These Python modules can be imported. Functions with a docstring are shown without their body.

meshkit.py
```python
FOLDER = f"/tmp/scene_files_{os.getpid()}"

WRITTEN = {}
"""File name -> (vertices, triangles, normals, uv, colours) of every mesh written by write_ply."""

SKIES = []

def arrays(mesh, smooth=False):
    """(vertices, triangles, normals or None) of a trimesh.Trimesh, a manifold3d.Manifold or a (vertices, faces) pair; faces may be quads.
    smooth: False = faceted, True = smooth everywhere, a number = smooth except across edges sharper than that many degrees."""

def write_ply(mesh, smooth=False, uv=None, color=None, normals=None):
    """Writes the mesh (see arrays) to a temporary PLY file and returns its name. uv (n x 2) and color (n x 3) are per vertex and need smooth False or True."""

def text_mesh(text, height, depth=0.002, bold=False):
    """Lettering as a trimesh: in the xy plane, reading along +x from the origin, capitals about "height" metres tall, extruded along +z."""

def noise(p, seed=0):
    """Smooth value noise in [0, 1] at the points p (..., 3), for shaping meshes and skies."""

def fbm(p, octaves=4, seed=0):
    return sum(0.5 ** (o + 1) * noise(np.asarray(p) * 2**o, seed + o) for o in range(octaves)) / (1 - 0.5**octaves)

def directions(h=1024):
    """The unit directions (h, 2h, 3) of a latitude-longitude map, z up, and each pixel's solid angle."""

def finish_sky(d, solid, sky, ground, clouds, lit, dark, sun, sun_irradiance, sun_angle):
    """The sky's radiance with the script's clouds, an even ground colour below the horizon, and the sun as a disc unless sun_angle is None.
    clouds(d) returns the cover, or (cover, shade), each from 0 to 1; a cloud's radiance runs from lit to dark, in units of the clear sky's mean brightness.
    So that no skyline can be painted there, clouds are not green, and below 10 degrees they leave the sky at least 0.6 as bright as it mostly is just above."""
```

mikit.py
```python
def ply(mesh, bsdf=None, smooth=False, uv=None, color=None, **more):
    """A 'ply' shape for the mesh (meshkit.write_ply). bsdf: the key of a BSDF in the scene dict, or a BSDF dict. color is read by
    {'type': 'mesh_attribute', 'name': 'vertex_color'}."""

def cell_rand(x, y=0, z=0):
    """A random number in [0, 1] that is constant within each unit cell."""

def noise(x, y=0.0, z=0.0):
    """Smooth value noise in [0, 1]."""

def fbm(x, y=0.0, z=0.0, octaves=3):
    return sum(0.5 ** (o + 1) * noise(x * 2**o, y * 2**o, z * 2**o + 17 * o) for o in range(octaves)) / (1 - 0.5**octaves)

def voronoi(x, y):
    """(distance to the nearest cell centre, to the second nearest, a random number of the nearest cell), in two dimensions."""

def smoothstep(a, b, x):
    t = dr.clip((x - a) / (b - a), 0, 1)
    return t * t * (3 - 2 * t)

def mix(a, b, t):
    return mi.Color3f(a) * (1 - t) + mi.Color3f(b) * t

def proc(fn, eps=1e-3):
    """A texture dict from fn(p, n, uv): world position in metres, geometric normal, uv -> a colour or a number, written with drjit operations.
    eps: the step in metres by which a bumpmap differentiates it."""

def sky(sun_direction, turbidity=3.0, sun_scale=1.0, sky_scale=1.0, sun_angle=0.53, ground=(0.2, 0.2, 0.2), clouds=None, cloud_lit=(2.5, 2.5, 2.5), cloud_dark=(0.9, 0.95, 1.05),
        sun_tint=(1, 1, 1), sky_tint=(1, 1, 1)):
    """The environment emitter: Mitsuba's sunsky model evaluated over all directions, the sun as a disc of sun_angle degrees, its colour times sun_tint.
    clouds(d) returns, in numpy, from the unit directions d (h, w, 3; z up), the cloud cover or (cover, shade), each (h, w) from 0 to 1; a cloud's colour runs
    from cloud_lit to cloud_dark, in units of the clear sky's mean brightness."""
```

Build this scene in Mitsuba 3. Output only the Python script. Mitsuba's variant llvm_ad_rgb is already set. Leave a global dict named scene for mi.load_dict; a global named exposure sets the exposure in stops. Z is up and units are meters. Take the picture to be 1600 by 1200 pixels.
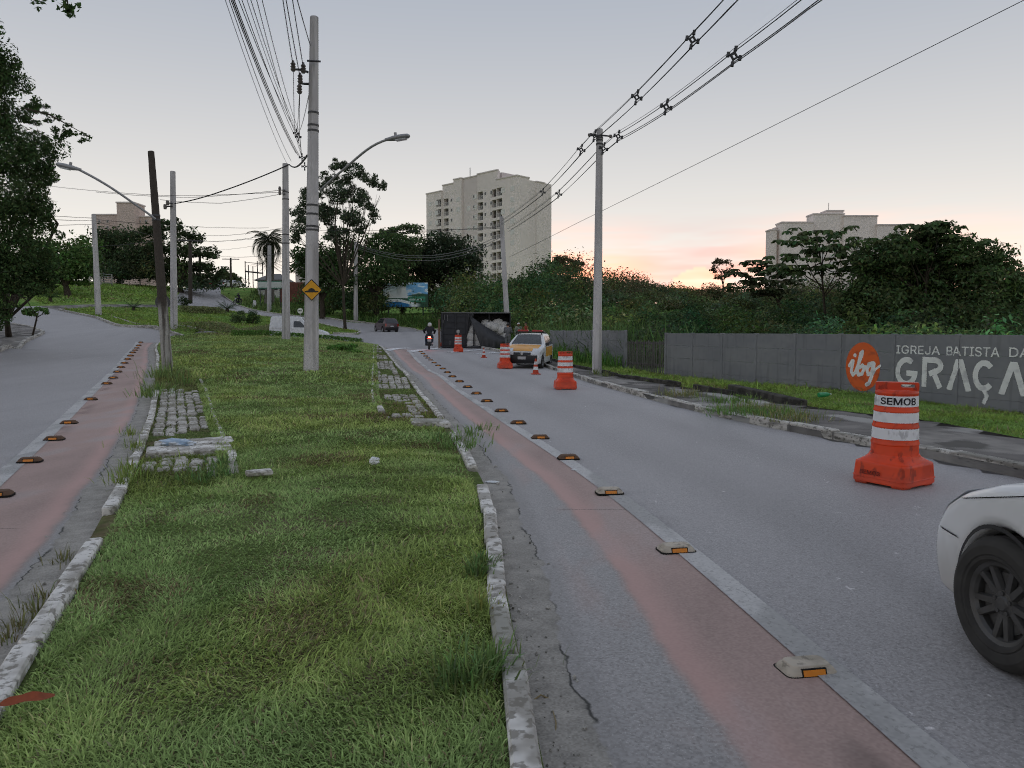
import math, random
import numpy as np, trimesh, mitsuba as mi, drjit as dr, mikit, meshkit
import manifold3d as m3
import shapely
from shapely.geometry import Polygon, LineString, Point, box as sbox
from shapely.ops import unary_union
from scipy.interpolate import RBFInterpolator, RectBivariateSpline, PchipInterpolator
from scipy.spatial import Delaunay
from mikit import proc, noise, fbm, voronoi, cell_rand, smoothstep, mix

T = mi.ScalarTransform4f
rng = np.random.default_rng(7)
scene, labels = {}, {}

# ------------------------------------------------------------------ camera, sky, exposure
EYE, FPX = np.array([0, 0, 1.6]), 1200.0
PITCH = math.atan(83 / FPX)
exposure = 4.6
scene['camera'] = {'type': 'perspective', 'fov': 2 * math.degrees(math.atan(800 / FPX)), 'fov_axis': 'x', 'near_clip': 0.05, 'far_clip': 6000.0,
                   'to_world': T().look_at(origin=[0, 0, 1.6], target=[0, math.cos(PITCH), 1.6 - math.sin(PITCH)], up=[0, 0, 1])}
SUN = np.array([0.235, 0.97, 0.035])


def dusk_veil(d):
    """a thin even dusk veil, warm and bright low down, blue-grey above, with streaky banks over the sunset"""
    el = np.degrees(np.arcsin(np.clip(d[..., 2], 0, 1)))
    az = np.degrees(np.arctan2(d[..., 0], d[..., 1]))
    s = SUN / np.linalg.norm(SUN)
    ca = np.clip((d[..., 0] * s[0] + d[..., 1] * s[1]) / np.maximum(np.hypot(d[..., 0], d[..., 1]), 1e-6), -1, 1)
    a = np.degrees(np.arccos(ca))
    q = np.stack([az / 9, el / .55 + .04 * az, az * 0 + 3], -1)
    q2 = np.stack([az / 3., el / .28 - .05 * az, az * 0 + 9], -1)
    st = .6 * meshkit.fbm(q, 3, 5) + .4 * meshkit.fbm(q2, 3, 8)
    glow = np.exp(-(a / 18) ** 2) * np.exp(-(np.maximum(el - 3.5, 0) / 2.9) ** 2)
    cover = 1 - glow * np.clip(.5 + (st - .46) * 2.5, .12, .9) * .34 * (1 - .86 * np.exp(-(a / 10) ** 2))
    t = np.clip((el - 3) / 33., 0, 1)
    t = 1 - (1 - t) ** 2.3
    return np.clip(cover, 0, 1), np.clip(t * 1.05 + .06 * (st - .5) * np.exp(-el / 8) + 1.0 * glow * np.clip(.5 + (st - .46) * 2.5, .12, .9), 0, 1)


scene['sky'] = mikit.sky(SUN, turbidity=3, sun_scale=.0005, sky_scale=2.2, sun_angle=5, clouds=dusk_veil, cloud_lit=(1.56, 1.46, 1.30),
                         cloud_dark=(.57, .635, .75), sky_tint=(1., .50, .30))

# ------------------------------------------------------------------ points: a pixel of the 1600 x 1200 photograph and a distance give a place
CP, SP = math.cos(PITCH), math.sin(PITCH)


def ray(px, py):
    u, v = (px - 800) / FPX, (py - 600) / FPX
    return np.array([u, CP - v * SP, -SP - v * CP])


def at(px, py, Y):
    r = ray(px, py)
    return EYE + r * (Y / r[1])


# terrain height: a smooth surface through surveyed points
SURVEY = np.array([
    # flat ground by the camera and along the near roads
    *[(x, y, 0) for x in (-12, -8, -4, 0, 4, 8) for y in (-12, -4, 4, 12)], (-16, 10, 0.05), (-24, 8, .1), (14, 4, 0), (20, -4, 0), (-30, -6, .1),
    (3, 20, 0), (0, 22, 0), (-4, 20, .05), (-8, 19, .1), (2, 30, 0), (-3, 30, .03), (-11.6, 21.6, .15), (-6.5, 25, .3), (-15, 29, .38), (-17.8, 35, .62), (-21.2, 43, .98),
    (-10, 35, .75), (-5, 37, .2), (.5, 40, .15), (-3, 42, .22), (-6.5, 50, .45), (-1, 50, .35), (-9, 45, .75), (-13, 45, 1.12),
    # right: verge and wall foot, then the overgrown rise
    (8, 21, -.1), (12, 17, -.35), (6.6, 31, -.3), (11.5, 24, -.35), (17, 8, -.3), (22, 18, -.5), (5.6, 35, -.1), (3, 42, .15), (20, 32, .2), (12, 42, .6), (2, 55, .6), (6, 50, .6),
    (20, 60, 2.0), (6, 70, 2.8), (2, 85, 4.0), (30, 60, 1.2), (40, 100, 4.0), (10, 110, 5.0), (60, 40, 0), (60, 90, 1.5), (40, 20, -.5), (90, 60, 0), (90, 150, 3), (50, 200, 4), (0, 180, 6), (-20, 200, 6),
    # left: the lawn island, the branching road and the hill
    (-20.5, 45.5, 1.2), (-21, 47, 1.7), (-23, 54, 1.75), (-18, 62, .98), (-15, 54, .72), (-18, 54.5, .8), (-13, 80, 1.45), (-14.3, 72, 1.3), (-11, 85, 1.6), (-18, 87, 2.6), (-12, 97, 3.6), (-37, 69, 3.05), (-34, 106, 4.3), (-41.6, 116, 5.7),
    (-30, 85, 2.9), (-50, 100, 6.6), (-68, 170, 10.6), (-58, 110, 8.2), (-75, 105, 8.3), (-70, 75, 5.2), (-95, 105, 8.2), (-60, 140, 9.4), (-62, 150, 9.98), (-52, 150, 9.98), (-48, 146, 9.6), (-55, 165, 10.4), (-60, 200, 10), (-90, 160, 10.8), (-38, 130, 7.6), (-26, 130, 5.4), (-80, 220, 10.4), (-140, 160, 11), (-50, 230, 9.5),
    (-25, 38, .6), (-28, 46, 1.3), (-31, 51, 1.7), (-35, 58, 2.6), (-22, 31, .75), (-22.5, 34, .85), (-32, 38, 1.6), (-45, 55, 3.0), (-35, 20, .6), (-60, 40, 2.0), (-100, 60, 3.0), (-140, 40, 1)], float)
_rbf = RBFInterpolator(SURVEY[:, :2], SURVEY[:, 2], kernel='thin_plate_spline', smoothing=.3)
GX, GY = np.arange(-150, 101, 2.0), np.arange(-14, 241, 2.0)
_gg = np.stack(np.meshgrid(GX, GY, indexing='ij'), -1).reshape(-1, 2)
_spl = RectBivariateSpline(GX, GY, _rbf(_gg).reshape(len(GX), len(GY)), kx=3, ky=3)


def g(x, y):
    """height of the bare terrain"""
    return _spl.ev(np.clip(x, GX[0], GX[-1]), np.clip(y, GY[0], GY[-1]))


def gp(px, py, lift=0.0):
    """where the line of sight through a pixel of the photograph meets the terrain"""
    r, s = ray(px, py), np.concatenate([np.arange(1, 60, .05), np.arange(60, 300, .25)])
    P = EYE + r * (s / r[1])[:, None]
    below = np.nonzero(P[:, 2] < g(P[:, 0], P[:, 1]) + lift)[0]
    return P[below[0]] if len(below) else P[-1]


def on(x, y, lift=0.0):
    return np.array([x, y, float(g(x, y)) + lift])

# ------------------------------------------------------------------ scene entries, names and labels
def numbered(name):
    if name not in _used:
        _used[name] = 0
        return name
    _used[name] += 1
    return f'{name}_{_used[name]:03d}'


_used = {}


def thing(name, label, cat, group=None):
    """a thing made of parts: its key, with no entry of its own"""
    k = numbered(name)
    labels[k] = {'label': label, 'category': cat, **({'group': group} if group else {})}
    return k


def add(name, mesh, bsdf, parent=None, M=None, smooth=False, label=None, kind=None, **kw):
    """one entry; under a parent it is a part"""
    k = numbered(f'{parent}__{name}' if parent else name)
    d = mesh if isinstance(mesh, dict) else mikit.ply(mesh, bsdf, smooth=smooth, **kw)
    scene[k] = {**d, 'to_world': T(M)} if M is not None else d
    if label or kind:
        labels[k] = {**({'label': label} if label else {}), **({'kind': kind} if kind else {})}
    return k


def single(name, mesh, bsdf, label, cat, group=None, M=None, smooth=False, **kw):
    """a thing of one mesh"""
    k = add(name, mesh, bsdf, None, M, smooth, **kw)
    labels[k] = {'label': label, 'category': cat, **({'group': group} if group else {})}
    return k


def setting(name, mesh, bsdf, smooth=False, **kw):
    return add(name, mesh, bsdf, smooth=smooth, kind='structure', **kw)


def pose(p=(0, 0, 0), rz=0.0, rx=0.0, ry=0.0, s=1.0):
    """4 x 4: scale, then turns about x, y and z (degrees), then move"""
    M = np.eye(4)
    for ang, ax in ((rx, [1, 0, 0]), (ry, [0, 1, 0]), (rz, [0, 0, 1])):
        M = trimesh.transformations.rotation_matrix(math.radians(ang), ax) @ M
    M[:3, :3] = M[:3, :3] * s
    M[:3, 3] = p
    return M


# ------------------------------------------------------------------ mesh helpers
def tm(v, f):
    v, f = np.asarray(v, float), np.asarray(f, int)
    if len(f) and f.shape[1] == 4:
        f = np.vstack([f[:, [0, 1, 2]], f[:, [0, 2, 3]]])
    return trimesh.Trimesh(v, f, process=False)


def cat(*ms):
    flat = []
    for m in ms:
        flat += list(m) if isinstance(m, (list, tuple)) else [m]
    return tm(np.vstack([m.vertices for m in flat]), np.vstack([m.faces + o for m, o in zip(flat, np.cumsum([0] + [len(m.vertices) for m in flat[:-1]]))]))


def moved(m, M):
    m = m.copy()
    m.apply_transform(M)
    return m


def shift(m, *p):
    return moved(m, pose(p))


def block(sx, sy, sz, c=(0, 0, 0), bev=0.0):
    """a box with centre c, its edges chamfered by bev"""
    if bev <= 0:
        m = trimesh.creation.box((sx, sy, sz))
    else:
        pts = []
        for s in np.ndindex(2, 2, 2):
            q = (np.array(s) * 2 - 1) * np.array([sx, sy, sz]) / 2
            for k in range(3):
                e = -np.sign(q) * bev
                e[k] = 0
                pts.append(q + e)
        m = trimesh.convex.convex_hull(np.array(pts))
    m.apply_translation(c)
    return m


def tube(pts, rad, n=8, cap=True):
    """a round bar along a polyline, the radius given at every point"""
    p = np.asarray(pts, float)
    r = np.broadcast_to(rad, (len(p),)).astype(float)
    t = np.gradient(p, axis=0)
    t /= np.linalg.norm(t, axis=1, keepdims=True) + 1e-12
    ref = np.array([0, 0, 1.0]) if abs(t[:, 2]).mean() < .8 else np.array([1.0, 0, 0])
    a = np.cross(t, ref)
    a /= np.linalg.norm(a, axis=1, keepdims=True) + 1e-12
    b = np.cross(t, a)
    th = np.arange(n) * 2 * np.pi / n
    v = (p[:, None] + r[:, None, None] * (np.cos(th)[None, :, None] * a[:, None] + np.sin(th)[None, :, None] * b[:, None])).reshape(-1, 3)
    i, j = np.meshgrid(np.arange(len(p) - 1), np.arange(n), indexing='ij')
    f = np.stack([i * n + j, (i + 1) * n + j, (i + 1) * n + (j + 1) % n, i * n + (j + 1) % n], -1).reshape(-1, 4)
    f = np.vstack([f[:, [0, 1, 2]], f[:, [0, 2, 3]]])
    if cap:
        k = len(v)
        v = np.vstack([v, p[:1], p[-1:]])
        j = np.arange(n)
        f = np.vstack([f, np.stack([j * 0 + k, j, (j + 1) % n], 1), np.stack([j * 0 + k + 1, (len(p) - 1) * n + (j + 1) % n, (len(p) - 1) * n + j], 1)])
    return tm(v, f)


def lathe(prof, n=24):
    return trimesh.creation.revolve(np.asarray(prof, float), sections=n)


def hull(pts):
    return trimesh.convex.convex_hull(np.asarray(pts, float))


def loft(rings, close=True, caps=True):
    """skin over rings of equally many points"""
    R = np.asarray(rings, float)
    k, n = R.shape[:2]
    i, j = np.meshgrid(np.arange(k - 1), np.arange(n if close else n - 1), indexing='ij')
    f = np.stack([i * n + j, i * n + (j + 1) % n, (i + 1) * n + (j + 1) % n, (i + 1) * n + j], -1).reshape(-1, 4)
    f = np.vstack([f[:, [0, 1, 2]], f[:, [0, 2, 3]]])
    v = R.reshape(-1, 3)
    if caps:
        m = len(v)
        v = np.vstack([v, R[0].mean(0), R[-1].mean(0)])
        j = np.arange(n)
        f = np.vstack([f, np.stack([j * 0 + m, (j + 1) % n, j], 1), np.stack([j * 0 + m + 1, (k - 1) * n + j, (k - 1) * n + (j + 1) % n], 1)])
    return tm(v, f)


def prism(poly, depth, M=None):
    """a shapely shape in xy pushed along +z"""
    out = [trimesh.creation.extrude_polygon(q, depth, engine='earcut') for q in getattr(poly, 'geoms', [poly]) if q.area > 1e-9]
    m = cat(out)
    return m if M is None else moved(m, M)


def basis(o, x, y, z=None):
    """4 x 4 that sends the local axes to x, y, z at o"""
    M = np.eye(4)
    x, y = np.asarray(x, float), np.asarray(y, float)
    M[:3, 0], M[:3, 1], M[:3, 2], M[:3, 3] = x, y, np.cross(x, y) if z is None else z, o
    return M


def curve(pairs):
    """a smooth x(y)"""
    a = np.array(pairs, float)
    return PchipInterpolator(a[:, 0], a[:, 1], extrapolate=True)


def drape(poly, lift, steps=((0, 12, .5), (12, 30, 1.0), (30, 70, 2.0), (70, 400, 4.0)), skirt=.0):
    """the polygon as a sheet on the terrain"""
    parts, bd = [], []
    for q in getattr(poly, 'geoms', [poly]):
        for ring in (q.exterior, *q.interiors):
            c = np.array(ring.coords)
            for a, b in zip(c[:-1], c[1:]):
                d = np.hypot(*(a + b) / 2)
                st = next((s for lo, hi, s in steps if d < hi), steps[-1][2]) * .8
                k = max(1, int(math.ceil(np.hypot(*(b - a)) / st)))
                bd += [a + (b - a) * i / k for i in range(k)]
    x0, y0, x1, y1 = poly.bounds
    for lo, hi, st in steps:
        xs, ys = np.arange(max(x0, -hi), min(x1, hi) + st, st), np.arange(max(y0, -hi), min(y1, hi) + st, st)
        if len(xs) and len(ys):
            q = np.stack(np.meshgrid(xs, ys), -1).reshape(-1, 2)
            d = np.hypot(q[:, 0], q[:, 1])
            q = q[(d >= lo) & (d < hi)]
            if len(q):
                q = q[shapely.contains_xy(poly.buffer(-.45 * st), q[:, 0], q[:, 1])]
                parts.append(q)
    p = np.vstack([np.array(bd)] + parts)
    p = np.unique(np.round(p, 4), axis=0)
    f = Delaunay(p).simplices
    c = p[f].mean(1)
    f = f[shapely.contains_xy(poly, c[:, 0], c[:, 1])]
    a, b, cc = p[f[:, 0]], p[f[:, 1]], p[f[:, 2]]
    ar = (b[:, 0] - a[:, 0]) * (cc[:, 1] - a[:, 1]) - (b[:, 1] - a[:, 1]) * (cc[:, 0] - a[:, 0])
    f = np.where((ar < 0)[:, None], f[:, ::-1], f)[np.abs(ar) > 1e-6]
    z = g(p[:, 0], p[:, 1]) + (lift(p[:, 0], p[:, 1]) if callable(lift) else lift)
    v = np.column_stack([p, z])
    if skirt:
        e = np.vstack([f[:, [0, 1]], f[:, [1, 2]], f[:, [2, 0]]])
        key = {}
        for i, j in e:
            key[(i, j)] = 1
        out = np.array([(i, j) for i, j in key if (j, i) not in key])
        n = len(v)
        v = np.vstack([v, v - [0, 0, skirt]])
        f = np.vstack([f, np.stack([out[:, 1], out[:, 0], out[:, 0] + n], 1), np.stack([out[:, 1], out[:, 0] + n, out[:, 1] + n], 1)])
    return tm(v, f)


def ribbon(left, right, ys, nu, lift, u0=0.0):
    """a strip between two curves x(y); uv = metres from the left edge, metres along"""
    ys = np.asarray(ys, float)
    L, R = np.column_stack([left(ys), ys]), np.column_stack([right(ys), ys])
    s = np.concatenate([[0], np.cumsum(np.hypot(*np.diff((L + R) / 2, axis=0).T))])
    t = np.linspace(0, 1, nu + 1)
    P = L[:, None] * (1 - t)[None, :, None] + R[:, None] * t[None, :, None]
    cosn = np.gradient(s, ys)
    u = u0 + (np.abs(R[:, 0] - L[:, 0]) / cosn)[:, None] * t[None]
    v = np.column_stack([P.reshape(-1, 2), (g(P[..., 0], P[..., 1]) + lift).ravel()])
    i, j = np.meshgrid(np.arange(len(ys) - 1), np.arange(nu), indexing='ij')
    f = np.stack([i * (nu + 1) + j, i * (nu + 1) + j + 1, (i + 1) * (nu + 1) + j + 1, (i + 1) * (nu + 1) + j], -1).reshape(-1, 4)
    m = tm(v, f)
    if m.face_normals[:, 2].mean() < 0:
        m.faces = m.faces[:, ::-1]
    return m, np.column_stack([u.ravel(), np.repeat(s, nu + 1) + ys[0]])

# ------------------------------------------------------------------ materials
def rgb(c):
    return {'type': 'rgb', 'value': list(map(float, c))}


def mat(name, col, rough=.6, spec=.4, metal=0.0, **kw):
    scene[name] = {'type': 'twosided', 'b': {'type': 'principled', 'base_color': col if isinstance(col, dict) else rgb(col), 'roughness': rough, 'specular': spec, 'metallic': metal, **kw}}
    return name


def bumpy(name, col, hfn, scale, rough=.8, spec=.3, eps=2e-3, **kw):
    scene[name] = {'type': 'twosided', 'b': {'type': 'bumpmap', 'scale': scale, 't': proc(hfn, eps=eps), 'b': {'type': 'principled', 'base_color': col if isinstance(col, dict) else rgb(col), 'roughness': rough, 'specular': spec, **kw}}}
    return name


def asphalt_col(p, n, uv):
    far = dr.rcp(1 + p.y * .05)
    grain = noise(p.x * 90, p.y * 90)
    chips = smoothstep(.80, .95, noise(p.x * 150 + 3, p.y * 150)) * far
    big = fbm(p.x * .35, p.y * .12, 2., 3)
    patch = fbm(p.x * 1.7 + 5, p.y * .5, 4., 3)
    v = .285 + .045 * (big - .5) + .035 * (patch - .5) + .13 * (grain - .5) * far + .11 * chips - .06 * smoothstep(.70, .95, noise(p.x * 120, p.y * 120, 5.)) * far
    oil = smoothstep(.62, .8, fbm(p.x * .9, p.y * .25, 8., 3)) * .02
    w = p.x - dr.minimum(1.95 - .11 * p.y, 2.45 - .19 * p.y)
    track = dr.exp(-dr.square((w - 1.15) / .38)) + dr.exp(-dr.square((w - 2.75) / .38))
    fleck = smoothstep(.90, .94, noise(p.x * 9, p.y * 7, 2.)) * smoothstep(.80, .95, noise(p.x * 40, p.y * 25, 4.))
    seam = (1 - smoothstep(.004, .016, dr.abs(w - 4.0 + .12 * (fbm(p.y * .8, 1., 2., 3) - .5)))) * smoothstep(.4, .55, noise(p.y * .4, 3.))
    return mi.Color3f(1.035, .99, 1.0) * ((v - oil) * (1 - .09 * track * (.5 + fbm(p.x * 2, p.y * .3, 6., 3))) * (1 - .5 * seam) + .22 * fleck)


def asphalt_h(p, n, uv):
    return fbm(p.x * 90, p.y * 90, 1., 2)


bumpy('asphalt', proc(asphalt_col), asphalt_h, .0018, rough=.62, spec=.45)


def lane_fn(gutter, edge0, edge1):
    def f(p, n, uv):
        u, v = uv.x, uv.y
        far = dr.rcp(1 + v * .05)
        wob = .75 * (fbm(v * 1.1, 2., 3., 2) - .5) + .35 * (fbm(p.x * 14, p.y * 9, 3., 3) - .5)
        wob2 = 1.3 * (fbm(v * 9., 1.5, 3., 4) - .5)
        grain = noise(p.x * 85, p.y * 85)
        chips = smoothstep(.80, .95, noise(p.x * 150 + 3, p.y * 150)) * far
        grey = mi.Color3f(1.05, 1., .99) * (.275 + .05 * (fbm(p.x * 1.5, p.y * .6, 3., 3) - .5) + .13 * (grain - .5) * far + .11 * chips - .06 * smoothstep(.70, .95, noise(p.x * 120, p.y * 120, 5.)) * far)
        wear = fbm(p.x * 2.3 + 7, p.y * .7, 1., 4)
        e = mix(mi.Color3f(edge0), mi.Color3f(edge1), smoothstep(4., 14., v)).x
        red = mi.Color3f(.385, .272, .245) * (.86 + .36 * (wear - .5) + .24 * (grain - .5) * far)
        edge_bright = smoothstep(e - .02, e + .06, u + .10 * wob) * (1 - smoothstep(e + .08, e + .30, u + .1 * wob))
        red = mix(red, mi.Color3f(.48, .295, .268), edge_bright * .6)
        full = smoothstep(e - .04, e + .04, u + .10 * wob) * (1 - .4 * smoothstep(.56, .8, wear))
        faint = smoothstep(gutter + .08, gutter + .25, u) * .33 * smoothstep(.40, .62, fbm(p.x * 3., p.y * 1.1, 6., 4))
        faint = dr.maximum(faint, .45 * smoothstep(9., 16., v) * smoothstep(gutter + .1, gutter + .3, u))
        c = mix(grey, red, dr.maximum(full, faint))
        c *= 1 - .35 * smoothstep(.25, .0, dr.abs(u - 1.22)) * smoothstep(.55, .75, fbm(p.x * 3, p.y * .8, 12., 3))
        # concrete gutter, then the ragged crack
        gut = mi.Color3f(.29, .27, .243) * (.75 + .6 * (fbm(p.x * 9, p.y * 9, 2., 3) - .3) + .5 * (noise(p.x * 120, p.y * 120) - .5) * far)
        c = mix(gut, c, smoothstep(gutter - .01, gutter + .015, u + .16 * wob + .05 * wob2))
        crack = 1 - smoothstep(.001, .006 + .012 * noise(v * 3.1, 3.), dr.abs(u + .16 * wob + .05 * wob2 - gutter))
        soot = 1 - smoothstep(.0, .13, dr.abs(u + .16 * wob - gutter - .04))
        c = mix(c, mi.Color3f(.13, .124, .115), .25 * soot)
        c = mix(c, mi.Color3f(.025, .025, .022), crack * smoothstep(.3, .5, noise(v * 5., 1.)))
        joint = 1 - smoothstep(.003, .012, dr.abs(v - 6.85 + .05 * wob + .04 * (u - 1)))
        return mix(c, mi.Color3f(.05, .048, .045), joint * .75 * smoothstep(.55, .65, u))
    return f


bumpy('cycle_lane_paint', proc(lane_fn(.25, .74, .48)), asphalt_h, .0018, rough=.62, spec=.4)
bumpy('cycle_lane_paint_left', proc(lane_fn(.27, .33, .30)), asphalt_h, .0018, rough=.62, spec=.4)


def worn_white(p, n, uv):
    w = fbm(p.x * 4, p.y * 1.5, p.z * 4, 4)
    gr = noise(p.x * 60, p.y * 60, p.z * 60)
    ch = smoothstep(.62, .76, fbm(p.x * 55, p.y * 40, 7., 3))
    return mix((.47, .46, .455), (.34, .335, .33), smoothstep(.38, .64, w)) * (.9 + .25 * (gr - .5)) * (1 - .22 * ch)


bumpy('worn_line_paint', proc(worn_white), asphalt_h, .0025, rough=.6, spec=.4)


def kerb_paint(p, n, uv):
    w = fbm(p.x * 6, p.y * 6, p.z * 9, 4)
    s = fbm(p.x * 28, p.y * 28, p.z * 28, 3)
    c = mix((.62, .60, .57), (.34, .32, .29), smoothstep(.42, .64, w))
    c = mix(c, (.17, .155, .13), smoothstep(.50, .66, s) * .8)
    return mix(c, (.15, .145, .11), smoothstep(.60, .75, fbm(p.x * 2, p.y * 2, 3., 3)) * .7)


def rough_h(p, n, uv):
    return fbm(p.x * 30, p.y * 30, p.z * 30, 3)


bumpy('kerb_paint', proc(kerb_paint), rough_h, .012, rough=.75)


def kerb_bare(p, n, uv):
    w = fbm(p.x * 4, p.y * 4, p.z * 12, 4)
    s = fbm(p.x * 22, p.y * 22, p.z * 22, 3)
    c = mix((.46, .44, .41), (.22, .21, .19), smoothstep(.42, .64, w))
    return mix(c, (.08, .078, .065), smoothstep(.55, .70, s) * .8)


bumpy('kerb_concrete', proc(kerb_bare), rough_h, .014, rough=.8)


def footway_col(p, n, uv):
    w = fbm(p.x * .8, p.y * .8, 1., 4)
    s = fbm(p.x * 5, p.y * 5, 2., 4)
    d = fbm(p.x * 2.2 + 9, p.y * 1.1, 5., 4)
    c = mix((.15, .138, .13), (.23, .215, .20), smoothstep(.4, .62, w)) * (.8 + .5 * (s - .4))
    c = mix(c, (.062, .058, .052), smoothstep(.50, .66, d) * .8)
    return mix(c, (.36, .35, .33), smoothstep(.62, .72, fbm(p.x * 1.2, p.y * .7, 9., 3)) * .6)


bumpy('footway_concrete', proc(footway_col), rough_h, .01, rough=.85)


def soil_col(p, n, uv):
    w = fbm(p.x * 2.2, p.y * 2.2, 1., 4)
    s = fbm(p.x * 18, p.y * 18, 1., 3)
    c = mix((.085, .115, .036), (.12, .10, .06), smoothstep(.52, .72, w))
    return c * (.6 + .8 * s)


bumpy('lawn_soil', proc(soil_col), rough_h, .03, rough=.95, spec=.1)


def turf_col(p, n, uv):
    w = fbm(p.x * .25, p.y * .25, 1., 4)
    s = fbm(p.x * 3.0, p.y * 1.5, 1., 4)
    c = mix((.115, .205, .048), (.18, .25, .07), smoothstep(.35, .65, w))
    return c * (.55 + .9 * s)


bumpy('far_turf', proc(turf_col), lambda p, n, uv: fbm(p.x * 5, p.y * 5, 1., 3), .12, rough=.95, spec=.1)


def bush_soil(p, n, uv):
    return mix((.030, .045, .014), (.05, .06, .022), fbm(p.x * .6, p.y * .6, 1., 3))


mat('undergrowth_soil', proc(bush_soil), .95, .1)


def cobble_col(p, n, uv):
    r = fbm(p.x * 3.1, p.y * 3.1, 2., 3)
    s = fbm(p.x * 25, p.y * 25, p.z * 25, 3)
    c = mix((.44, .42, .39), (.27, .25, .22), smoothstep(.4, .6, r))
    return mix(c, (.13, .125, .09), smoothstep(.52, .68, s) * .7)


bumpy('cobble_stone', proc(cobble_col), rough_h, .015, rough=.8)

# ------------------------------------------------------------------ lines on the ground: x as a function of y
KR = curve([(-6, .75), (-2, .42), (0, .28), (2.75, .11), (4.05, 0), (6.75, -.17), (8.95, -.45), (13.9, -1.28), (22.15, -2.85), (35, -5.4), (49.5, -8.66)])   # median, right kerb
WL = curve([(-6, 2.6), (0, 1.95), (2.75, 1.67), (6.95, 1.17), (13.4, 0), (22, -1.62), (44.75, -5.96), (50, -7.0)])                                             # cycle lane line, outer edge
RK = curve([(-6, 8.6), (0, 7.3), (5, 6.2), (8.15, 5.49), (9.55, 5.18), (14.1, 3.88), (18.6, 3.11), (26.8, 2.2), (35, 1.45), (40, .9)])                           # right kerb
KL = curve([(-6, 1.2), (-3, .25), (0, -1.0), (3.35, -2.3), (4.7, -2.8), (7.4, -3.87), (9.2, -4.61), (17.8, -8.34), (30, -13.9), (43, -19.7), (46, -20.6)])      # median, left kerb
LL = curve([(-6, .6), (-3, -.55), (0, -1.85), (7.4, -5.3), (9.4, -6.2), (13.25, -7.95), (17.25, -9.75), (25.15, -13.2), (43.1, -21.1)])                          # left cycle lane, outer edge
SO = curve([(-6, 14.), (0, 12.4), (6, 9.6), (10.6, 7.06), (12.9, 6.95), (14.6, 6.2), (16.2, 5.85), (18.5, 5.05), (21, 4.6), (27, 3.7), (33, 2.75), (40, 1.6)])              # outer edge of the footway
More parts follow.
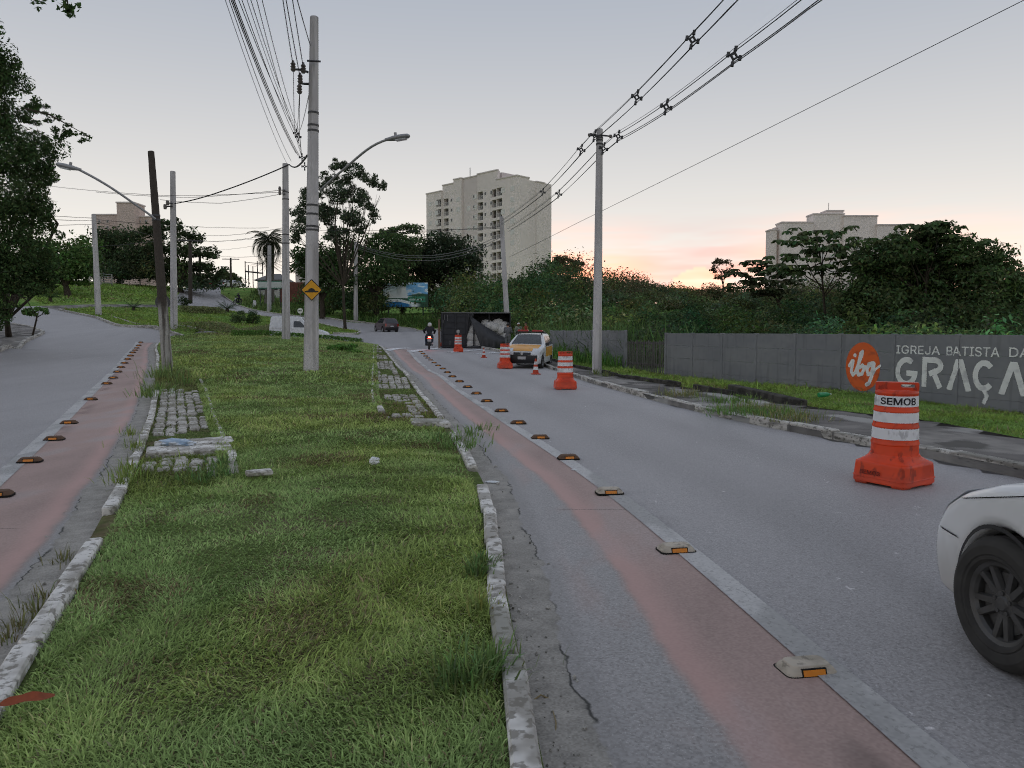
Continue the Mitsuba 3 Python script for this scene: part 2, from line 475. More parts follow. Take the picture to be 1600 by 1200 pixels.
IL = curve([(5, -2.0), (8, -2.98), (13.5, -5.3), (20.3, -8.25), (26, -11.0)])                                                                                  # inner edging of the left cobbles
IR = curve([(12, -2.0), (14, -2.45), (16.5, -2.95), (25, -4.5), (46, -8.2)])                                                                                  # inner edging of the right cobbles
WALL_DIR = np.array([5.0, -14.0]) / math.hypot(5, 14)                                                                                                              # the boundary wall runs towards the camera
WALL_0 = np.array([6.2, 31.0])


def px2(*pts):
    return [tuple(gp(*q)[:2]) for q in pts]


ys_ = np.concatenate([np.arange(-6, 14, .5), np.arange(14, 50, 1.0)])
kr_pts = [(float(KR(y)), y) for y in ys_ if y >= -3] + [(-8.66, 49.5)]
kl_pts = [(float(KL(y)), y) for y in ys_ if -3 <= y <= 45]
far_edge = [(-12, 50.5), (-17, 49.3), (-20.2, 45.8)]
median_poly = Polygon(kr_pts + far_edge + kl_pts[::-1]).buffer(0)
island_poly = Polygon([(-19.4, 45.6)] + [(-19.6, 55), (-19.2, 63), (-16.4, 70.5)] + px2((560, 523), (563, 519), (500, 507), (420, 496), (345, 484), (279, 478), (265, 481.5), (140, 481), (92, 485), (150, 497), (220, 512)))
path_px = px2((92, 485), (140, 481), (265, 481.5), (279, 478), (277, 474), (265, 476.5), (140, 475.5), (60, 478))
left_edge = px2((0, 550), (37, 536), (62, 525), (69, 520), (50, 513), (20, 508))
left_poly = Polygon(kl_pts + [(-19.9, 46)] + px2((220, 512), (150, 497), (92, 485), (60, 478), (0, 480), (-150, 484), (-150, 500)) + left_edge[::-1] +
                    [(-21, 29), (-18.4, 20), (-13.5, 10), (-8.3, 0), (-6.2, -4)]).buffer(0)
hill_left = px2((277, 474), (277, 462)) + [(-62.5, 150), (-70, 176), (-78, 200)]
hill_right = [(-70, 200), (-60, 176)] + [(-55.8, 148)] + px2((345, 461), (367, 474.5), (396, 485), (425, 490), (475, 496), (502, 497), (542, 503), (583, 506), (644, 513), (684, 516)) + [(-3.2, 57), (-.8, 48), (.9, 40)]
road_poly = Polygon([(float(KR(y)), y) for y in ys_] + [(-8.66, 49.5)] + far_edge + [(-19.4, 45.6), (-19.6, 55), (-19.2, 63), (-16.4, 70.5)] +
                    px2((560, 523), (563, 519), (500, 507), (420, 496), (345, 484), (279, 478)) + hill_left + hill_right + [(float(RK(y)), y) for y in ys_[::-1] if y < 40]).buffer(0)
path_poly = Polygon(path_px).buffer(0).difference(unary_union([left_poly, road_poly, island_poly]).buffer(.02))
lane_r = Polygon([(float(KR(y)), y) for y in ys_ if y < 47] + [(float(WL(y)), y) for y in ys_[::-1] if y < 47])
lane_l = Polygon([(float(KL(y)), y) for y in ys_ if -2 <= y < 44] + [(float(LL(y)), y) for y in ys_[::-1] if -2 <= y < 44])
foot_poly = Polygon([(float(RK(y)), y) for y in ys_ if y < 40] + [(float(SO(y)), y) for y in ys_[::-1] if y < 40])
wall_far, wall_near = WALL_0 - WALL_DIR * 12.2, WALL_0 + WALL_DIR * 26
verge_poly = Polygon([(float(SO(y)), y) for y in ys_ if 0 <= y < 40] + [tuple(wall_far), tuple(WALL_0), tuple(wall_near)]).buffer(0).difference(foot_poly.union(road_poly))
left_walk = Polygon(left_edge + px2((10, 507), (-150, 500)) + [(-40, 42), (-32, 30), (-24, 12), (-14, -4)] + [(-6.2, -4), (-8.3, 0), (-13.5, 10), (-18.4, 20), (-21, 29)]).buffer(0).difference(left_poly)

strip_l = Polygon([(float(KL(y)), y) for y in np.arange(7.2, 25, .5)] + [(float(IL(y)), y) for y in np.arange(7.2, 25, .5)[::-1]])
strip_r = Polygon([(float(KR(y)), y) for y in np.arange(12.6, 47, .5)] + [(float(IR(y)), y) for y in np.arange(12.6, 47, .5)[::-1]])
lawn_poly = median_poly.difference(unary_union([strip_l, strip_r]))

# sheets
paved = unary_union([road_poly, left_poly, median_poly, path_poly, foot_poly, verge_poly, left_walk])
near_ground = sbox(-145, -12, 99, 238)
setting('ground', drape(near_ground.difference(paved), 0.0, skirt=.3), 'far_turf', smooth=True)
q = np.array([(x, y) for x in (-5000, -1500, -500, -145, 0, 99, 500, 1500, 5000) for y in (-3000, -500, -12, 100, 238, 600, 2000, 6000)])
horizon_land = Polygon([(-5000, -3000), (5000, -3000), (5000, 6000), (-5000, 6000)]).difference(near_ground)
hz = drape(horizon_land, 0.0, steps=((0, 400, 12.), (400, 1500, 150.), (1500, 9000, 900.)))
setting('terrain', hz, 'undergrowth_soil', smooth=True)
setting('road', drape(road_poly.difference(lane_r), 0.0, skirt=.1), 'asphalt', smooth=True)
setting('side_road', drape(left_poly.difference(lane_l), 0.0, skirt=.1), 'asphalt', smooth=True)
if not path_poly.is_empty:
    setting('path', drape(path_poly, 0.0, skirt=.1), 'footway_concrete', smooth=True)
yr = np.concatenate([np.arange(-6, 14, .25), np.arange(14, 47.01, .5)])
m, uv = ribbon(KR, WL, yr, 10, 0.0)
setting('cycle_lane', m, 'cycle_lane_paint', smooth=True, uv=uv)
yl = np.concatenate([np.arange(-2, 14, .25), np.arange(14, 43.6, .5)])
m, uv = ribbon(KL, LL, yl, 10, 0.0)
setting('cycle_lane', m, 'cycle_lane_paint_left', smooth=True, uv=uv)
lw = lambda w0, w1: (lambda y: WL(y) - np.interp(y, [0, 3, 12, 40], [w0 * 1.02, w0, w0, w1]))
m, uv = ribbon(lw(.175, .18), WL, yr[yr < 46], 2, .006)
setting('lane_line', m, 'worn_line_paint', smooth=True)
m, uv = ribbon(LL, lambda y: LL(y) + .22, yl, 2, .006)
setting('lane_line', m, 'worn_line_paint', smooth=True)
LIFT = .10
edge_drop = lambda poly, d=.35, h=.07: (lambda x, y: LIFT - h * np.exp(-shapely.distance(poly.exterior, shapely.points(x, y)) / d))
setting('lawn', drape(lawn_poly, edge_drop(median_poly), skirt=.2), 'lawn_soil', smooth=True)
setting('island', drape(island_poly, .08, skirt=.2), 'far_turf', smooth=True)
strip_soil_l = setting('cobbled_strip', drape(strip_l, .055, skirt=.15), 'lawn_soil', smooth=True)
strip_soil_r = setting('cobbled_strip', drape(strip_r, .055, skirt=.15), 'lawn_soil', smooth=True)
pavement = setting('pavement', drape(foot_poly, .10, skirt=.2), 'footway_concrete', smooth=True)
setting('verge', drape(verge_poly, lambda x, y: .07 + 0 * x, skirt=.2), 'far_turf', smooth=True)
setting('pavement', drape(left_walk, .10, skirt=.2), 'footway_concrete', smooth=True)

# humped crossing: white bars on the road by the truck
for a, b in (((604, 548), (641, 544)), ((640, 550), (690, 543)), ((700, 551), (775, 543)), ((742, 553), (800, 550))):
    A, B = gp(*a), gp(*b)
    d = (B - A)[:2] / np.hypot(*(B - A)[:2])
    nrm = np.array([-d[1], d[0]])
    setting('road_marking', drape(Polygon([A[:2] - nrm * .22, B[:2] - nrm * .22, B[:2] + nrm * .22, A[:2] + nrm * .22]), .02), 'drum_white', smooth=True)

# ------------------------------------------------------------------ kerb stones and cobbles, each a piece
def kerb_run(base, fn, y0, y1, wid, top, bsdf, side, length=1.0, skip=(), jit=1.0):
    """stones along x = fn(y); side +1 lies to the right of the line"""
    y, i = y0, 0
    variants = [mikit.ply(shift(block(wid, .994 * length, .34, bev=.012), 0, 0, -.17), bsdf), mikit.ply(shift(block(wid * .96, .988 * length, .34, bev=.02), 0, 0, -.17), bsdf)]
    while y < y1:
        slope = float(fn(y + .3) - fn(y - .3)) / .6
        dy = length / math.hypot(1, slope)
        ym = y + dy / 2
        xm = float(fn(ym)) + side * wid / 2 * math.hypot(1, slope)
        if not any(a < ym < b for a, b in skip):
            gz = (float(g(fn(y + dy), y + dy)) - float(g(fn(y), y))) / length
            M = pose((xm + rng.normal(0, .006) * jit, ym, float(g(xm, ym)) + top + rng.normal(0, .008) * jit), rz=-math.degrees(math.atan(slope)) + rng.normal(0, .5) * jit, rx=math.degrees(gz), ry=rng.normal(0, 1.2) * jit)
            add('stone', variants[i % 2], None, base, M)
        y += dy
        i += 1


k1 = setting('kerb', tube([on(float(KR(y)) - .07, y, -.2) for y in np.arange(-2.5, 49, 2)], .02, 4), 'kerb_concrete')
kerb_run(k1, KR, -1.5, 49.0, .11, .105, 'kerb_paint', -1, skip=((7.7, 8.6), (11.3, 13.2)))
k2 = setting('kerb', tube([on(float(KL(y)) + .07, y, -.2) for y in np.arange(-2, 43, 2)], .02, 4), 'kerb_concrete')
kerb_run(k2, KL, -1.0, 43.0, .11, .105, 'kerb_paint', 1, skip=((5.6, 6.1), (11., 11.5), (18.5, 25)))
k3 = setting('kerb', tube([on(float(RK(y)) + .08, y, -.2) for y in np.arange(0, 40, 2)], .02, 4), 'kerb_concrete')
kerb_run(k3, RK, 2.0, 40.0, .15, .135, 'kerb_concrete', 1, jit=1.6, length=1.05)
k4 = setting('edging', tube([on(float(IL(y)), y, -.2) for y in np.arange(7.5, 24, 2)], .02, 4), 'kerb_concrete')
kerb_run(k4, IL, 8.0, 9.2, .10, .12, 'kerb_paint', 1, length=.55)
kerb_run(k4, IL, 9.3, 21.5, .075, .11, 'kerb_paint', 1, length=.8)
k5 = setting('edging', tube([on(float(IR(y)), y, -.2) for y in np.arange(13, 46, 2)], .02, 4), 'kerb_concrete')
kerb_run(k5, IR, 13.9, 14.6, .12, .15, 'kerb_paint', 1, length=.5)
kerb_run(k5, IR, 15.6, 46, .075, .11, 'kerb_paint', -1, length=1.0, skip=((19.5, 20.6),))


def kerb_poly(base, pts, wid, top, bsdf, step=2.0):
    pts = np.array(pts)
    s = np.concatenate([[0], np.cumsum(np.hypot(*np.diff(pts, axis=0).T))])
    for a in np.arange(0, s[-1] - step * .5, step):
        b = min(a + step * .985, s[-1])
        P, Q = [np.array([np.interp(t, s, pts[:, 0]), np.interp(t, s, pts[:, 1])]) for t in (a, b)]
        d = Q - P
        L = np.hypot(*d)
        c = (P + Q) / 2
        zt = (float(g(*Q)) - float(g(*P))) / L
        add('stone', block(L, wid, .36, (0, 0, -.18), .015), bsdf, base, pose((c[0], c[1], float(g(*c)) + top), rz=math.degrees(math.atan2(d[1], d[0])), ry=-math.degrees(math.atan(zt))))


k6 = setting('kerb', tube([(*p, float(g(*p)) - .25) for p in hill_right[3:-1]], .02, 4), 'kerb_concrete')
kerb_poly(k6, [p for p in hill_right[3:]], .16, .15, 'kerb_concrete', 3.0)
k7 = setting('kerb', tube([(*p, float(g(*p)) - .25) for p in px2((563, 519), (500, 507), (420, 496))], .02, 4), 'kerb_concrete')
kerb_poly(k7, [(-16.4, 70.5)] + px2((560, 523), (563, 519), (500, 507), (420, 496), (345, 484)), .18, .17, 'kerb_paint', 2.0)
k8 = setting('kerb', tube([(*p, float(g(*p)) - .25) for p in px2((220, 512), (150, 497), (92, 485))], .02, 4), 'kerb_concrete')
kerb_poly(k8, px2((287, 527), (220, 512), (150, 497), (92, 485)), .18, .16, 'kerb_concrete', 1.5)
kerb_poly(k8, [(p[0] + .3, p[1] + 2.2) for p in px2((287, 527), (220, 512), (150, 497))], .14, .16, 'kerb_concrete', 1.5)
k9 = setting('kerb', tube([(*p, float(g(*p)) - .25) for p in left_edge], .02, 4), 'kerb_concrete')
kerb_poly(k9, [(-18.4, 20), (-21, 29)] + left_edge, .16, .16, 'kerb_concrete', 1.2)

# cobbles of the left strip, one by one
cob = [block(.145, .29, .1, (0, 0, -.05), .018), block(.135, .27, .1, (0, 0, -.05), .024), block(.15, .25, .1, (0, 0, -.05), .02)]
cob = [mikit.ply(m, 'cobble_stone') for m in cob]


def cobble_spots(fa, fb, y0, y1, w, l):
    y = y0
    while y < y1:
        slope = float(fa(y + .3) - fa(y - .3)) / .6
        c = math.hypot(1, slope)
        n = int((float(fb(y)) - float(fa(y))) * 1.0 / c / w)
        for k in range(n):
            x = float(fa(y)) + (k + .5) * w * c + .02
            yield x, y + (k + .5) * w * 0, -math.degrees(math.atan(slope))
        y += l / c


n_c = 0
for x, y, r in cobble_spots(lambda y: KL(y) + .14, IL, 8.2, 20.5, .168, .31):
    cover = meshkit.fbm(np.array([[x * .9, y * .5, 3.]]), 3)[0] + .30 * max(0, (x - float(KL(y)) - 1.0)) * (y < 14) + (.08 if y < 9.6 else 0) + (.04 * max(0, y - 16.5))
    if cover < .60 and not (9.3 < y < 10.7 and x < float(KL(y)) + 1.15) and n_c < 298:
        add('cobblestone', cob[n_c % 3], None, strip_soil_l, pose((x + rng.normal(0, .008), y + rng.normal(0, .012), float(g(x, y)) + .088 + rng.normal(0, .010)), rz=r + rng.normal(0, 4), rx=rng.normal(0, 2), ry=rng.normal(0, 2)))
        n_c += 1
slabs = []
for k, (dx, dy, sx, sy) in enumerate(((.62, 9.65, 1.0, .5), (.68, 10.25, .98, .48))):
    y = dy
    x = float(KL(y)) + .1 + dx
    add('stone_slab', block(sx, sy, .1, (0, 0, -.05), .012), 'kerb_paint', strip_soil_l, pose((x, y, float(g(x, y)) + .125), rz=24, rx=1, ry=1 - 2 * k))
# the right strip: small in view, all in one
cm = []
base_c = [block(.15, .2, .1, (0, 0, -.05), .018), block(.17, .17, .1, (0, 0, -.05), .02)]
for x, y, r in cobble_spots(IR, lambda y: KR(y) - .16, 13.6, 46.5, .19, .22):
    cover = meshkit.fbm(np.array([[x * .8, y * .45, 5.]]), 3)[0]
    if (cover < .44 or y > 20) and (y < 21 or cover < .58):
        cm.append(moved(base_c[len(cm) % 2], pose((x + rng.normal(0, .01), y + rng.normal(0, .012), float(g(x, y)) + .09 + rng.normal(0, .01)), rz=r + rng.normal(0, 4), rx=rng.normal(0, 3), ry=rng.normal(0, 3))))
add('cobblestones', cat(cm), 'cobble_stone', strip_soil_r, kind='stuff')
p_ = gp(672, 660, .1)
add('stone_slab', block(.62, .8, .1, (0, 0, -.04), .015), 'kerb_paint', strip_soil_r, pose((p_[0], p_[1], float(g(p_[0], p_[1])) + .125), rz=10, rx=-2, ry=2))

# ------------------------------------------------------------------ boundary wall of concrete panels with painted lettering
def wall_col(p, n, uv):
    w = fbm(p.x * .9, p.y * .9, p.z * 1.4, 4)
    s = fbm(p.x * 7, p.y * 7, p.z * 7, 3)
    drip = fbm(p.x * 9, p.y * 9, p.z * .6, 3)
    c = mix((.19, .193, .212), (.215, .217, .232), smoothstep(.35, .65, w)) * (.93 + .14 * s)
    return mix(c, (.055, .055, .055), smoothstep(.56, .74, drip) * .2)


bumpy('wall_paint', proc(wall_col), lambda p, n, uv: fbm(p.x * 18, p.y * 18, p.z * 30, 3), .002, rough=.8)


def chalk(c0, c1):
    return proc(lambda p, n, uv: mix(c0, c1, smoothstep(.5, .75, fbm(p.x * 5, p.y * 5, p.z * 7, 4))))


mat('white_lettering', chalk((.74, .74, .74), (.52, .52, .54)), .7, .3)
mat('orange_lettering', chalk((.70, .125, .030), (.52, .10, .035)), .7, .3)

WN = np.array([WALL_DIR[1], -WALL_DIR[0]])   # points to the road
if WN[0] > 0:
    WN = -WN
WTOP = 1.52


def wall_s(px):
    """metres along the wall from its first post (at the gate) for a column of the photograph"""
    u = (px - 800) / FPX
    a = WALL_DIR
    return float((u * WALL_0[1] - WALL_0[0]) / (a[0] - u * a[1]))


def wall_z(px, py):
    s = wall_s(px)
    Y = WALL_0[1] + WALL_DIR[1] * s
    return float(at(px, py, Y)[2])


def wall_frame(s, z, out=0.0):
    o = WALL_0 + WALL_DIR * s + WN * out
    return np.array([o[0], o[1], z])


wall_k = thing('boundary_wall', 'grey painted wall of concrete panels carrying the white and orange church lettering', 'wall')
edges_s = [0.0] + [1.905 * k for k in range(1, 14)]
PT, PW, PD = .05, .13, .10           # panel thickness, post width and depth
M_WALL = lambda s, z, out: basis(wall_frame(s, z, out), [*WALL_DIR, 0], [0, 0, 1])


def foot(s):
    x, y = WALL_0 + WALL_DIR * s
    return float(g(x, y)) - .15


for i, s in enumerate(edges_s):
    z0 = foot(s)
    add('post', mikit.ply(block(PW, WTOP - z0 + .01, PD, (0, (WTOP + z0) / 2 - z0, 0), .008), 'wall_paint'), None, wall_k, M_WALL(s, z0, -.02))
    if i + 1 < len(edges_s):
        z1, L, hgt = min(z0, foot(s + 1.9)), 1.905 - PW, 0
        nrow = 4
        hh = (WTOP - z1) / nrow
        for k in range(nrow):
            add('panel', block(L + .04, hh - .004, PT, (0, 0, 0), .004), 'wall_paint', wall_k, M_WALL(s + 1.905 / 2, z1 + hh * (k + .5) - .01, -.02 + rng.normal(0, .0012)))
far_k = thing('boundary_wall', 'grey concrete panel wall left of the gate gap, half hidden by tall grass', 'wall')
for i in range(6):
    s = -3.45 - 1.73 * i
    z0 = foot(s)
    add('post', block(PW, WTOP + .12 - z0, PD, (0, (WTOP + .12 - z0) / 2, 0), .008), 'wall_paint', far_k, M_WALL(s, z0, -.02))
    if i < 5:
        z1 = min(z0, foot(s - 1.7))
        hh = (WTOP + .1 - z1) / 4
        for k in range(4):
            add('panel', block(1.64, hh - .006, PT, (0, 0, 0), .006), 'wall_paint', far_k, M_WALL(s - .865, z1 + hh * (k + .5), -.02 + rng.normal(0, .0012)))


def stroke(pts, w, joined=True):
    return LineString(pts).buffer(w / 2, cap_style='flat', join_style='mitre' if joined else 'round')


def arc(cx, cy, rx, ry, a0, a1, n=28):
    t = np.radians(np.linspace(a0, a1, n))
    return [(cx + rx * math.cos(q), cy + ry * math.sin(q)) for q in t]


def letter(ch, w):
    """one capital in a box 1 high and w wide, drawn with the brush width b"""
    b = .19
    if ch == 'G':
        return stroke(arc(w / 2, .5, w / 2 - b / 2, .5 - b / 2, 52, 352) + [(w * .5, .5 - .04)], b)
    if ch == 'R':
        return unary_union([stroke([(b / 2, 0), (b / 2, 1)], b), stroke([(b / 2, 1 - b / 2), (w * .55, 1 - b / 2)] + arc(w * .58, .72, w * .42 - b / 2, .28 - b / 2, 80, -80) + [(w * .34, .44)], b), stroke([(w * .60, .42), (w - b / 2, 0)], b)])
    if ch == 'V':
        return unary_union([stroke([(b * .55, 0), (w / 2, 1)], b), stroke([(w / 2, 1), (w - b * .55, 0)], b)]).intersection(sbox(-.1, 0, w + .1, .97))
    if ch == 'C':
        c = stroke(arc(w / 2, .5, w / 2 - b / 2, .5 - b / 2, 42, 318), b)
        return unary_union([c, stroke([(w * .50, .05), (w * .66, -.14), (w * .52, -.40)], .13)])


lettering, discs = [], []
for ch, x0, x1, y0, y1 in (('G', 1400.5, 1435, 557, 602.5), ('R', 1442, 1475, 557.5, 604), ('V', 1480.5, 1521, 559, 609), ('C', 1521.5, 1557.5, 562, 610), ('V', 1562, 1609, 563, 616)):
    s0, s1 = wall_s(x0), wall_s(x1)
    za, zb = wall_z(x0, y0), wall_z(x0, y1)
    H = za - zb
    lettering.append(shapely.affinity.affine_transform(letter(ch, (s1 - s0) / H), [H, 0, 0, H, s0, zb]))


def text_shape(text, height):
    from PIL import Image, ImageDraw, ImageFont
    import glob
    font = ImageFont.truetype(glob.glob('/opt/blender-*/*/datafiles/fonts/Inter.woff2')[0], 96)
    x0, y0, x1, y1 = font.getbbox(text, anchor='ls', stroke_width=1)
    im = Image.new('L', (int(x1 - x0 + 8), int(y1 - y0 + 8)))
    ImageDraw.Draw(im).text((4 - x0, 4 - y0), text, 255, font, anchor='ls', stroke_width=1)
    a = np.pad(np.asarray(im) > 127, ((0, 0), (1, 1))).astype(np.int8)
    r, st = np.nonzero(np.diff(a, axis=1) == 1)
    en = np.nonzero(np.diff(a, axis=1) == -1)[1]
    sh = unary_union([sbox(i, -k - 1, j, -k) for i, j, k in zip(st, en, r)]).buffer(.6).buffer(-.6).simplify(.7)
    q = height / 70.0
    return shapely.affinity.affine_transform(sh, [q, 0, 0, q, 0, (4 - y0) * q])


for word, x0, x1, y0, y1 in (('IGREJA', 1400.5, 1469, 539, 552), ('BATISTA', 1479, 1562, 540.5, 555), ('DA', 1577, 1610, 542.5, 557.5)):
    s0, s1 = wall_s(x0), wall_s(x1)
    t = text_shape(word, 1.0)
    bx = t.bounds
    H = wall_z(x0, y0) - wall_z(x0, y1)
    t = shapely.affinity.affine_transform(t, [(s1 - s0) / (bx[2] - bx[0]), 0, 0, H / (bx[3] - bx[1]), s0 - bx[0] * (s1 - s0) / (bx[2] - bx[0]), wall_z(x0, y1)])
    lettering.append(t)
sC = wall_s(1348.5)
zC, rz_, rs_ = wall_z(1348.5, 573), (wall_z(1348.5, 535) - wall_z(1348.5, 611)) / 2, (wall_s(1375) - wall_s(1321.5)) / 2
disc = Polygon(arc(sC, zC, rs_, rz_, 0, 360, 72))
sc_ = lambda pts: [(sC + a * rs_, zC + b * rz_) for a, b in pts]
bw = .115 * rs_
script = unary_union([q.buffer(0) for q in (
    LineString(sc_([(-.78, .02), (-.62, .22), (-.56, .22), (-.66, -.22), (-.56, -.36), (-.42, -.26), (-.30, -.02)])).buffer(bw * .75),
    Point(*sc_([(-.46, .46)])[0]).buffer(bw * .8),
    LineString(sc_([(-.30, -.02), (-.05, .48), (-.02, .62), (-.12, .55), (-.30, -.10), (-.24, -.34), (-.02, -.30), (.10, -.06), (.0, .06), (-.16, -.04)])).buffer(bw * .75),
    LineString(sc_([(.12, .0), (.30, -.04), (.36, .12), (.62, .18), (.60, .04), (.40, .10), (.26, -.10), (.34, -.30), (.52, -.24), (.66, .14)])).buffer(bw * .75),
    LineString(sc_([(.66, .14), (.56, -.34), (.40, -.66), (.26, -.72)])).buffer(bw * .8),
    LineString(sc_([(.52, -.42), (.76, -.06), (1.0, .08)])).buffer(bw * .5))])
disc = disc.difference(script)


def painted(shape, name, bsdf):
    """paint follows the wall: proud on the posts, set back on the panels"""
    posts = unary_union([sbox(s - PW / 2, -2, s + PW / 2, 3) for s in edges_s])
    out = []
    for part_, d in ((shape.intersection(posts), -.02 + PD / 2 + .004), (shape.difference(posts.buffer(.001)), -.02 + PT / 2 + .006)):
        for q in getattr(part_, 'geoms', [part_]):
            if q.geom_type == 'Polygon' and q.area > 1e-5:
                q = q.simplify(.002)
                v, f = trimesh.creation.triangulate_polygon(q, engine='earcut')
                out.append(tm([wall_frame(a, b, d) for a, b in v], f))
    m = cat(out)
    nn = m.face_normals[:, :2] @ WN
    m.faces = np.where((nn < 0)[:, None], m.faces[:, ::-1], m.faces)
    add(name, m, bsdf, wall_k)


painted(unary_union(lettering), 'white_lettering', 'white_lettering')
painted(disc, 'orange_disc', 'orange_lettering')
painted(script, 'script_lettering', 'white_lettering')

# ------------------------------------------------------------------ gate of upright sticks in the gap of the wall
mat('grey_wood', proc(lambda p, n, uv: mix((.15, .145, .14), (.07, .065, .062), fbm(p.x * 9, p.y * 9, p.z * 2, 3))), .85, .2)
gate = thing('gate', 'dark wooden stick gate closing the gap between the two grey walls', 'gate')
zb = foot(-1.6) + .2
for k in range(22):
    s = -.12 - k * .148
    h = 1.35 + rng.normal(0, .05)
    add('stick', block(.06, h, .025, (0, h / 2, 0)), 'grey_wood', gate, M_WALL(s + rng.normal(0, .015), zb, -.02) @ pose(rz=rng.normal(0, 1.5)))
for z in (.35, 1.25):
    add('rail', block(3.2, .09, .05), 'grey_wood', gate, M_WALL(-1.72, zb + z, -.06))

# ------------------------------------------------------------------ concrete beam lying at the footway, low retaining edge
beam_a, beam_b = gp(1143, 612, .10), gp(1254, 634, .10)
d = beam_b - beam_a
single('concrete_beam', block(np.hypot(d[0], d[1]), .22, .21, (0, 0, .05), .02), 'dark_concrete', 'dark weathered concrete beam lying along the grass edge of the footway', 'beam',
       M=pose((beam_a + beam_b) / 2, rz=math.degrees(math.atan2(d[1], d[0])), ry=1.0))
scene['dark_concrete'] = {'type': 'twosided', 'b': {'type': 'bumpmap', 'scale': .02, 't': proc(rough_h), 'b': {'type': 'principled', 'roughness': .9, 'specular': .2,
                          'base_color': proc(lambda p, n, uv: mix((.075, .07, .062), (.035, .033, .03), smoothstep(.4, .6, fbm(p.x * 6, p.y * 6, p.z * 6, 4))))}}}
pts = [(float(SO(y)), y, float(g(SO(y), y)) + .06) for y in np.arange(18.0, 39, 1.0)]
k10 = setting('edging', tube([(a, b, c - .3) for a, b, c in pts], .02, 4), 'dark_concrete')
for a, b in zip(pts[:-1], pts[1:]):
    if rng.random() < .85:
        a, b = np.array(a), np.array(b)
        d = b - a
        add('stone', block(np.linalg.norm(d) * .98, .10, .30, (0, 0, 0), .012), 'dark_concrete', k10, pose((a + b) / 2 + [0, 0, rng.normal(0, .015)], rz=math.degrees(math.atan2(d[1], d[0])) + rng.normal(0, 1)))

# ------------------------------------------------------------------ poles
def pole_col(p, n, uv):
    w = fbm(p.x * 3, p.y * 3, p.z * .5, 4)
    s = fbm(p.x * 7, p.y * 7, p.z * 5, 2)
    streak = fbm(p.x * 8, p.y * 8, p.z * .3, 2)
    c = mix((.54, .52, .53), (.46, .44, .45), smoothstep(.38, .62, w)) * (.95 + .10 * s)
    c = mix(c, (.20, .19, .18), smoothstep(.56, .72, streak) * .4)
    foot = (1 - smoothstep(.36, .62, p.z + .25 * (w - .5))) * (1 - smoothstep(.5, .6, dr.abs(p.y - 25.55)))
    return mix(c, (.20, .145, .095), foot * .75)


scene['pole_concrete'] = {'type': 'twosided', 'b': {'type': 'diffuse', 'reflectance': proc(pole_col)}}
bumpy('old_pole', proc(lambda p, n, uv: mix(mix((.075, .062, .052), (.045, .038, .033), fbm(p.x * 12, p.y * 12, p.z * .8, 4)), (.33, .32, .30), (1 - smoothstep(2.0, 2.6, p.z + .8 * (fbm(p.x * 7, p.y * 7, p.z * 2, 3) - .5))) * smoothstep(.25, .6, fbm(p.x * 9, p.y * 9, p.z * 1.1, 4)))),
      lambda p, n, uv: fbm(p.x * 40, p.y * 40, p.z * 3, 3), .008, rough=.85)
mat('galvanised', (.34, .34, .35), .45, .5, .6)
mat('dark_metal', (.045, .045, .05), .5, .5)
mat('porcelain', (.10, .085, .08), .3, .5)
mat('cable', (.012, .012, .014), .6, .4)
mat('grey_cable', (.15, .15, .155), .5, .4)
mat('lamp_shell', (.30, .30, .31), .45, .5, .3)
mat('lamp_lens', (.55, .56, .58), .15, .6)

ROUND = 20


def utility_pole(label, base, top, r0, r1, bsdf='pole_concrete', group=None, bands=()):
    """a tapered pole from base to top; bands: heights (fractions) of steel straps"""
    k = thing('utility_pole', label, 'utility pole', group)
    base, top = np.array(base, float), np.array(top, float)
    n = 8
    pts = [base + (top - base) * t for t in np.concatenate([[-.03], np.linspace(0, 1, n)])]
    rs = [r0] + list(np.linspace(r0, r1, n))
    add('shaft', tube(pts + [top + (top - base) * .002], rs + [r1 * .8], ROUND), bsdf, k, smooth=40)
    for b in bands:
        c = base + (top - base) * b
        ax = (top - base) / np.linalg.norm(top - base)
        r = r0 + (r1 - r0) * b
        add('strap', tube([c - ax * .03, c + ax * .03], r + .012, ROUND), 'dark_metal', k, smooth=40)
    return k


def lamp_arm(pole, pts, head_len, aim, r=.035):
    pts = np.array(pts, float)
    # a smooth bend
    t = np.linspace(0, 1, 16)
    s = np.concatenate([[0], np.cumsum(np.linalg.norm(np.diff(pts, axis=0), axis=1))])
    P = np.stack([PchipInterpolator(s / s[-1], pts[:, i])(t) for i in range(3)], 1)
    add('lamp_arm', tube(P, r, 8), 'galvanised', pole, smooth=60)
    a = P[-1]
    x = np.array(aim, float)
    x /= np.linalg.norm(x)
    y = np.cross([0, 0, 1], x)
    y /= np.linalg.norm(y)
    M = basis(a, x, y)
    prof = [(-.1, .04, .04), (0, .06, .05), (.25 * head_len, .11, .07), (.6 * head_len, .14, .075), (.92 * head_len, .12, .06), (head_len, .05, .03)]
    rings = [[(px_, w * math.cos(q), h * math.sin(q)) for q in np.linspace(0, 2 * np.pi, 16, endpoint=False)] for px_, w, h in prof]
    hd = add('lamp_head', loft(rings), 'lamp_shell', pole, M, smooth=50)
    add('lens', block(head_len * .5, .2, .02, (head_len * .58, 0, -.072), .005), 'lamp_lens', hd, M)
    add('photocell', tube([(head_len * .35, 0, .06), (head_len * .35, 0, .15)], .04, 10), 'lamp_shell', hd, M, smooth=40)


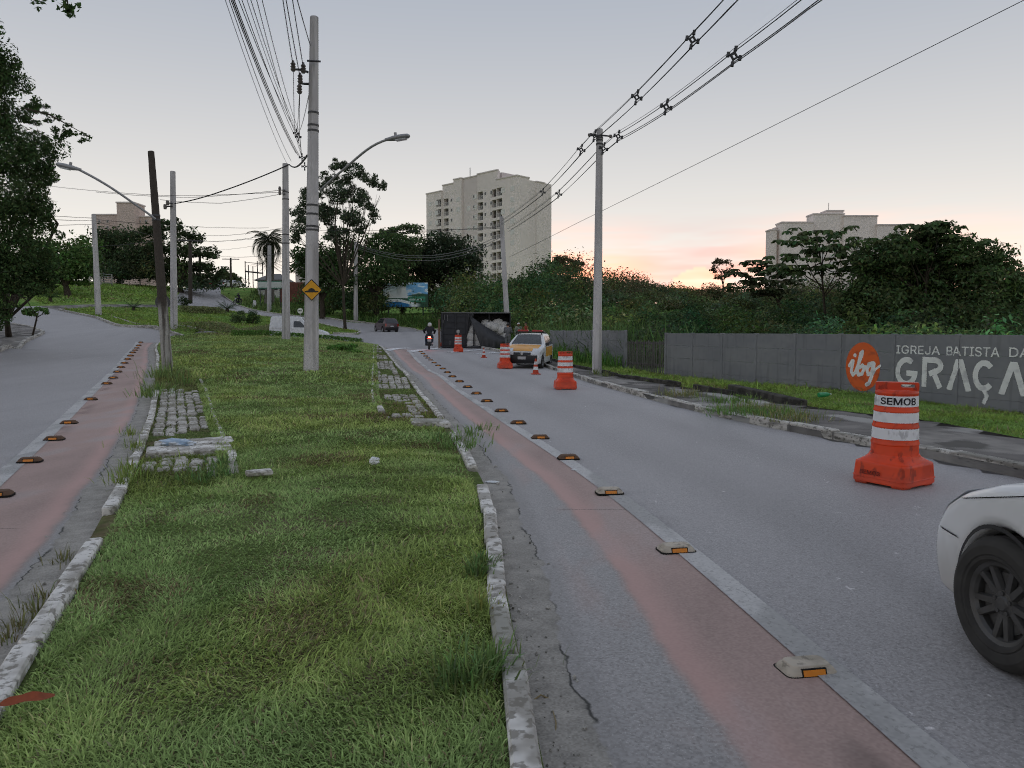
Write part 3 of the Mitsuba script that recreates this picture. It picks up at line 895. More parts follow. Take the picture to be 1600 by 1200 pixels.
bA = gp(486, 579, .1)
YA = bA[1]
poleA = utility_pole('tall pale concrete pole on the lawn carrying the yellow warning sign and a street lamp', bA, at(491, 27, YA), .235, .125, bands=(.735, .70, .685, .415, .45, .475, .405))
lamp_arm(poleA, [at(500, 298, YA - .15), at(540, 262, YA - 1.0), at(590, 224, YA - 1.9), at(607, 217.5, YA - 2.1)], .62, at(634, 213, YA - 2.2) - at(604, 218, YA - 2.1))
# bracket with insulators on the left of the tall pole
for (a, b, c) in (((482, 113), (470, 109), (456, 108)), ((482, 131), (476, 131), (468, 130))):
    add('bracket', tube([at(*a, YA), at(*b, YA - .1), at(*c, YA - .2)], .035, 8), 'dark_metal', poleA, smooth=40)
ins_spots = [at(458, 103, YA - .2), at(474, 106, YA - .15), at(469, 122, YA - .2), at(468, 138, YA - .2)]
for q in ins_spots:
    add('insulator', lathe([(0, -.16), (.05, -.16), (.085, -.1), (.05, -.07), (.085, -.02), (.05, .01), (.08, .06), (.045, .1), (.03, .16), (0, .16)], 12), 'porcelain', poleA, pose(q), smooth=50)
add('crossbar', tube([at(480, 95, YA - .3), at(501, 96, YA - .3)], .03, 8), 'dark_metal', poleA)

bB = gp(262, 579, .1)
YB = bB[1]
poleB = utility_pole('dark weathered old pole leaning beside the left cycle lane, with a street lamp', bB, at(236, 237, YB + .2), .165, .095, 'old_pole', bands=(.71, .69))
lamp_arm(poleB, [at(243, 342, YB), at(215, 322, YB - .3), at(165, 288, YB - .8), at(121, 264, YB - 1.1)], .58, at(95, 258, YB - 1.2) - at(121, 264, YB - 1.1))
bC = gp(272, 513, .08)
poleC = utility_pole('pale concrete pole just right of the dark leaning pole', bC, at(270, 268, bC[1]), .215, .155)
for a_, b_ in (((270, 318), (262, 317)), ((270, 322), (258, 323))):
    add('bracket', tube([at(*a_, bC[1] - .2), at(*b_, bC[1] - .3)], .04, 6), 'dark_metal', poleC)
    add('insulator', lathe([(0, -.16), (.09, -.14), (.11, 0), (.09, .14), (0, .16)], 10), 'porcelain', poleC, pose(at(*b_, bC[1] - .3)), smooth=50)
bD = gp(154, 493, .05)
poleD = utility_pole('leftmost pale concrete pole, on the far grass island', bD, at(146.5, 335, bD[1]), .26, .18)
bE = gp(447, 530, .1)
poleE = utility_pole('pale concrete pole just left of the tall pole with the yellow sign', bE, at(446, 256, bE[1]), .23, .16, bands=(.84, .8, .6, .55))
for y_ in (297, 303):
    add('bracket', tube([at(446, y_, bE[1] - .2), at(437, y_, bE[1] - .3)], .03, 6), 'dark_metal', poleE)
    add('insulator', lathe([(0, -.14), (.06, -.12), (.08, 0), (.06, .12), (0, .14)], 10), 'porcelain', poleE, pose(at(437, y_ - 2, bE[1] - .3)), smooth=50)
bF = gp(420.5, 487)
poleF = utility_pole('pale thin pole on the verge below the palm', bF, at(421, 384, bF[1]), .30, .24)
bG = gp(556, 502)
poleG = utility_pole('slim pale pole on the far kerb left of the billboard', bG, at(556, 378, bG[1]), .26, .2)
YH = 58.5
bH = on(at(794, 540, YH)[0], YH)
poleH = utility_pole('pale concrete pole leaning behind the overturned truck', bH, at(783.5, 339, YH), .22, .15)
bI = gp(932.5, 583, .1)
YI = bI[1]
poleI = utility_pole('pale concrete pole on the right footway before the grey wall', bI, at(937, 202, YI), .182, .115, bands=(.955, .94, .965))
for k, (a, b) in enumerate((((937, 212), (921, 211)), ((937, 211), (954, 213)))):
    add('crossarm', tube([at(*a, YI - .1), at(*b, YI - .15)], .03, 8), 'dark_metal', poleI)
    add('insulator', lathe([(0, -.06), (.05, -.05), (.06, 0), (.05, .05), (0, .06)], 10), 'porcelain', poleI, pose(at(*b, YI - .15)), smooth=50)
for lab, px, yb, yt, Y, r in (('dark thin pole standing at the top of the far hill road', 361, 450, 403, 150, .22), ('dark pole in front of the spreading tree by the hill road', 297.5, 474, 374, 100, .27),
                              ('slim grey pole behind the dark hill pole', 312.5, 453, 388, 130, .24)):
    b = on(at(px, yb, Y)[0], Y)
    k = utility_pole(lab, b, at(px - .5, yt, Y), r, r * .75, 'old_pole' if 'dark' in lab else 'pole_concrete')
    add('crossarm', block(3.2, .14, .14), 'dark_metal', k, pose(at(px - .5, yt + 2, Y - .3), rz=8))

# ------------------------------------------------------------------ cables and their spacers
def cable(pts, r, label, group, sag=0.0, bsdf='cable', n=14, name='power_cable', catg='cable'):
    """one cable through 3-D points, each span sagging by the given share of its length"""
    P = []
    pts = [np.asarray(q, float) for q in pts]
    for a, b in zip(pts[:-1], pts[1:]):
        t = np.linspace(0, 1, n)[:, None]
        L = np.linalg.norm(b - a)
        q = a + (b - a) * t
        q[:, 2] -= (4 * sag * L * t * (1 - t))[:, 0]
        P += list(q[:-1])
    P.append(pts[-1])
    single(name, tube(P, r, 5), bsdf, label, catg, group)


ORD = ['first', 'second', 'third', 'fourth', 'fifth', 'sixth', 'seventh', 'eighth', 'ninth', 'tenth', 'eleventh', 'twelfth', 'thirteenth', 'fourteenth', 'fifteenth', 'sixteenth', 'seventeenth', 'eighteenth', 'nineteenth', 'twentieth', 'twenty first', 'twenty second', 'twenty third', 'twenty fourth', 'twenty fifth', 'twenty sixth']
# bundle over the left of the median: past the camera to the pole behind the tall one
for k, (x, ex, ey, r) in enumerate(((352, 449, 257, .010), (358, 455, 252, .012), (361, 463, 240, .016), (363.5, 466, 243, .020), (366, 469, 245, .016), (373, 468, 214, .013), (378, 470, 230, .013), (386, 463, 204, .010),
                                    (392, 466, 206, .012), (401, 462, 210, .012), (409.5, 467, 204, .012))):
    A, B = at(x, 0, 19.5), at(ex, ey, bE[1] - .3)
    back = A + (A - B) / (B[1] - A[1]) * 30
    cable([back, A, B], r * .85, f'{ORD[k]} cable from the left in the bundle running overhead above the left of the lawn', 'cables bundled over the median', .012)
for k, (x, q) in enumerate(((442, ins_spots[0]), (447, ins_spots[2]), (457, ins_spots[1]), (464.5, at(485, 72, YA)))):
    A = at(x, 0, 20.5)
    back = A + (A - q) / (q[1] - A[1]) * 30
    cable([back, A, q], .013, f'{ORD[k]} from the left of the cables coming overhead to the bracket of the tall pole', 'cables to the bracket of the tall pole', .004)
for k, (q, e) in enumerate(((ins_spots[0], (460, 204)), (ins_spots[2], (464, 206)), (ins_spots[3], (468, 207)), (at(484, 140, YA), (467, 206)))):
    cable([q, at(*e, bE[1] - .4), at(472, 246, bE[1] + 8)], .012, f'{ORD[k]} thin cable dropping from the bracket of the tall pole towards the poles behind', 'cables dropping behind the tall pole', .01)
# twisted cable across from the tall pole's back to the left
cable([at(480, 243, YA + .1), at(452, 257, bE[1] - .25), at(340, 301, bE[1] + 1), at(272, 318, bC[1])], .035, 'thick twisted cable sagging from the tall pole to the left poles', None, .012)
left_far = ((440, 297), (150, 300)), ((440, 300), (80, 291)), ((440, 303), (250, 312))
for (a, b), w in zip(left_far, ('middle', 'longest', 'shortest')):
    cable([at(*a, bE[1]), at((a[0] + b[0]) / 2, (a[1] + b[1]) / 2 + 10, 47), at(*b, 52)], .014, f'{w} of the thin cables hanging between the left poles across the sky', 'cables between the left poles', .006)
for k, (a, b, Y0, Y1) in enumerate((((150, 345), (0, 338), 68, 60), ((152, 341), (0, 330), 68, 60), ((150, 350), (-20, 352), 68, 60), ((150, 346), (300, 376), 68, 100), ((150, 343), (420, 356), 68, 100), ((154, 385), (270, 372), 68, 60),
                     ((300, 378), (420, 372), 100, 106), ((312, 392), (421, 380), 130, 106), ((300, 366), (447, 355), 100, 60), ((320, 395), (447, 395), 130, 70), ((297, 376), (445, 362), 100, 60))):
    cable([at(*a, Y0), at(*b, Y1)], .02, ('far thin cable running left from the leftmost pale pole' if k in (0, 1, 2) else 'far thin cable crossing the sky above the hill road'), 'cables left of the leftmost pole' if k in (0, 1, 2) else 'far cables over the hill road', .008)
# right of the road: two sets of cables on spacers
SPACERS = []


def cable_set(pix, label, group, offs):
    """pix: (px, py, distance) of the spacers along the set"""
    C = [at(*q) for q in pix]
    back = C[0] + (C[0] - C[1]) / np.linalg.norm(C[0] - C[1]) * 22
    for (dx, dz, r), w in zip(offs, ('left', 'right', 'top', 'bottom')):
        cable([back + [dx, 0, dz]] + [c + np.array([dx, 0, dz]) for c in C], r * .8, f'{w} ' + label, group, .004)
    return C


DI = [(-.14, 0, .014), (.14, -.02, .014), (0, .17, .008), (-.02, -.17, .014)]
C1 = cable_set([(1141, 0, 16.6), (1082, 62, 18.6), (995, 152, 22.6), (929, 212, YI - .3), (908, 234, 30.5), (848, 300, 44), (786, 346, YH - .3)], 'black cable of the upper spacer held set rising to the right', 'upper right power cables', DI)
C2 = cable_set([(1264, 0, 14.0), (1147, 88, 17.2), (1041, 167, 21.3), (966, 213, YI - 1.2), (943, 232, YI - .1), (873, 303, 38), (795, 358, YH - .3)], 'black cable of the lower spacer held set rising to the right', 'lower right power cables', DI)


def spacer_mesh():
    """a small diamond frame with four hooked arms that end in cable grips"""
    d = .075
    ms = [tube([(-d, 0, 0), (0, 0, d)], .026, 6), tube([(d, 0, 0), (0, 0, d)], .026, 6), tube([(-d, 0, 0), (0, 0, -d)], .026, 6), tube([(d, 0, 0), (0, 0, -d)], .026, 6)]
    for x, z in ((-.14, 0), (.14, 0), (0, .17), (0, -.17)):
        ms.append(tube([(x * .5, 0, z * .5), (x * .8 + z * .12, 0, z * .8 + x * .1), (x, 0, z)], .022, 6))
        ms.append(shift(lathe([(0, -.06), (.042, -.05), (.036, 0), (.042, .05), (0, .06)], 8), x, 0, z))
    return cat(ms)


sp = mikit.ply(spacer_mesh(), 'dark_metal')
names_ = ['topmost', 'second', 'third', 'fourth', 'fifth', 'sixth']
for C, set_ in ((C1, 'upper'), (C2, 'lower')):
    for i, c in enumerate(C[1:-1]):
        single('cable_spacer', sp, None, f'{names_[i]} black spacer from the top on the {set_} right cable set', 'cable spacer', M=pose(c, rz=8, ry=12, s=1.0))
for k, (x, y) in enumerate(((463, 208), (466, 214), (472, 246), (476, 260))):
    single('cable_spacer', sp, None, f'{ORD[k]} from the top of the small dark spacers just left of the tall pole', 'cable spacer', 'spacers left of the tall pole', M=pose(at(x, y, bE[1] - .3), rz=10))
cable([at(1602, -1, 22), at(905, 347, 47), at(795, 402, YH)], .012, 'single thin wire crossing the sky from the top right corner', None, .001)
for (a, b), w in ((((556, 383), (784, 370)), 'middle'), (((556, 381), (784, 366)), 'top'), (((556, 386), (784, 374)), 'bottom')):
    A, B = at(*a, bG[1]), at(*b, YH)
    m_ = at(660, 403 + (a[1] - 383) * 1.5, 72)
    t = np.linspace(0, 1, 14)[:, None]
    q = (1 - t) ** 2 * A + 2 * t * (1 - t) * (2 * m_ - (A + B) / 2) + t ** 2 * B
    single('power_cable', tube(q, .022, 5), 'grey_cable', f'{w} pale sagging cable between the slim far pole and the leaning pole', 'cable', 'sagging cables above the billboard')
for (a, b), w in ((((540, 366), (784, 354)), 'shorter upper'), (((445, 360), (784, 357)), 'longer lower')):
    cable([at(*a, 80), at(*b, YH)], .018, f'{w} dark taut cable in front of the pale apartment tower', 'taut cables before the tower', .003)

# ------------------------------------------------------------------ signs
mat('sign_yellow', proc(lambda p, n, uv: mix((.70, .34, .010), (.56, .26, .012), fbm(p.x * 6, p.y * 6, p.z * 6, 3))), .5, .4)
mat('sign_black', (.015, .014, .014), .5, .4)
mat('sign_white', (.72, .72, .72), .5, .4)
sg = thing('warning_sign', 'yellow diamond warning sign with a black speed hump on the tall pole', 'sign')
cS = at(487, 453, YA - .30)
hw = 16.8 / FPX * YA
SGM = basis(cS, [1, 0, 0], [0, 0, 1], [0, -1, 0])
dia = lambda r: Polygon([(r, 0), (0, r), (-r, 0), (0, -r)]).buffer(-.03).buffer(.03)
add('plate', prism(dia(hw), .006), 'sign_black', sg, SGM)
add('face', prism(dia(hw * .90), .004), 'sign_yellow', sg, SGM @ pose((0, 0, .007)))
hump = Polygon([(-hw * .62, -.075), (-hw * .62, -.035), (-hw * .34, -.02)] + arc(0, -.03, hw * .30, hw * .26, 165, 15, 14) + [(hw * .34, -.02), (hw * .62, -.035), (hw * .62, -.075)])
add('hump_symbol', prism(hump, .003), 'sign_black', sg, SGM @ pose((0, 0, .0125)))
for dz in (-.1, .1):
    add('clamp', block(.3, .03, .05, (0, 0, 0)), 'galvanised', sg, pose(cS + [0, .06, dz]))
yb_ = YB + 4.6
bs = on(at(255, 500, yb_)[0], yb_)
ct = at(254, 472, yb_)
rs2 = thing('road_sign', 'round road sign seen from its dark back behind the leaning pole', 'sign')
add('plate', tube([ct, ct + [0, .02, 0]], .28, 28), 'dark_metal', rs2)
add('post', tube([bs + [0, -.05, -.2], ct + [0, -.05, .25]], .03, 8), 'galvanised', rs2)
pw = on(at(469, 497, 84)[0], 84)
rs3 = thing('road_sign', 'small round white sign on the far verge between the two pale poles', 'sign')
cw = at(469, 485.5, 84)
add('plate', tube([cw, cw + [0, .02, 0]], .30, 24), 'sign_white', rs3)
add('bar', block(.36, .01, .10), 'sign_black', rs3, pose(cw - [0, .01, 0]))
add('post', tube([[cw[0], 84.06, pw[2] - .2], cw + [0, .06, 0]], .04, 8), 'galvanised', rs3)

# billboard: a flat printed picture of sky, pale buildings and a blue wave
YBB = 96.0
b0, b1 = at(598, 480, YBB), at(669, 441, YBB)
BW, BH = b1[0] - b0[0], b1[2] - b0[2]


def poster(p, n, uv):
    x, y = (p.x - float(b0[0])) / float(BW), (p.z - float(b0[2])) / float(BH)
    cl = fbm(x * 5, y * 6, 2., 4)
    c = mix((.16, .36, .58), (.62, .70, .76), smoothstep(.40, .60, cl + .25 * (.6 - x)))
    green = smoothstep(.46, .40, y + .10 * (fbm(x * 9, 1., 2., 3) - .5) - .10 * smoothstep(.45, .7, x))
    c = mix(c, (.035, .085, .055), green)
    tower = smoothstep(.30, .31, x) * smoothstep(.52, .51, x) * smoothstep(.42, .43, y) * smoothstep(.98, .96, y + .5 * dr.maximum(.44 - x, 0))
    c = mix(c, mi.Color3f(.66, .69, .70) * (.75 + .25 * smoothstep(.3, .5, x)), tower)
    low = smoothstep(.10, .16, x) * smoothstep(.74, .73, x) * smoothstep(.36, .37, y) * smoothstep(.58, .57, y + .22 * x)
    c = mix(c, (.60, .63, .64), low)
    disc_ = smoothstep(.105, .095, dr.sqrt(dr.square((x - .12) * 1.8) + dr.square(y - .50)))
    c = mix(c, (.80, .81, .82), disc_)
    c = mix(c, (.10, .12, .13), smoothstep(.035, .028, dr.sqrt(dr.square((x - .115) * 1.8) + dr.square(y - .49))))
    c = mix(c, (.05, .22, .14), smoothstep(.55, .56, x) * smoothstep(.94, .93, x) * smoothstep(.2, .22, y) * smoothstep(.44, .42, y))
    c = mix(c, (.42, .52, .48), smoothstep(.58, .59, x) * smoothstep(.9, .89, x) * smoothstep(.27, .28, y) * smoothstep(.345, .335, y))
    wave = .14 + .10 * dr.sin(x * 5.0 + .2)
    c = mix(c, (.68, .72, .74), smoothstep(wave + .10, wave + .08, y) * smoothstep(.85, .7, x))
    return mix(c, (.03, .16, .36), smoothstep(wave - .01, wave - .03, y) * smoothstep(.66, .55, x))


mat('poster_print', proc(lambda p, n, uv: poster(p, n, uv) * mi.Color3f(1.7, 1.75, 1.8)), .6, .3)
bb = thing('billboard', 'wide advertising billboard with sky and pale buildings before the dark trees', 'billboard')
add('board', block(BW, .12, BH, ((b0 + b1) / 2) + [0, .08, 0]), 'dark_metal', bb)
add('poster', block(BW - .12, .02, BH - .12, ((b0 + b1) / 2)), 'poster_print', bb)
for x in (.12, .88):
    q = b0 + [BW * x, .22, 0]
    add('leg', tube([[q[0], q[1], float(g(q[0], q[1])) - .3], [q[0], q[1], b1[2]]], .09, 8), 'dark_metal', bb)

# ------------------------------------------------------------------ plants: leaf and blade geometry
def leafy(name, trans=.5, rough=.6):
    scene[name] = {'type': 'principledthin', 'base_color': {'type': 'mesh_attribute', 'name': 'vertex_color'}, 'roughness': rough, 'diff_trans': trans, 'spec_trans': 0.0}


leafy('leaf', .6)
leafy('grass_blade', .4)
mat('bark', proc(lambda p, n, uv: mix((.085, .07, .055), (.035, .03, .025), fbm(p.x * 12, p.y * 12, p.z * 2, 3))), .9, .1)
mat('pale_bark', proc(lambda p, n, uv: mix((.20, .185, .165), (.09, .08, .07), fbm(p.x * 12, p.y * 12, p.z * 3, 3))), .85, .2)


def leaves(P, N, L, W, col, seed=0, fold=.12):
    """a leaf (two triangles) at every point, lying across its normal; L, W lengths and widths"""
    r = np.random.default_rng(seed)
    n = len(P)
    N = N / (np.linalg.norm(N, axis=1, keepdims=True) + 1e-9)
    t = r.normal(size=(n, 3))
    t -= (t * N).sum(1, keepdims=True) * N
    t /= np.linalg.norm(t, axis=1, keepdims=True) + 1e-9
    b = np.cross(N, t)
    L, W = np.broadcast_to(L, n)[:, None], np.broadcast_to(W, n)[:, None]
    v = np.stack([P - t * L / 2, P + b * W / 2 + N * fold * W - t * L * .05, P + t * L / 2, P - b * W / 2 + N * fold * W - t * L * .05], 1).reshape(-1, 3)
    i = np.arange(n)[:, None] * 4
    f = np.vstack([i + [0, 1, 2], i + [0, 2, 3]])
    return tm(v, f), np.repeat(col, 4, axis=0)


def blades(P, L, W, az, lean, col, seed=0):
    """a bent grass blade (three triangles) at every root"""
    n = len(P)
    d = np.stack([np.cos(az), np.sin(az), 0 * az], 1)
    s = np.stack([-np.sin(az), np.cos(az), 0 * az], 1)
    L, W, lean = (np.broadcast_to(q, n)[:, None] for q in (L, W, lean))
    up = np.array([0, 0, 1.0])
    mid = P + (up * np.cos(lean * .6) + d * np.sin(lean * .6)) * L * .5
    tip = mid + (up * np.cos(lean * 1.25) + d * np.sin(lean * 1.25)) * L * .5
    v = np.stack([P - s * W / 2, P + s * W / 2, mid - s * W * .42, mid + s * W * .42, tip], 1).reshape(-1, 3)
    i = np.arange(n)[:, None] * 5
    f = np.vstack([i + [0, 1, 3], i + [0, 3, 2], i + [2, 3, 4]])
    return tm(v, f), np.repeat(col, 5, axis=0)


def tints(n, base, spread, r, P=None, freq=.5, clump=.35):
    """leaf colours: a base, varied leaf by leaf and clump by clump"""
    c = 1.5 * np.array(base)[None] * np.exp(r.normal(0, spread, (n, 1))) * np.exp(r.normal(0, spread * .35, (n, 3)))
    if P is not None:
        c *= (1 + clump * (2 * meshkit.fbm(P * freq, 2, 3) - 1))[:, None]
    return np.clip(c, .004, .6)


def scatter(poly, density, r, ymax=None):
    x0, y0, x1, y1 = poly.bounds
    n = int((x1 - x0) * (y1 - y0) * density)
    q = np.column_stack([r.uniform(x0, x1, n), r.uniform(y0, y1, n)])
    return q[shapely.contains_xy(poly, q[:, 0], q[:, 1])]


# ------------------------------------------------------------------ lawn grass
GREEN = np.array([.32, .455, .165])


def lawn_zone(poly, density, L, W, seed, lift, patchy=True, base=GREEN, name='lawn_grass', lean=(.65, 1.6), bare=.0, label=None):
    r = np.random.default_rng(seed)
    q = scatter(poly, density, r)
    z3 = lambda f, o: meshkit.fbm(np.column_stack([q * f, np.full(len(q), o)]), 3)
    a, b, c, dry = z3(.55, 1.), z3(2.2, 5.), z3(6., 9.), z3(.9, 13.)
    keep = np.ones(len(q), bool)
    if patchy:
        keep = r.random(len(q)) < np.clip(1.15 - 2.4 * np.clip(b - .64, 0, 1) - 2.2 * np.clip(c - .66, 0, 1), .3, 1)
    q, a, b, c, dry = q[keep], a[keep], b[keep], c[keep], dry[keep]
    n = len(q)
    P = np.column_stack([q, g(q[:, 0], q[:, 1]) + (lift(q[:, 0], q[:, 1]) if callable(lift) else lift) - .01])
    flow = 6 * meshkit.fbm(np.column_stack([q * .8, np.full(n, 21.)]), 2) * np.pi
    az = flow + r.normal(0, 1.1, n)
    LL_ = L * np.exp(r.normal(0, .33, n)) * (.65 + .9 * np.clip(a, .2, .8)) * (.75 + .5 * c)
    col = np.array(base)[None] * np.exp(r.normal(0, .24, (n, 1)))
    yel = np.clip((a - .40) * 3.2, 0, 1)[:, None]
    col = col * (1 - yel) + col * np.array([1.18, 1.05, .88]) * yel
    col *= (.80 + .4 * np.clip((b - .25) * 1.6, 0, 1))[:, None]
    brown = (r.random(n) < np.clip((dry - .60) * 3.0, .03, .6))[:, None]
    col = np.where(brown, np.array([.24, .19, .11]) * np.exp(r.normal(0, .3, (n, 1))), col)
    pale = (r.random(n) < .03)[:, None]
    col = np.where(pale, np.array([.30, .30, .17]), col)
    m, vc = blades(P, LL_, W * np.exp(r.normal(0, .25, n)), az, r.uniform(*lean, n), np.clip(col, .01, .6))
    return add(name, m, 'grass_blade', kind='stuff', color=vc, label=label)


band = lambda y0, y1: sbox(-60, y0, 60, y1)
lawn_grow = median_poly.buffer(-.125).difference(unary_union([strip_l.buffer(-.12), strip_r.buffer(-.12)]))
lift_l = edge_drop(median_poly)
lawn_zone(lawn_grow.intersection(band(1.6, 5.0)), 12500, .038, .0062, 11, lift_l, label='short green lawn grass with dry patches nearest the camera')
lawn_zone(lawn_grow.intersection(band(5.0, 10.0)), 5200, .042, .0085, 12, lift_l)
lawn_zone(lawn_grow.intersection(band(10., 20.0)), 1300, .055, .014, 13, lift_l)
lawn_zone(lawn_grow.intersection(band(20., 51.0)), 260, .08, .030, 14, lift_l)
# grass between and over the cobbles
lawn_zone(strip_l.intersection(band(7, 10.0)), 2000, .06, .009, 15, .055, base=(.20, .27, .09))
lawn_zone(strip_l.intersection(band(10, 26.0)), 800, .05, .011, 16, .05, base=(.19, .24, .09))
lawn_zone(strip_l.intersection(band(18.6, 26.0)), 420, .10, .013, 26, .05, base=(.20, .22, .10))
lawn_zone(strip_r.intersection(band(12, 21.0)), 1000, .055, .013, 17, .055, base=(.20, .27, .09))
lawn_zone(strip_r.intersection(band(21, 47.0)), 200, .05, .018, 18, .055, base=(.19, .24, .09))
# verge below the wall
lawn_zone(verge_poly.intersection(band(8, 20)), 900, .085, .013, 19, .05, base=(.22, .34, .09))
lawn_zone(verge_poly.intersection(band(20, 47)), 380, .13, .024, 20, .06, base=(.22, .34, .09))
# island and hill lawn
lawn_zone(island_poly, 60, .16, .06, 21, .06, base=(.22, .34, .09))
hill_lawn = Polygon([tuple(q_) for q_ in px2((60, 476), (140, 473), (276, 472), (276, 458), (240, 446), (100, 444), (40, 450))]).buffer(0)
lawn_zone(hill_lawn, 16, .22, .12, 22, 0.0, base=(.23, .37, .10))


def tuft(name, label, catg, spots, n, L, W, seed, base=(.11, .17, .06), spread=.14, lean=(.1, 1.25), group=None):
    r = np.random.default_rng(seed)
    P, az = [], []
    for (x, y, z) in spots:
        a = r.uniform(0, 2 * np.pi, n)
        d = np.abs(r.normal(0, spread, n))
        P.append(np.column_stack([x + np.cos(a) * d, y + np.sin(a) * d, np.full(n, z)]))
        az.append(a + r.normal(0, .5, n))
    P, az = np.vstack(P), np.concatenate(az)
    N_ = len(P)
    m, vc = blades(P, L * np.exp(r.normal(0, .3, N_)), W * np.exp(r.normal(0, .2, N_)), az, r.uniform(*lean, N_), tints(N_, base, .25, r))
    if len(spots) > 2:
        return add(name, m, 'grass_blade', kind='stuff', label=label, color=vc)
    return single(name, m, 'grass_blade', label, catg, group, color=vc)


def spots_px(*pts, lift=.1):
    return [gp(x, y, lift) for x, y in pts]


tuft('grass_tuft', 'big tuft of broad leaved grass leaning over the kerb nearest the camera', 'grass tuft', spots_px((750, 1050), (730, 1065), (770, 1040), (700, 1060)), 90, .085, .010, 1, base=(.11, .165, .06), spread=.09)
tuft('grass_tuft', 'dark green grass tuft at the median kerb, second from the camera', 'grass tuft', spots_px((745, 895), (752, 885)), 90, .09, .010, 2, base=(.105, .16, .06), spread=.06)
tuft('grass_tuft', 'brownish grass tuft by the median kerb just beyond the biggest tuft', 'grass tuft', spots_px((750, 947),), 80, .08, .009, 3, base=(.17, .20, .07), spread=.09)
tuft('grass_tuft', 'tall grass hanging over the broken kerb by the white slab', 'grass tuft', spots_px((715, 690), (735, 680), (700, 700), (690, 685), (730, 700), (750, 672)), 70, .12, .012, 4, spread=.22)
tuft('grass_tuft', 'pale grass tuft growing over the left kerb in front of the white slabs', 'grass tuft', spots_px((190, 755), (198, 745), (205, 735), (212, 700), (206, 680)), 60, .13, .010, 5, base=(.15, .19, .06), spread=.14)
tuft('grass_tuft', 'dark lush grass tuft at the near end of the left white edging', 'grass tuft', spots_px((340, 735), (325, 745), (350, 725), (310, 752), (360, 745)), 70, .09, .011, 6, base=(.095, .15, .055), spread=.2)
tuft('grass_tuft', 'dry weeds in the left gutter beside the crack', 'weeds', spots_px((30, 985), (12, 1000), (72, 940), (60, 960), (100, 880), lift=.0), 50, .10, .006, 7, base=(.13, .13, .06), spread=.09)
tuft('grass_tuft', 'weeds around the foot of the dark leaning pole', 'weeds', spots_px((245, 590), (262, 585), (275, 590), (250, 610), (235, 620), (290, 600)), 90, .32, .016, 8, base=(.12, .17, .06), spread=.35)
tuft('grass_tuft', 'small dry weeds at the foot of the pole on the right footway', 'weeds', spots_px((930, 585), (945, 588)), 60, .22, .014, 9, base=(.12, .15, .06), spread=.18)
for i, (pt, lab) in enumerate((((1150, 645), 'dark weed clump spilling over the right kerb'), ((1140, 628), 'leafy weed clump on the footway left of the concrete beam'), ((1215, 648), 'weed clump in front of the right end of the concrete beam'),
                               ((1185, 640), 'dry weeds between the concrete beam and the kerb'), ((1065, 618), 'weed clump at the kerb of the right footway further back'), ((1235, 655), 'low weeds on the bare footway right of the beam'))):
    q_ = gp(*pt, .12)
    tuft('weed_clump', lab, 'weeds', [q_ + [dx * .28, dy * .5, 0] for dx in (-1, 0, 1) for dy in (-.6, .5)], 45, .15 if i != 3 else .13, .013, 30 + i, base=(.10, .17, .05) if i in (0, 1, 2) else (.16, .17, .075), spread=.24)


# ------------------------------------------------------------------ trees
def crown(blobs, n, L, W, base, seed, spread=.28, shell=.55, droop=.0, flat=0.0, freq=.5):
    """leaves in and on ellipsoids; blobs: (centre, radii)"""
    r = np.random.default_rng(seed)
    vol = np.array([np.prod(b[1]) ** (2 / 3) for b in blobs])
    P, N = [], []
    for (c, rad), share in zip(blobs, vol / vol.sum()):
        k = max(8, int(n * share))
        # sub-clumps make the outline uneven
        ns = max(5, int(14 * (np.prod(rad) ** (1 / 3)) ** .8))
        d = r.normal(size=(ns, 3))
        d /= np.linalg.norm(d, axis=1, keepdims=True)
        sub = d * r.uniform(.35, .95, (ns, 1))
        srad = r.uniform(.22, .48, ns)
        which = r.integers(0, ns, k)
        e = r.normal(size=(k, 3))
        e /= np.linalg.norm(e, axis=1, keepdims=True)
        rr = np.where(r.random(k) < shell, r.uniform(.75, 1.1, k), r.random(k) ** .4)[:, None]
        loc = sub[which] + e * rr * srad[which, None]
        loc[:, 2] = np.where(loc[:, 2] < -.7, -.7 + .3 * (loc[:, 2] + .7), loc[:, 2])
        P.append(np.asarray(c) + loc * np.asarray(rad))
        nn = e * .8 + r.normal(0, .55, (k, 3)) + [0, 0, .35 - droop]
        N.append(nn * [1, 1, 1 + flat])
    P, N = np.vstack(P), np.vstack(N)
    m, vc = leaves(P, N, L * np.exp(r.normal(0, .25, len(P))), W * np.exp(r.normal(0, .25, len(P))), tints(len(P), base, spread, r, P, freq), seed + 1)
    return m, vc


def px_blobs(lst, Y, depth=1.0, seed=0):
    """blobs given by their place in the view at distance Y, in metres"""
    r = np.random.default_rng(seed)
    out = []
    for (x, y, rx, ry) in lst:
        k = Y / FPX
        dY = r.uniform(-.6, .6) * rx * k * depth
        c = at(x, y, Y + dY)
        out.append((c, np.array([rx * k, rx * k * depth, ry * k])))
    return out


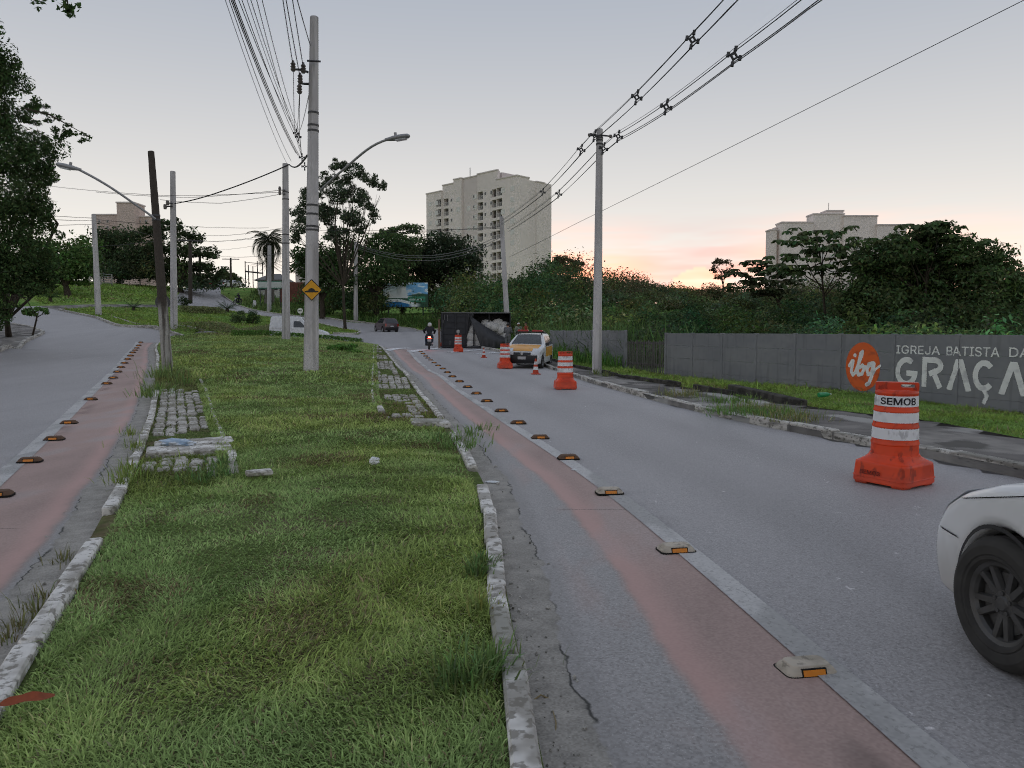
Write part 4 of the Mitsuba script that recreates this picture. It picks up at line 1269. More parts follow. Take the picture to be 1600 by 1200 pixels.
def limbs(base, blobs, r0, seed, fork=.35, bsdf='bark', tip=.25, frac=.75):
    """a trunk from the ground and a tapered limb towards every blob"""
    r = np.random.default_rng(seed)
    top = np.mean([b[0] for b in blobs], axis=0)
    base = np.asarray(base, float)
    f = base + (top - base) * fork + r.normal(0, .05, 3)
    ms = [tube([base - [0, 0, .3], base + (f - base) * .1, base + (f - base) * .5 + r.normal(0, .08, 3) * r0, f], [r0 * 1.35, r0, r0 * .85, r0 * .72], 10)]
    for c, rad in blobs:
        e = f + (np.asarray(c) - f) * frac
        mid = (f + e) / 2 + r.normal(0, .07, 3) * np.linalg.norm(e - f) + [0, 0, .05 * np.linalg.norm(e - f)]
        ms.append(tube([f - (f - base) * .03, mid, e], [r0 * .5, r0 * .36, r0 * tip * .5], 7))
        for _ in range(3):
            q = e + r.normal(0, .5, 3) * np.asarray(rad)
            ms.append(tube([mid + (e - mid) * r.uniform(0, .8), (mid + q) / 2 + r.normal(0, .1, 3), q], [r0 * .2, r0 * .13, r0 * .05], 5))
    return cat(ms)


def tree(label, base, blobs, n, L, W, col, seed, r0=.2, fork=.35, bsdf='bark', group=None, name='tree', frac=.75, **kw):
    k = thing(name, label, 'tree', group)
    m, vc = crown(blobs, n, L, W, col, seed, **kw)
    add('crown', m, 'leaf', k, color=vc)
    add('trunk', limbs(base, blobs, r0, seed, fork, bsdf, frac=frac), bsdf, k, smooth=50)
    return k


def foot_at(px, Y):
    x = (px - 800) / FPX * Y
    return on(x, Y)


DARK = (.046, .074, .030)
MIDG = (.066, .112, .038)
# big dark tree at the left edge
tree('big dark leafy tree filling the left edge beside the left road', gp(14, 528), px_blobs([(-60, 150, 80, 75), (-10, 215, 70, 60), (-80, 300, 110, 90), (15, 330, 62, 42), (-10, 400, 80, 55), (45, 398, 45, 38), (-60, 460, 80, 50), (20, 452, 52, 34), (-35, 500, 50, 36), (-60, 400, 70, 70), (8, 125, 46, 60), (38, 300, 58, 46), (-30, 50, 50, 50), (60, 450, 36, 24), (2, 105, 28, 48), (30, 240, 60, 50), (50, 430, 50, 34), (48, 180, 30, 18), (66, 262, 26, 40), (78, 350, 22, 26), (-120, 80, 90, 80)], 29, .8, 3),
     80000, .125, .06, DARK, 41, r0=.17, fork=.18, spread=.3)
tw = thing('tree_branch', 'thin leafy branch reaching out from the dark left tree against the sky', 'branch')
bp = [at(40, 170, 27.6), at(75, 178, 27.5), at(108, 196, 27.5), at(140, 214, 27.4)]
add('stem', tube(bp, [.04, .03, .018, .006], 6), 'bark', tw)
m, vc = crown(px_blobs([(60, 165, 22, 12), (85, 182, 20, 10), (105, 202, 16, 11), (122, 214, 18, 8), (92, 205, 14, 14), (137, 216, 9, 5), (80, 215, 18, 16)], 27.6, 1, 5), 900, .13, .055, DARK, 42, shell=.3)
add('leaves', m, 'leaf', tw, color=vc)
tw = thing('tree_branch', 'small leafy branch tip hanging into the top left corner', 'branch')
add('stem', tube([at(95, -40, 12), at(104, -5, 12), at(108, 18, 12)], [.02, .012, .005], 6), 'bark', tw)
m, vc = crown(px_blobs([(105, 5, 14, 20), (110, 20, 12, 14), (60, -10, 20, 14), (55, 8, 8, 8)], 12, 1, 6), 150, .10, .045, DARK, 43, shell=.3)
add('leaves', m, 'leaf', tw, color=vc)
tree('slim young tree on the left pavement tip', gp(50, 528), px_blobs([(62, 484, 13, 6), (52, 490, 11, 6), (45, 486, 12, 7), (70, 488, 8, 4)], 43, 1, 7), 260, .26, .12, MIDG, 44, r0=.06, fork=.8)
tree('dense dark tree behind the big left tree', foot_at(110, 88), px_blobs([(100, 400, 45, 36), (135, 398, 28, 30), (70, 395, 40, 45), (120, 430, 40, 18), (60, 430, 40, 25)], 88, 1, 8), 7000, .42, .22, MIDG, 45, r0=.4, fork=.3)
tree('dark rounded tree below the distant tower', foot_at(190, 122), px_blobs([(178, 374, 42, 24), (215, 386, 36, 30), (150, 400, 36, 30), (195, 412, 50, 26), (240, 415, 36, 22)], 122, 1, 9), 9000, .5, .26, (.044, .064, .032), 46, r0=.5, fork=.35)
tree('wide spreading tree with gaps beside the hill road', foot_at(285, 118), px_blobs([(240, 362, 26, 12), (268, 352, 24, 10), (295, 368, 26, 12), (255, 385, 28, 11), (290, 392, 30, 12), (322, 396, 22, 10), (265, 412, 28, 11), (305, 416, 30, 10), (335, 422, 18, 12), (250, 432, 20, 8), (325, 436, 20, 8)], 118, 1, 10),
     7500, .5, .26, (.046, .064, .032), 47, r0=.45, fork=.3, flat=.6)
tree('small round tree at the top of the hill road', foot_at(352, 185), px_blobs([(352, 436, 20, 12), (340, 443, 14, 9), (365, 442, 12, 9)], 185, 1, 11), 2200, .8, .4, (.05, .062, .03), 48, r0=.3)
# eucalyptus
EU = [(531, 262, 15, 11), (512, 280, 14, 12), (557, 269, 15, 10), (579, 284, 14, 10), (600, 290, 9, 8), (548, 301, 18, 14), (524, 307, 16, 12), (569, 318, 16, 13), (584, 338, 10, 10), (477, 312, 15, 16), (466, 334, 13, 14), (516, 336, 18, 14), (550, 338, 18, 13), (480, 356, 17, 14), (561, 353, 14, 10),
      (462, 368, 12, 12), (524, 366, 20, 14), (498, 298, 12, 12), (500, 330, 14, 14), (535, 285, 14, 10)]
tree('tall airy tree with drooping leaf clumps behind the tall pole', foot_at(540, 79), px_blobs([(x, y, rx * 1.2, ry * 1.25) for x, y, rx, ry in EU], 79, 1.0, 12), 15000, .30, .11, (.060, .080, .050), 49, r0=.17, fork=.36, bsdf='bark', droop=.6, shell=.35, frac=.9)
tree('dark tree standing right of the foot of the tall airy tree', foot_at(590, 92), px_blobs([(575, 390, 38, 26), (610, 382, 34, 24), (545, 398, 34, 28), (590, 415, 50, 24), (560, 432, 60, 18), (610, 436, 40, 14)], 92, 1, 13), 7000, .42, .2, DARK, 50, r0=.35)
tree('dark tree left of the foot of the tall airy tree', foot_at(505, 90), px_blobs([(505, 398, 34, 28), (475, 408, 26, 26), (525, 420, 30, 24), (500, 425, 40, 18), (510, 445, 44, 16)], 90, 1, 14), 5500, .42, .2, DARK, 51, r0=.35)
tree('feathery lighter tree left of the dark dome tree', foot_at(630, 98), px_blobs([(620, 362, 22, 10), (645, 358, 18, 9), (600, 370, 18, 10), (632, 378, 36, 14), (625, 400, 42, 20)], 98, 1, 15), 5500, .4, .16, (.070, .10, .045), 52, r0=.3, droop=.4)
tree('dense dark dome tree in front of the pale tower', foot_at(690, 104), px_blobs([(690, 386, 42, 24), (655, 398, 36, 28), (722, 396, 32, 26), (745, 412, 16, 18), (690, 412, 62, 24), (640, 412, 36, 20), (700, 430, 60, 16), (650, 432, 50, 16)], 104, 1, 16), 12000, .42, .22, (.034, .048, .028), 53, r0=.5)
tree('small round tree just right of the pale tower', foot_at(882, 120), px_blobs([(880, 408, 20, 10), (898, 412, 14, 9), (866, 414, 14, 10), (884, 420, 24, 9)], 120, 1, 17), 2600, .46, .2, (.065, .062, .036), 54, r0=.3, fork=.5)
tree('thin lacy tree against the orange sky', foot_at(1130, 98), px_blobs([(1128, 412, 13, 8), (1116, 420, 9, 8), (1140, 422, 9, 9), (1128, 430, 12, 8), (1120, 408, 8, 6)], 98, 1.2, 18), 800, .34, .14, (.07, .06, .036), 55, r0=.14, fork=.55, shell=.3)
# big tree at the right, behind the wall
BT = [(1452, 368, 30, 14), (1415, 384, 36, 18), (1492, 392, 40, 20), (1378, 402, 36, 24), (1535, 412, 38, 24), (1440, 412, 50, 28), (1362, 440, 36, 36), (1500, 436, 50, 24), (1575, 446, 36, 26), (1420, 455, 60, 34), (1610, 470, 40, 40), (1380, 480, 46, 30), (1455, 492, 60, 26), (1560, 500, 50, 20), (1640, 500, 40, 40), (1395, 505, 60, 24), (1345, 470, 30, 36), (1500, 470, 60, 30)]
tree('large dark tree with big leaves rising behind the lettered wall', foot_at(1450, 44), px_blobs([(x, y, rx * 1.28, ry * 1.3) for x, y, rx, ry in BT], 44, 1.2, 19), 60000, .25, .125, (.056, .084, .036), 56, r0=.28, fork=.3, spread=.34)


def rosette(c, n, L, r, droop=.35):
    """big leaves radiating from a twig end, like an umbrella"""
    P, N = [], []
    a = r.uniform(0, 2 * np.pi) + np.arange(n) * 2 * np.pi / n + r.normal(0, .2, n)
    v, f, k = [], [], 0
    for q in a:
        d = np.array([math.cos(q), math.sin(q), 0])
        s = np.array([-d[1], d[0], 0])
        l = L * r.uniform(.75, 1.15)
        w = l * .30
        p0, p1, p2 = c + d * l * .12, c + d * l * .6 + [0, 0, l * .06], c + d * l + [0, 0, -l * droop * r.uniform(.6, 1.5)]
        v += [p0, p1 + s * w, p1 - s * w, p2 + s * w * .6, p2 - s * w * .6]
        f += [(k, k + 1, k + 2), (k + 1, k + 3, k + 4), (k + 1, k + 4, k + 2)]
        k += 5
    return np.array(v), np.array(f)


def umbrella_tree(label, base, stems, n_each, L, col, seed, r0):
    r = np.random.default_rng(seed)
    k = thing('tree', label, 'tree')
    vs, fs, o = [], [], 0
    wood = []
    base = np.asarray(base, float)
    fork = base + (np.mean(stems, axis=0) - base) * .42
    wood.append(tube([base - [0, 0, .3], (base + fork) / 2 + r.normal(0, .05, 3), fork], [r0, r0 * .85, r0 * .7], 8))
    top = base + (np.mean(stems, axis=0) - base) * 1.1
    wood.append(tube([fork, (fork + top) / 2, top], [r0 * .7, r0 * .5, r0 * .3], 7))
    for s in stems:
        j = fork + (top - fork) * r.uniform(0, .7)
        wood.append(tube([j, (j + s) / 2 + [0, 0, -.12 * np.linalg.norm(s - j)], s], [r0 * .4, r0 * .3, r0 * .15], 6))
        for _ in range(n_each):
            c = s + r.normal(0, 1, 3) * [.62, .62, .2]
            v, f = rosette(c, 9, L, r)
            vs.append(v)
            fs.append(f + o)
            o += len(v)
    v = np.vstack(vs)
    add('crown', tm(v, np.vstack(fs)), 'leaf', k, color=np.repeat(tints(len(v) // 5, col, .3, r), 5, axis=0))
    add('trunk', cat(wood), 'bark', k, smooth=50)


umbrella_tree('slender tree with tiers of umbrella leaves in front of the right apartment tower', foot_at(1292, 46), [at(x, y, 46 + d_) for x, y, d_ in ((1275, 360, 0), (1300, 366, .5), (1250, 378, -1), (1322, 378, 1), (1268, 392, 1), (1305, 398, -1), (1236, 402, 0), (1330, 398, 0), (1285, 412, -1), (1250, 424, 1), (1318, 420, 1), (1230, 420, -1), (1285, 385, 0))], 9, .42, (.060, .088, .040), 61, .10)
umbrella_tree('dark tree with umbrella leaves left of the slender one', foot_at(1236, 58), [at(x, y, 58 + d_) for x, y, d_ in ((1180, 412, 0), (1200, 420, 1), (1165, 428, -1), (1215, 425, 1), (1185, 438, 0), (1208, 444, -1), (1232, 436, 1), (1160, 448, 0), (1195, 455, 1), (1225, 455, 0))], 10, .48, (.054, .068, .036), 62, .12)
umbrella_tree('tree top with umbrella leaves crowning the large dark tree', foot_at(1440, 43), [at(x, y, 43 + d_) for x, y, d_ in ((1452, 352, 0), (1430, 362, .5), (1468, 362, -.5), (1445, 372, .5), (1420, 378, 0), (1510, 378, 0), (1490, 384, 1), (1400, 382, 0))], 9, .42, (.060, .085, .040), 63, .10)


def frond(L, n, droop, w, r):
    """one feather leaf along +x from the origin"""
    t = np.linspace(0, 1, 9)
    P = np.column_stack([L * t * np.cos(droop * t * .6), 0 * t, L * (.55 * t - droop * .75 * t ** 2.0)])
    v, f, k = [], [], 0
    for i in range(n):
        q = .12 + .86 * i / n
        p = np.array([np.interp(q, t, P[:, j]) for j in range(3)])
        l = w * math.sin(math.pi * min(1, .15 + q * .85)) ** .6 * r.uniform(.85, 1.1)
        for s in (-1, 1):
            e = p + np.array([l * .5, s * l * .62, -l * .6])
            h = np.array([L / n * .55, 0, 0])
            v += [p - h * .5, p + h * .5, e]
            f.append((k, k + 1, k + 2))
            k += 3
    rach = tube(P, np.linspace(.02, .006, 9) * (L / 2 + .3), 4)
    return cat(tm(v, f), rach)


palm = thing('palm_tree', 'tall palm with shaggy drooping fronds behind the poles in the middle left', 'palm')
pb, pt_ = foot_at(417, 118), at(419, 378, 118)
add('trunk', tube([pb - [0, 0, .5], (pb + pt_) / 2 + [.1, 0, 0], pt_], [.30, .24, .24], 10), 'pale_bark', palm, smooth=50)
pb2, pt2 = foot_at(428, 119), at(426, 382, 119)
r_ = np.random.default_rng(71)
fr = [mikit.ply(frond(4.2, 40, d_, .75, r_), 'leaf', color=None) if False else frond(4.0, 52, d_, .95, r_) for d_ in (1.1, 1.5, 1.9, 2.3)]
fr = [mikit.ply(m_, 'leaf', color=tints(len(m_.vertices), (.034, .040, .022), .2, r_)) for m_ in fr]
for i in range(60):
    add('frond', fr[min(3, i // 14)], None, palm, pose(pt_ + [0, 0, .5 - .02 * i], rz=i * 137.5, ry=-36 + 1.5 * i + r_.normal(0, 8), s=r_.uniform(.75, 1.05)))
palm2 = thing('palm_tree', 'second palm trunk with a few fronds close behind the tall palm', 'palm')
add('trunk', tube([pb2 - [0, 0, .5], (pb2 + pt2) / 2, pt2], [.26, .2, .2], 10), 'pale_bark', palm2, smooth=50)
for i in range(14):
    add('frond', fr[min(3, i // 4)], None, palm2, pose(pt2 + [0, 0, .2], rz=i * 137.5 + 40, ry=-30 + 5 * i + r_.normal(0, 6), s=r_.uniform(.75, .95)))
cy = frond(1.1, 26, .35, .20, r_)
cy = [mikit.ply(m_, 'leaf', color=tints(len(m_.vertices), (.040, .065, .030), .2, r_)) for m_ in (cy, frond(1.05, 26, .6, .2, r_))]
for lab, px_, py_, s_ in (('small cycad with spiky fronds on the far lawn left of the dark pole', 209, 486, 1.05), ('cycad at the edge of the hill road right of the two poles', 355, 489, 1.45), ('leafy cycad on the lawn at the far left near the leftmost pole', 79, 472, 1.3)):
    k = thing('cycad', lab, 'cycad')
    b = gp(px_, py_, .03)
    add('trunk', tube([b - [0, 0, .1], b + [0, 0, .35 * s_]], [.16 * s_, .14 * s_], 10), 'bark', k)
    for i in range(15):
        add('frond', cy[i % 2], None, k, pose(b + [0, 0, .34 * s_], rz=i * 137.5, ry=-28 + 2.6 * i + r_.normal(0, 5), s=s_ * r_.uniform(.8, 1.1)))
for lab, px_, py_ in (('banana like plant with upright fronds below the pale tower', 820, 440), ('second upright fronded plant right of the banana like plant', 843, 438)):
    k = thing('palm_plant', lab, 'plant')
    b = at(px_, py_ + 10, 96)
    add('trunk', tube([on(b[0], b[1], -.2), b], [.16, .12], 8), 'bark', k)
    for i in range(7):
        add('frond', fr[0], None, k, pose(b, rz=i * 137.5, ry=-32 + 5 * i + r_.normal(0, 6), s=r_.uniform(.36, .5)))


# ------------------------------------------------------------------ bushes, hedges, undergrowth
def bush_mass(name, poly, per_m2, hgt, rad, n_each, L, W, base, seed, lift=0.0, spread=.32, label=None, profile=None):
    r = np.random.default_rng(seed)
    q = scatter(poly, per_m2, r)
    P, N, C = [], [], []
    for x, y in q:
        h = hgt * np.exp(r.normal(0, .28)) * (profile(x, y) if profile else 1)
        R = rad * np.exp(r.normal(0, .2))
        e = r.normal(size=(n_each, 3))
        e[:, 2] = np.abs(e[:, 2]) * 1.1 - .25
        e /= np.linalg.norm(e, axis=1, keepdims=True)
        rr = (r.uniform(.55, 1.0, n_each) * (.78 + .44 * meshkit.fbm(e * 2.3 + x, 2, 4)))[:, None]
        z0 = float(g(x, y)) + lift
        P.append(np.array([x, y, z0 + h * .45]) + e * rr * [R, R, h * .58])
        N.append(e + r.normal(0, .6, (n_each, 3)) + [0, 0, .3])
        C.append(tints(n_each, np.array(base) * np.exp(r.normal(0, .30)) * [1 + r.normal(0, .16), 1, 1 + r.normal(0, .15)], spread, r))
    P, N, C = np.vstack(P), np.vstack(N), np.vstack(C)
    m, vc = leaves(P, N, L * np.exp(r.normal(0, .25, len(P))), W * np.exp(r.normal(0, .25, len(P))), C, seed)
    add(name, m, 'leaf', kind='stuff', color=vc, label=label)


UG = (.066, .100, .042)
bank = Polygon([(-27, 97)] + px2((502, 494), (542, 500), (583, 503), (644, 510), (684, 513)) + [(-2.2, 61), (2.0, 53), (4.5, 47), (8, 50), (9, 66), (7, 90), (4, 112), (-28, 116)]).buffer(0)
bush_mass('bank_bushes', bank.intersection(sbox(-40, 78, 20, 120)).difference(Polygon([(-16.8, 97), (-9.6, 97), (-8.5, 80), (-15.5, 84)])), .30, 3.5, 1.7, 240, .36, .17, UG, 81, label='dark green bushes covering the bank beyond the junction')
bush_mass('bank_bushes', bank.intersection(sbox(-40, 40, 20, 78)), .30, 2.8, 1.3, 200, .28, .14, UG, 82, profile=lambda x, y: np.interp(y, [47, 60, 75], [.55, .8, 1.1]))
slope = Polygon([(5, 46), (6.4, 38), (9.5, 34), (16, 20), (20, 14), (45, 22), (60, 60), (44, 108), (8, 118), (5, 90), (9, 66), (8, 50)])
bush_mass('slope_bushes', slope.intersection(sbox(0, 74, 70, 120)), .19, 2.2, 1.9, 420, .26, .12, (.072, .078, .040), 83, profile=lambda x, y: np.interp(x / y, [.02, .10, .17, .25, .4], [1.7, 1.5, .95, .7, 1.3]), label='rough bushes covering the rise behind the walls')
bush_mass('slope_bushes', slope.intersection(sbox(0, 52, 70, 74)), .26, 1.9, 1.5, 330, .24, .12, (.060, .084, .040), 84, profile=lambda x, y: np.interp(x / y, [.02, .12, .25, .45], [1.1, .95, .7, 1.2]))
bush_mass('slope_bushes', slope.intersection(sbox(0, 34, 70, 52)), .32, 1.7, 1.2, 300, .21, .11, (.050, .080, .038), 85, profile=lambda x, y: np.interp(x, [4, 10, 20, 30], [.8, 1.0, 1.0, 1.3]))
bush_mass('wall_bushes', Polygon([(10.2, 24), (15, 13), (24, 18), (20, 32), (12, 32)]), .5, 1.75, 1.0, 210, .20, .10, (.085, .15, .05), 86, profile=lambda x, y: np.interp(y, [13, 20, 30], [1.1, 1.0, .85]), label='lighter green bushes showing just over the lettered wall')


def tall_grass(name, poly, dens, L, W, base, seed, label=None, lift=0.0):
    r = np.random.default_rng(seed)
    q = scatter(poly, dens, r)
    n = len(q)
    P = np.column_stack([q, g(q[:, 0], q[:, 1]) + lift])
    az = r.uniform(0, 2 * np.pi, n)
    m, vc = blades(P, L * np.exp(r.normal(0, .3, n).clip(-.6, .4)), W * np.exp(r.normal(0, .2, n)), az, r.uniform(.25, 1.2, n), tints(n, base, .3, r, P, .35))
    add(name, m, 'grass_blade', kind='stuff', color=vc, label=label)


tg = Polygon([(1.6, 44), (2.3, 41.5), (5.3, 34.4), (9, 36), (8, 50), (3.0, 54), (.6, 50)])
tall_grass('tall_grass', tg, 42, 1.6, .055, (.085, .135, .05), 91, 'tall grass behind the far wall beside the truck')
tall_grass('tall_grass', Polygon([(1.0, 45), (2.2, 38.5), (4.5, 33.6), (5.0, 34), (3.6, 38), (1.9, 43.5), (1.6, 48)]), 90, .75, .03, (.10, .19, .05), 92, 'unmown grass along the foot of the far wall', .05)
tall_grass('cane_grass', Polygon([(6.5, 38), (11, 36), (22, 40), (28, 48), (22, 56), (8, 52)]), 3, 1.2, .07, (.065, .10, .042), 93, 'tall drooping cane grass on the rise behind the gate')
tall_grass('kerb_grass', Polygon([tuple(q_) for q_ in px2((540, 500), (583, 503), (644, 510), (684, 513), (684, 505), (640, 500), (560, 494))]).buffer(1.0), 22, .9, .07, (.075, .125, .04), 94, 'grass strip along the far kerb of the junction')
tall_grass('hill_verge_grass', Polygon([tuple(q_) for q_ in px2((372, 474), (396, 483), (425, 488), (475, 494), (502, 494))] + [(-24, 104), (-33, 125), (-46, 146)]).buffer(0), 9, .8, .10, (.085, .125, .045), 95, 'rough grass on the verge of the hill road')


def hedge(label, pts, wid, hgt, n, L, base, seed, name='hedge'):
    r = np.random.default_rng(seed)
    pts = np.array(pts)
    s = np.concatenate([[0], np.cumsum(np.hypot(*np.diff(pts[:, :2], axis=0).T))])
    t = r.uniform(0, s[-1], n)
    a = np.column_stack([np.interp(t, s, pts[:, i]) for i in range(2)])
    d = (pts[-1] - pts[0])[:2]
    d /= np.hypot(*d)
    v = r.normal(0, .34, n).clip(-.6, .6) * wid
    hh = hgt * (1 + .25 * (meshkit.fbm(np.column_stack([a * .9, 0 * t + 4]), 3) - .5)) * np.sqrt(np.clip(1.05 - (v / wid / .62) ** 2, .05, 1))
    z = r.random(n) ** .45 * hh
    xy = a + np.outer(v, [-d[1], d[0]])
    P = np.column_stack([xy, g(xy[:, 0], xy[:, 1]) + .05 + z])
    c = tints(n, base, .25, r)
    m, vc = leaves(P, r.normal(0, .7, (n, 3)) + [0, 0, .6], L, L * .4, c, seed)
    single(name, m, 'leaf', label, 'hedge', color=vc)


hedge('long pale topped hedge behind the lawn crest left of the white van', [gp(288, 521), gp(330, 520), gp(424, 520)], 1.5, .65, 6500, .16, (.15, .165, .08), 101)
hedge('low pale hedge by the hill road behind the cycad', [gp(287, 489, .05), gp(345, 490, .05)], 1.6, .75, 3400, .2, (.16, .175, .085), 102)
hedge('dark low hedge strip at the crest of the median lawn', [on(-16.6, 45.6, .1), on(-12.6, 48.8, .1), on(-9.6, 49.3, .1)], .9, .38, 3600, .14, (.075, .14, .035), 103)
for lab, px_, py_, rx, hh, col, sd in (('dark rounded shrub right of the cycad by the hill road', 395, 506, .95, 1.5, (.045, .075, .03), 111), ('paler rounded shrub left of the dark one by the hill road', 375, 505, .85, 1.25, (.075, .105, .05), 112), ('small dark shrub left of the pale low hedge', 287, 482, .8, 1.9, (.035, .05, .024), 113),
                                       ('low spreading green shrub on the lawn right of the tall pole', 541, 549, .75, .55, (.075, .15, .04), 114)):
    b = gp(px_, py_, .1)
    m, vc = crown([(b + [0, 0, hh * .42], (rx, rx, hh * .55))], 1500, .16, .06, col, sd)
    k = thing('shrub', lab, 'shrub')
    add('leaves', m, 'leaf', k, color=vc)
    add('stem', cat([tube([b - [0, 0, .05], b + [dx, dy, hh * .5]], [.025, .01], 5) for dx, dy in ((.2, 0), (-.2, .1), (0, -.2), (.05, .2))]), 'bark', k)

# dark hedge row and scrub below the trees along the crest of the far lawn
bush_mass('crest_scrub', Polygon([(-80, 112), (-58, 116), (-46, 116), (-43, 122), (-60, 126), (-84, 122)]), .30, 3.6, 1.7, 190, .40, .20, (.05, .068, .034), 121, label='dark scrub below the trees at the crest of the far lawn')
bush_mass('crest_scrub', Polygon([(-46, 40), (-34, 44), (-40, 60), (-58, 80), (-70, 90), (-60, 60)]), .16, 2.2, 1.5, 160, .30, .15, (.05, .075, .034), 122, label='dark scrub left of the side road behind the big tree')

# ------------------------------------------------------------------ apartment towers and houses
def render_col(p, n, uv):
    w = fbm(p.x * .10, p.y * .10, p.z * .06, 2)
    st = fbm(p.x * .3, p.y * .3, p.z * .03, 2)
    return mix((.80, .73, .69), (.76, .69, .655), smoothstep(.35, .65, w)) * (1 - .05 * smoothstep(.5, .75, st))


scene['tower_render'] = {'type': 'twosided', 'b': {'type': 'diffuse', 'reflectance': proc(render_col)}}
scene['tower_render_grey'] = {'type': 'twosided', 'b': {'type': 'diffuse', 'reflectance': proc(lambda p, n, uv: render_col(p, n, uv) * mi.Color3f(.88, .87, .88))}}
scene['far_render'] = {'type': 'twosided', 'b': {'type': 'diffuse', 'reflectance': rgb((.60, .49, .44))}}
mat('white_frame', (.62, .61, .60), .6, .3)
mat('dark_glass', (.045, .047, .052), .12, .6)
mat('shutter', (.66, .645, .62), .6, .3)
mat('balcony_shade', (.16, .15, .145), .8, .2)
mat('roof_grey', (.17, .165, .16), .8, .2)
mat('brick_red', proc(lambda p, n, uv: mix((.20, .075, .055), (.13, .06, .05), fbm(p.x * 2, p.y * 2, p.z * 2, 3))), .9, .1)

tw1 = thing('apartment_tower', 'tall pale apartment tower with dark recessed balconies left of the sunset glow', 'building')
C0 = np.array([1.3, 202.3])
FD = np.array([-.70, .714]) / np.hypot(.70, .714)     # along the main front, away to the left
FN = np.array([-FD[1], FD[0]]) * -1
if FN[1] > 0:
    FN = -FN
SD = -FN                                              # along the short side, away to the right


def s_of(px):
    u = (px - 800) / FPX
    return float((u * C0[1] - C0[0]) / (FD[0] - u * FD[1]))


def facade(key, name, s0, s1, z0, z1, holes, out=0.0, bsdf='tower_render', origin=C0, d=FD, nrm=FN, depth=.9):
    """a wall slab with real openings; holes: (s, z, w, h) centres"""
    shp = sbox(s0, z0, s1, z1)
    for s, z, w, h in holes:
        shp = shp.difference(sbox(s - w / 2, z - h / 2, s + w / 2, z + h / 2))
    o = np.array([*(origin + nrm * (out - depth)), 0])
    M = basis(o, [*d, 0], [0, 0, 1], [*nrm, 0])
    m = prism(shp, depth, M)
    if np.linalg.det(M[:3, :3]) < 0:
        m.faces = m.faces[:, ::-1]
    add(name, m, bsdf, key)


def slab(key, name, s0, s1, e0, e1, z0, z1, bsdf, bev=0.0, origin=C0, d=FD, nrm=FN):
    """a box: s along the front, e out of it"""
    c = origin + d * (s0 + s1) / 2 + nrm * (e0 + e1) / 2
    return add(name, block(s1 - s0, e1 - e0, z1 - z0, (0, 0, 0), bev), bsdf, key, pose((c[0], c[1], (z0 + z1) / 2), rz=math.degrees(math.atan2(d[1], d[0]))))


GZ, ZR, ZC = 4.0, 41.7, 44.3
LEN = s_of(667)
flz = [38.5 - 2.8 * k for k in range(12)]
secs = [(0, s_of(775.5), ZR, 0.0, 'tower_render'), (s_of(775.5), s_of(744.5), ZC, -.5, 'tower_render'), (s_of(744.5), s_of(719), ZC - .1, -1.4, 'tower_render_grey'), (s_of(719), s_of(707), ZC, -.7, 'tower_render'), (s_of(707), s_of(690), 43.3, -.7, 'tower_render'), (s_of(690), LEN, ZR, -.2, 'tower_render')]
win, pane = mikit.ply(block(1.5, .1, 1.25, bev=.02), 'white_frame'), mikit.ply(block(1.28, .06, 1.05), 'shutter')
win_s, pane_s = mikit.ply(block(.8, .1, .95, bev=.02), 'white_frame'), mikit.ply(block(.62, .06, .78), 'dark_glass')
rail = mikit.ply(cat([block(2.1, .05, .06, (0, 0, .5))] + [block(.04, .04, 1.0, (x, 0, 0)) for x in np.linspace(-1.03, 1.03, 9)]), 'white_frame')
door_f = mikit.ply(block(1.7, .08, 2.0, bev=.02), 'white_frame')
door_g = mikit.ply(block(1.5, .1, 1.8), 'dark_glass')
ang = math.degrees(math.atan2(FD[1], FD[0]))


def wplace(s, z, e):
    c = C0 + FD * s + FN * e
    return pose((c[0], c[1], z), rz=ang)


bal_px = [(775.8 - 4.5, 0), (748.6, 1), (695.5, 5)]
light_px = {0: (786, 800.5), 1: (), 2: (727.5, 737.5), 3: (714,), 4: (), 5: (673, 683)}
dark_px = {0: (), 1: (757, 766), 2: (735.5,), 3: (), 4: (704,), 5: (686,)}
for i, (s0, s1, zt, out, bs_) in enumerate(secs):
    holes = []
    for bx, sec in bal_px:
        if sec == i or (s0 <= s_of(bx) < s1):
            holes += [(min(max(s_of(bx), s0 + 1.2), s1 - 1.2), z, 2.15, 2.05) for z in flz]
    for (s, z, w, h) in holes:
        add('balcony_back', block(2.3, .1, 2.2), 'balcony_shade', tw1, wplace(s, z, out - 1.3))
        f_ = add('balcony_door', door_f, None, tw1, wplace(s, z - .1, out - 1.2))
        scene[f_ + '__pane'] = {**door_g, 'to_world': T(wplace(s, z - .1, out - 1.17))}
        if rng.random() < .8:
            add('railing', rail, None, tw1, wplace(s, z - .5, out - .12))
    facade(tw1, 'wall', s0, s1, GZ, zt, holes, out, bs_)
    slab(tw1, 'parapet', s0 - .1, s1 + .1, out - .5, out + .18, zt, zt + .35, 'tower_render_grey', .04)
    for x in light_px[i]:
        for z in flz:
            if rng.random() < .9:
                f_ = add('window', win, None, tw1, wplace(s_of(x), z + .15, out))
                scene[f_ + '__pane'] = {**pane, 'to_world': T(wplace(s_of(x), z + .15, out + .04))}
    for x in dark_px[i]:
        for z in flz:
            f_ = add('window', win_s, None, tw1, wplace(s_of(x), z + .3, out))
            scene[f_ + '__pane'] = {**pane_s, 'to_world': T(wplace(s_of(x), z + .3, out + .04))}
slab(tw1, 'core', .3, LEN - .3, -13.5, -2.3, GZ, ZR - .4, 'tower_render')
slab(tw1, 'core', s_of(775), s_of(707), -12, -2.3, ZR - .4, ZC - .2, 'tower_render_grey')
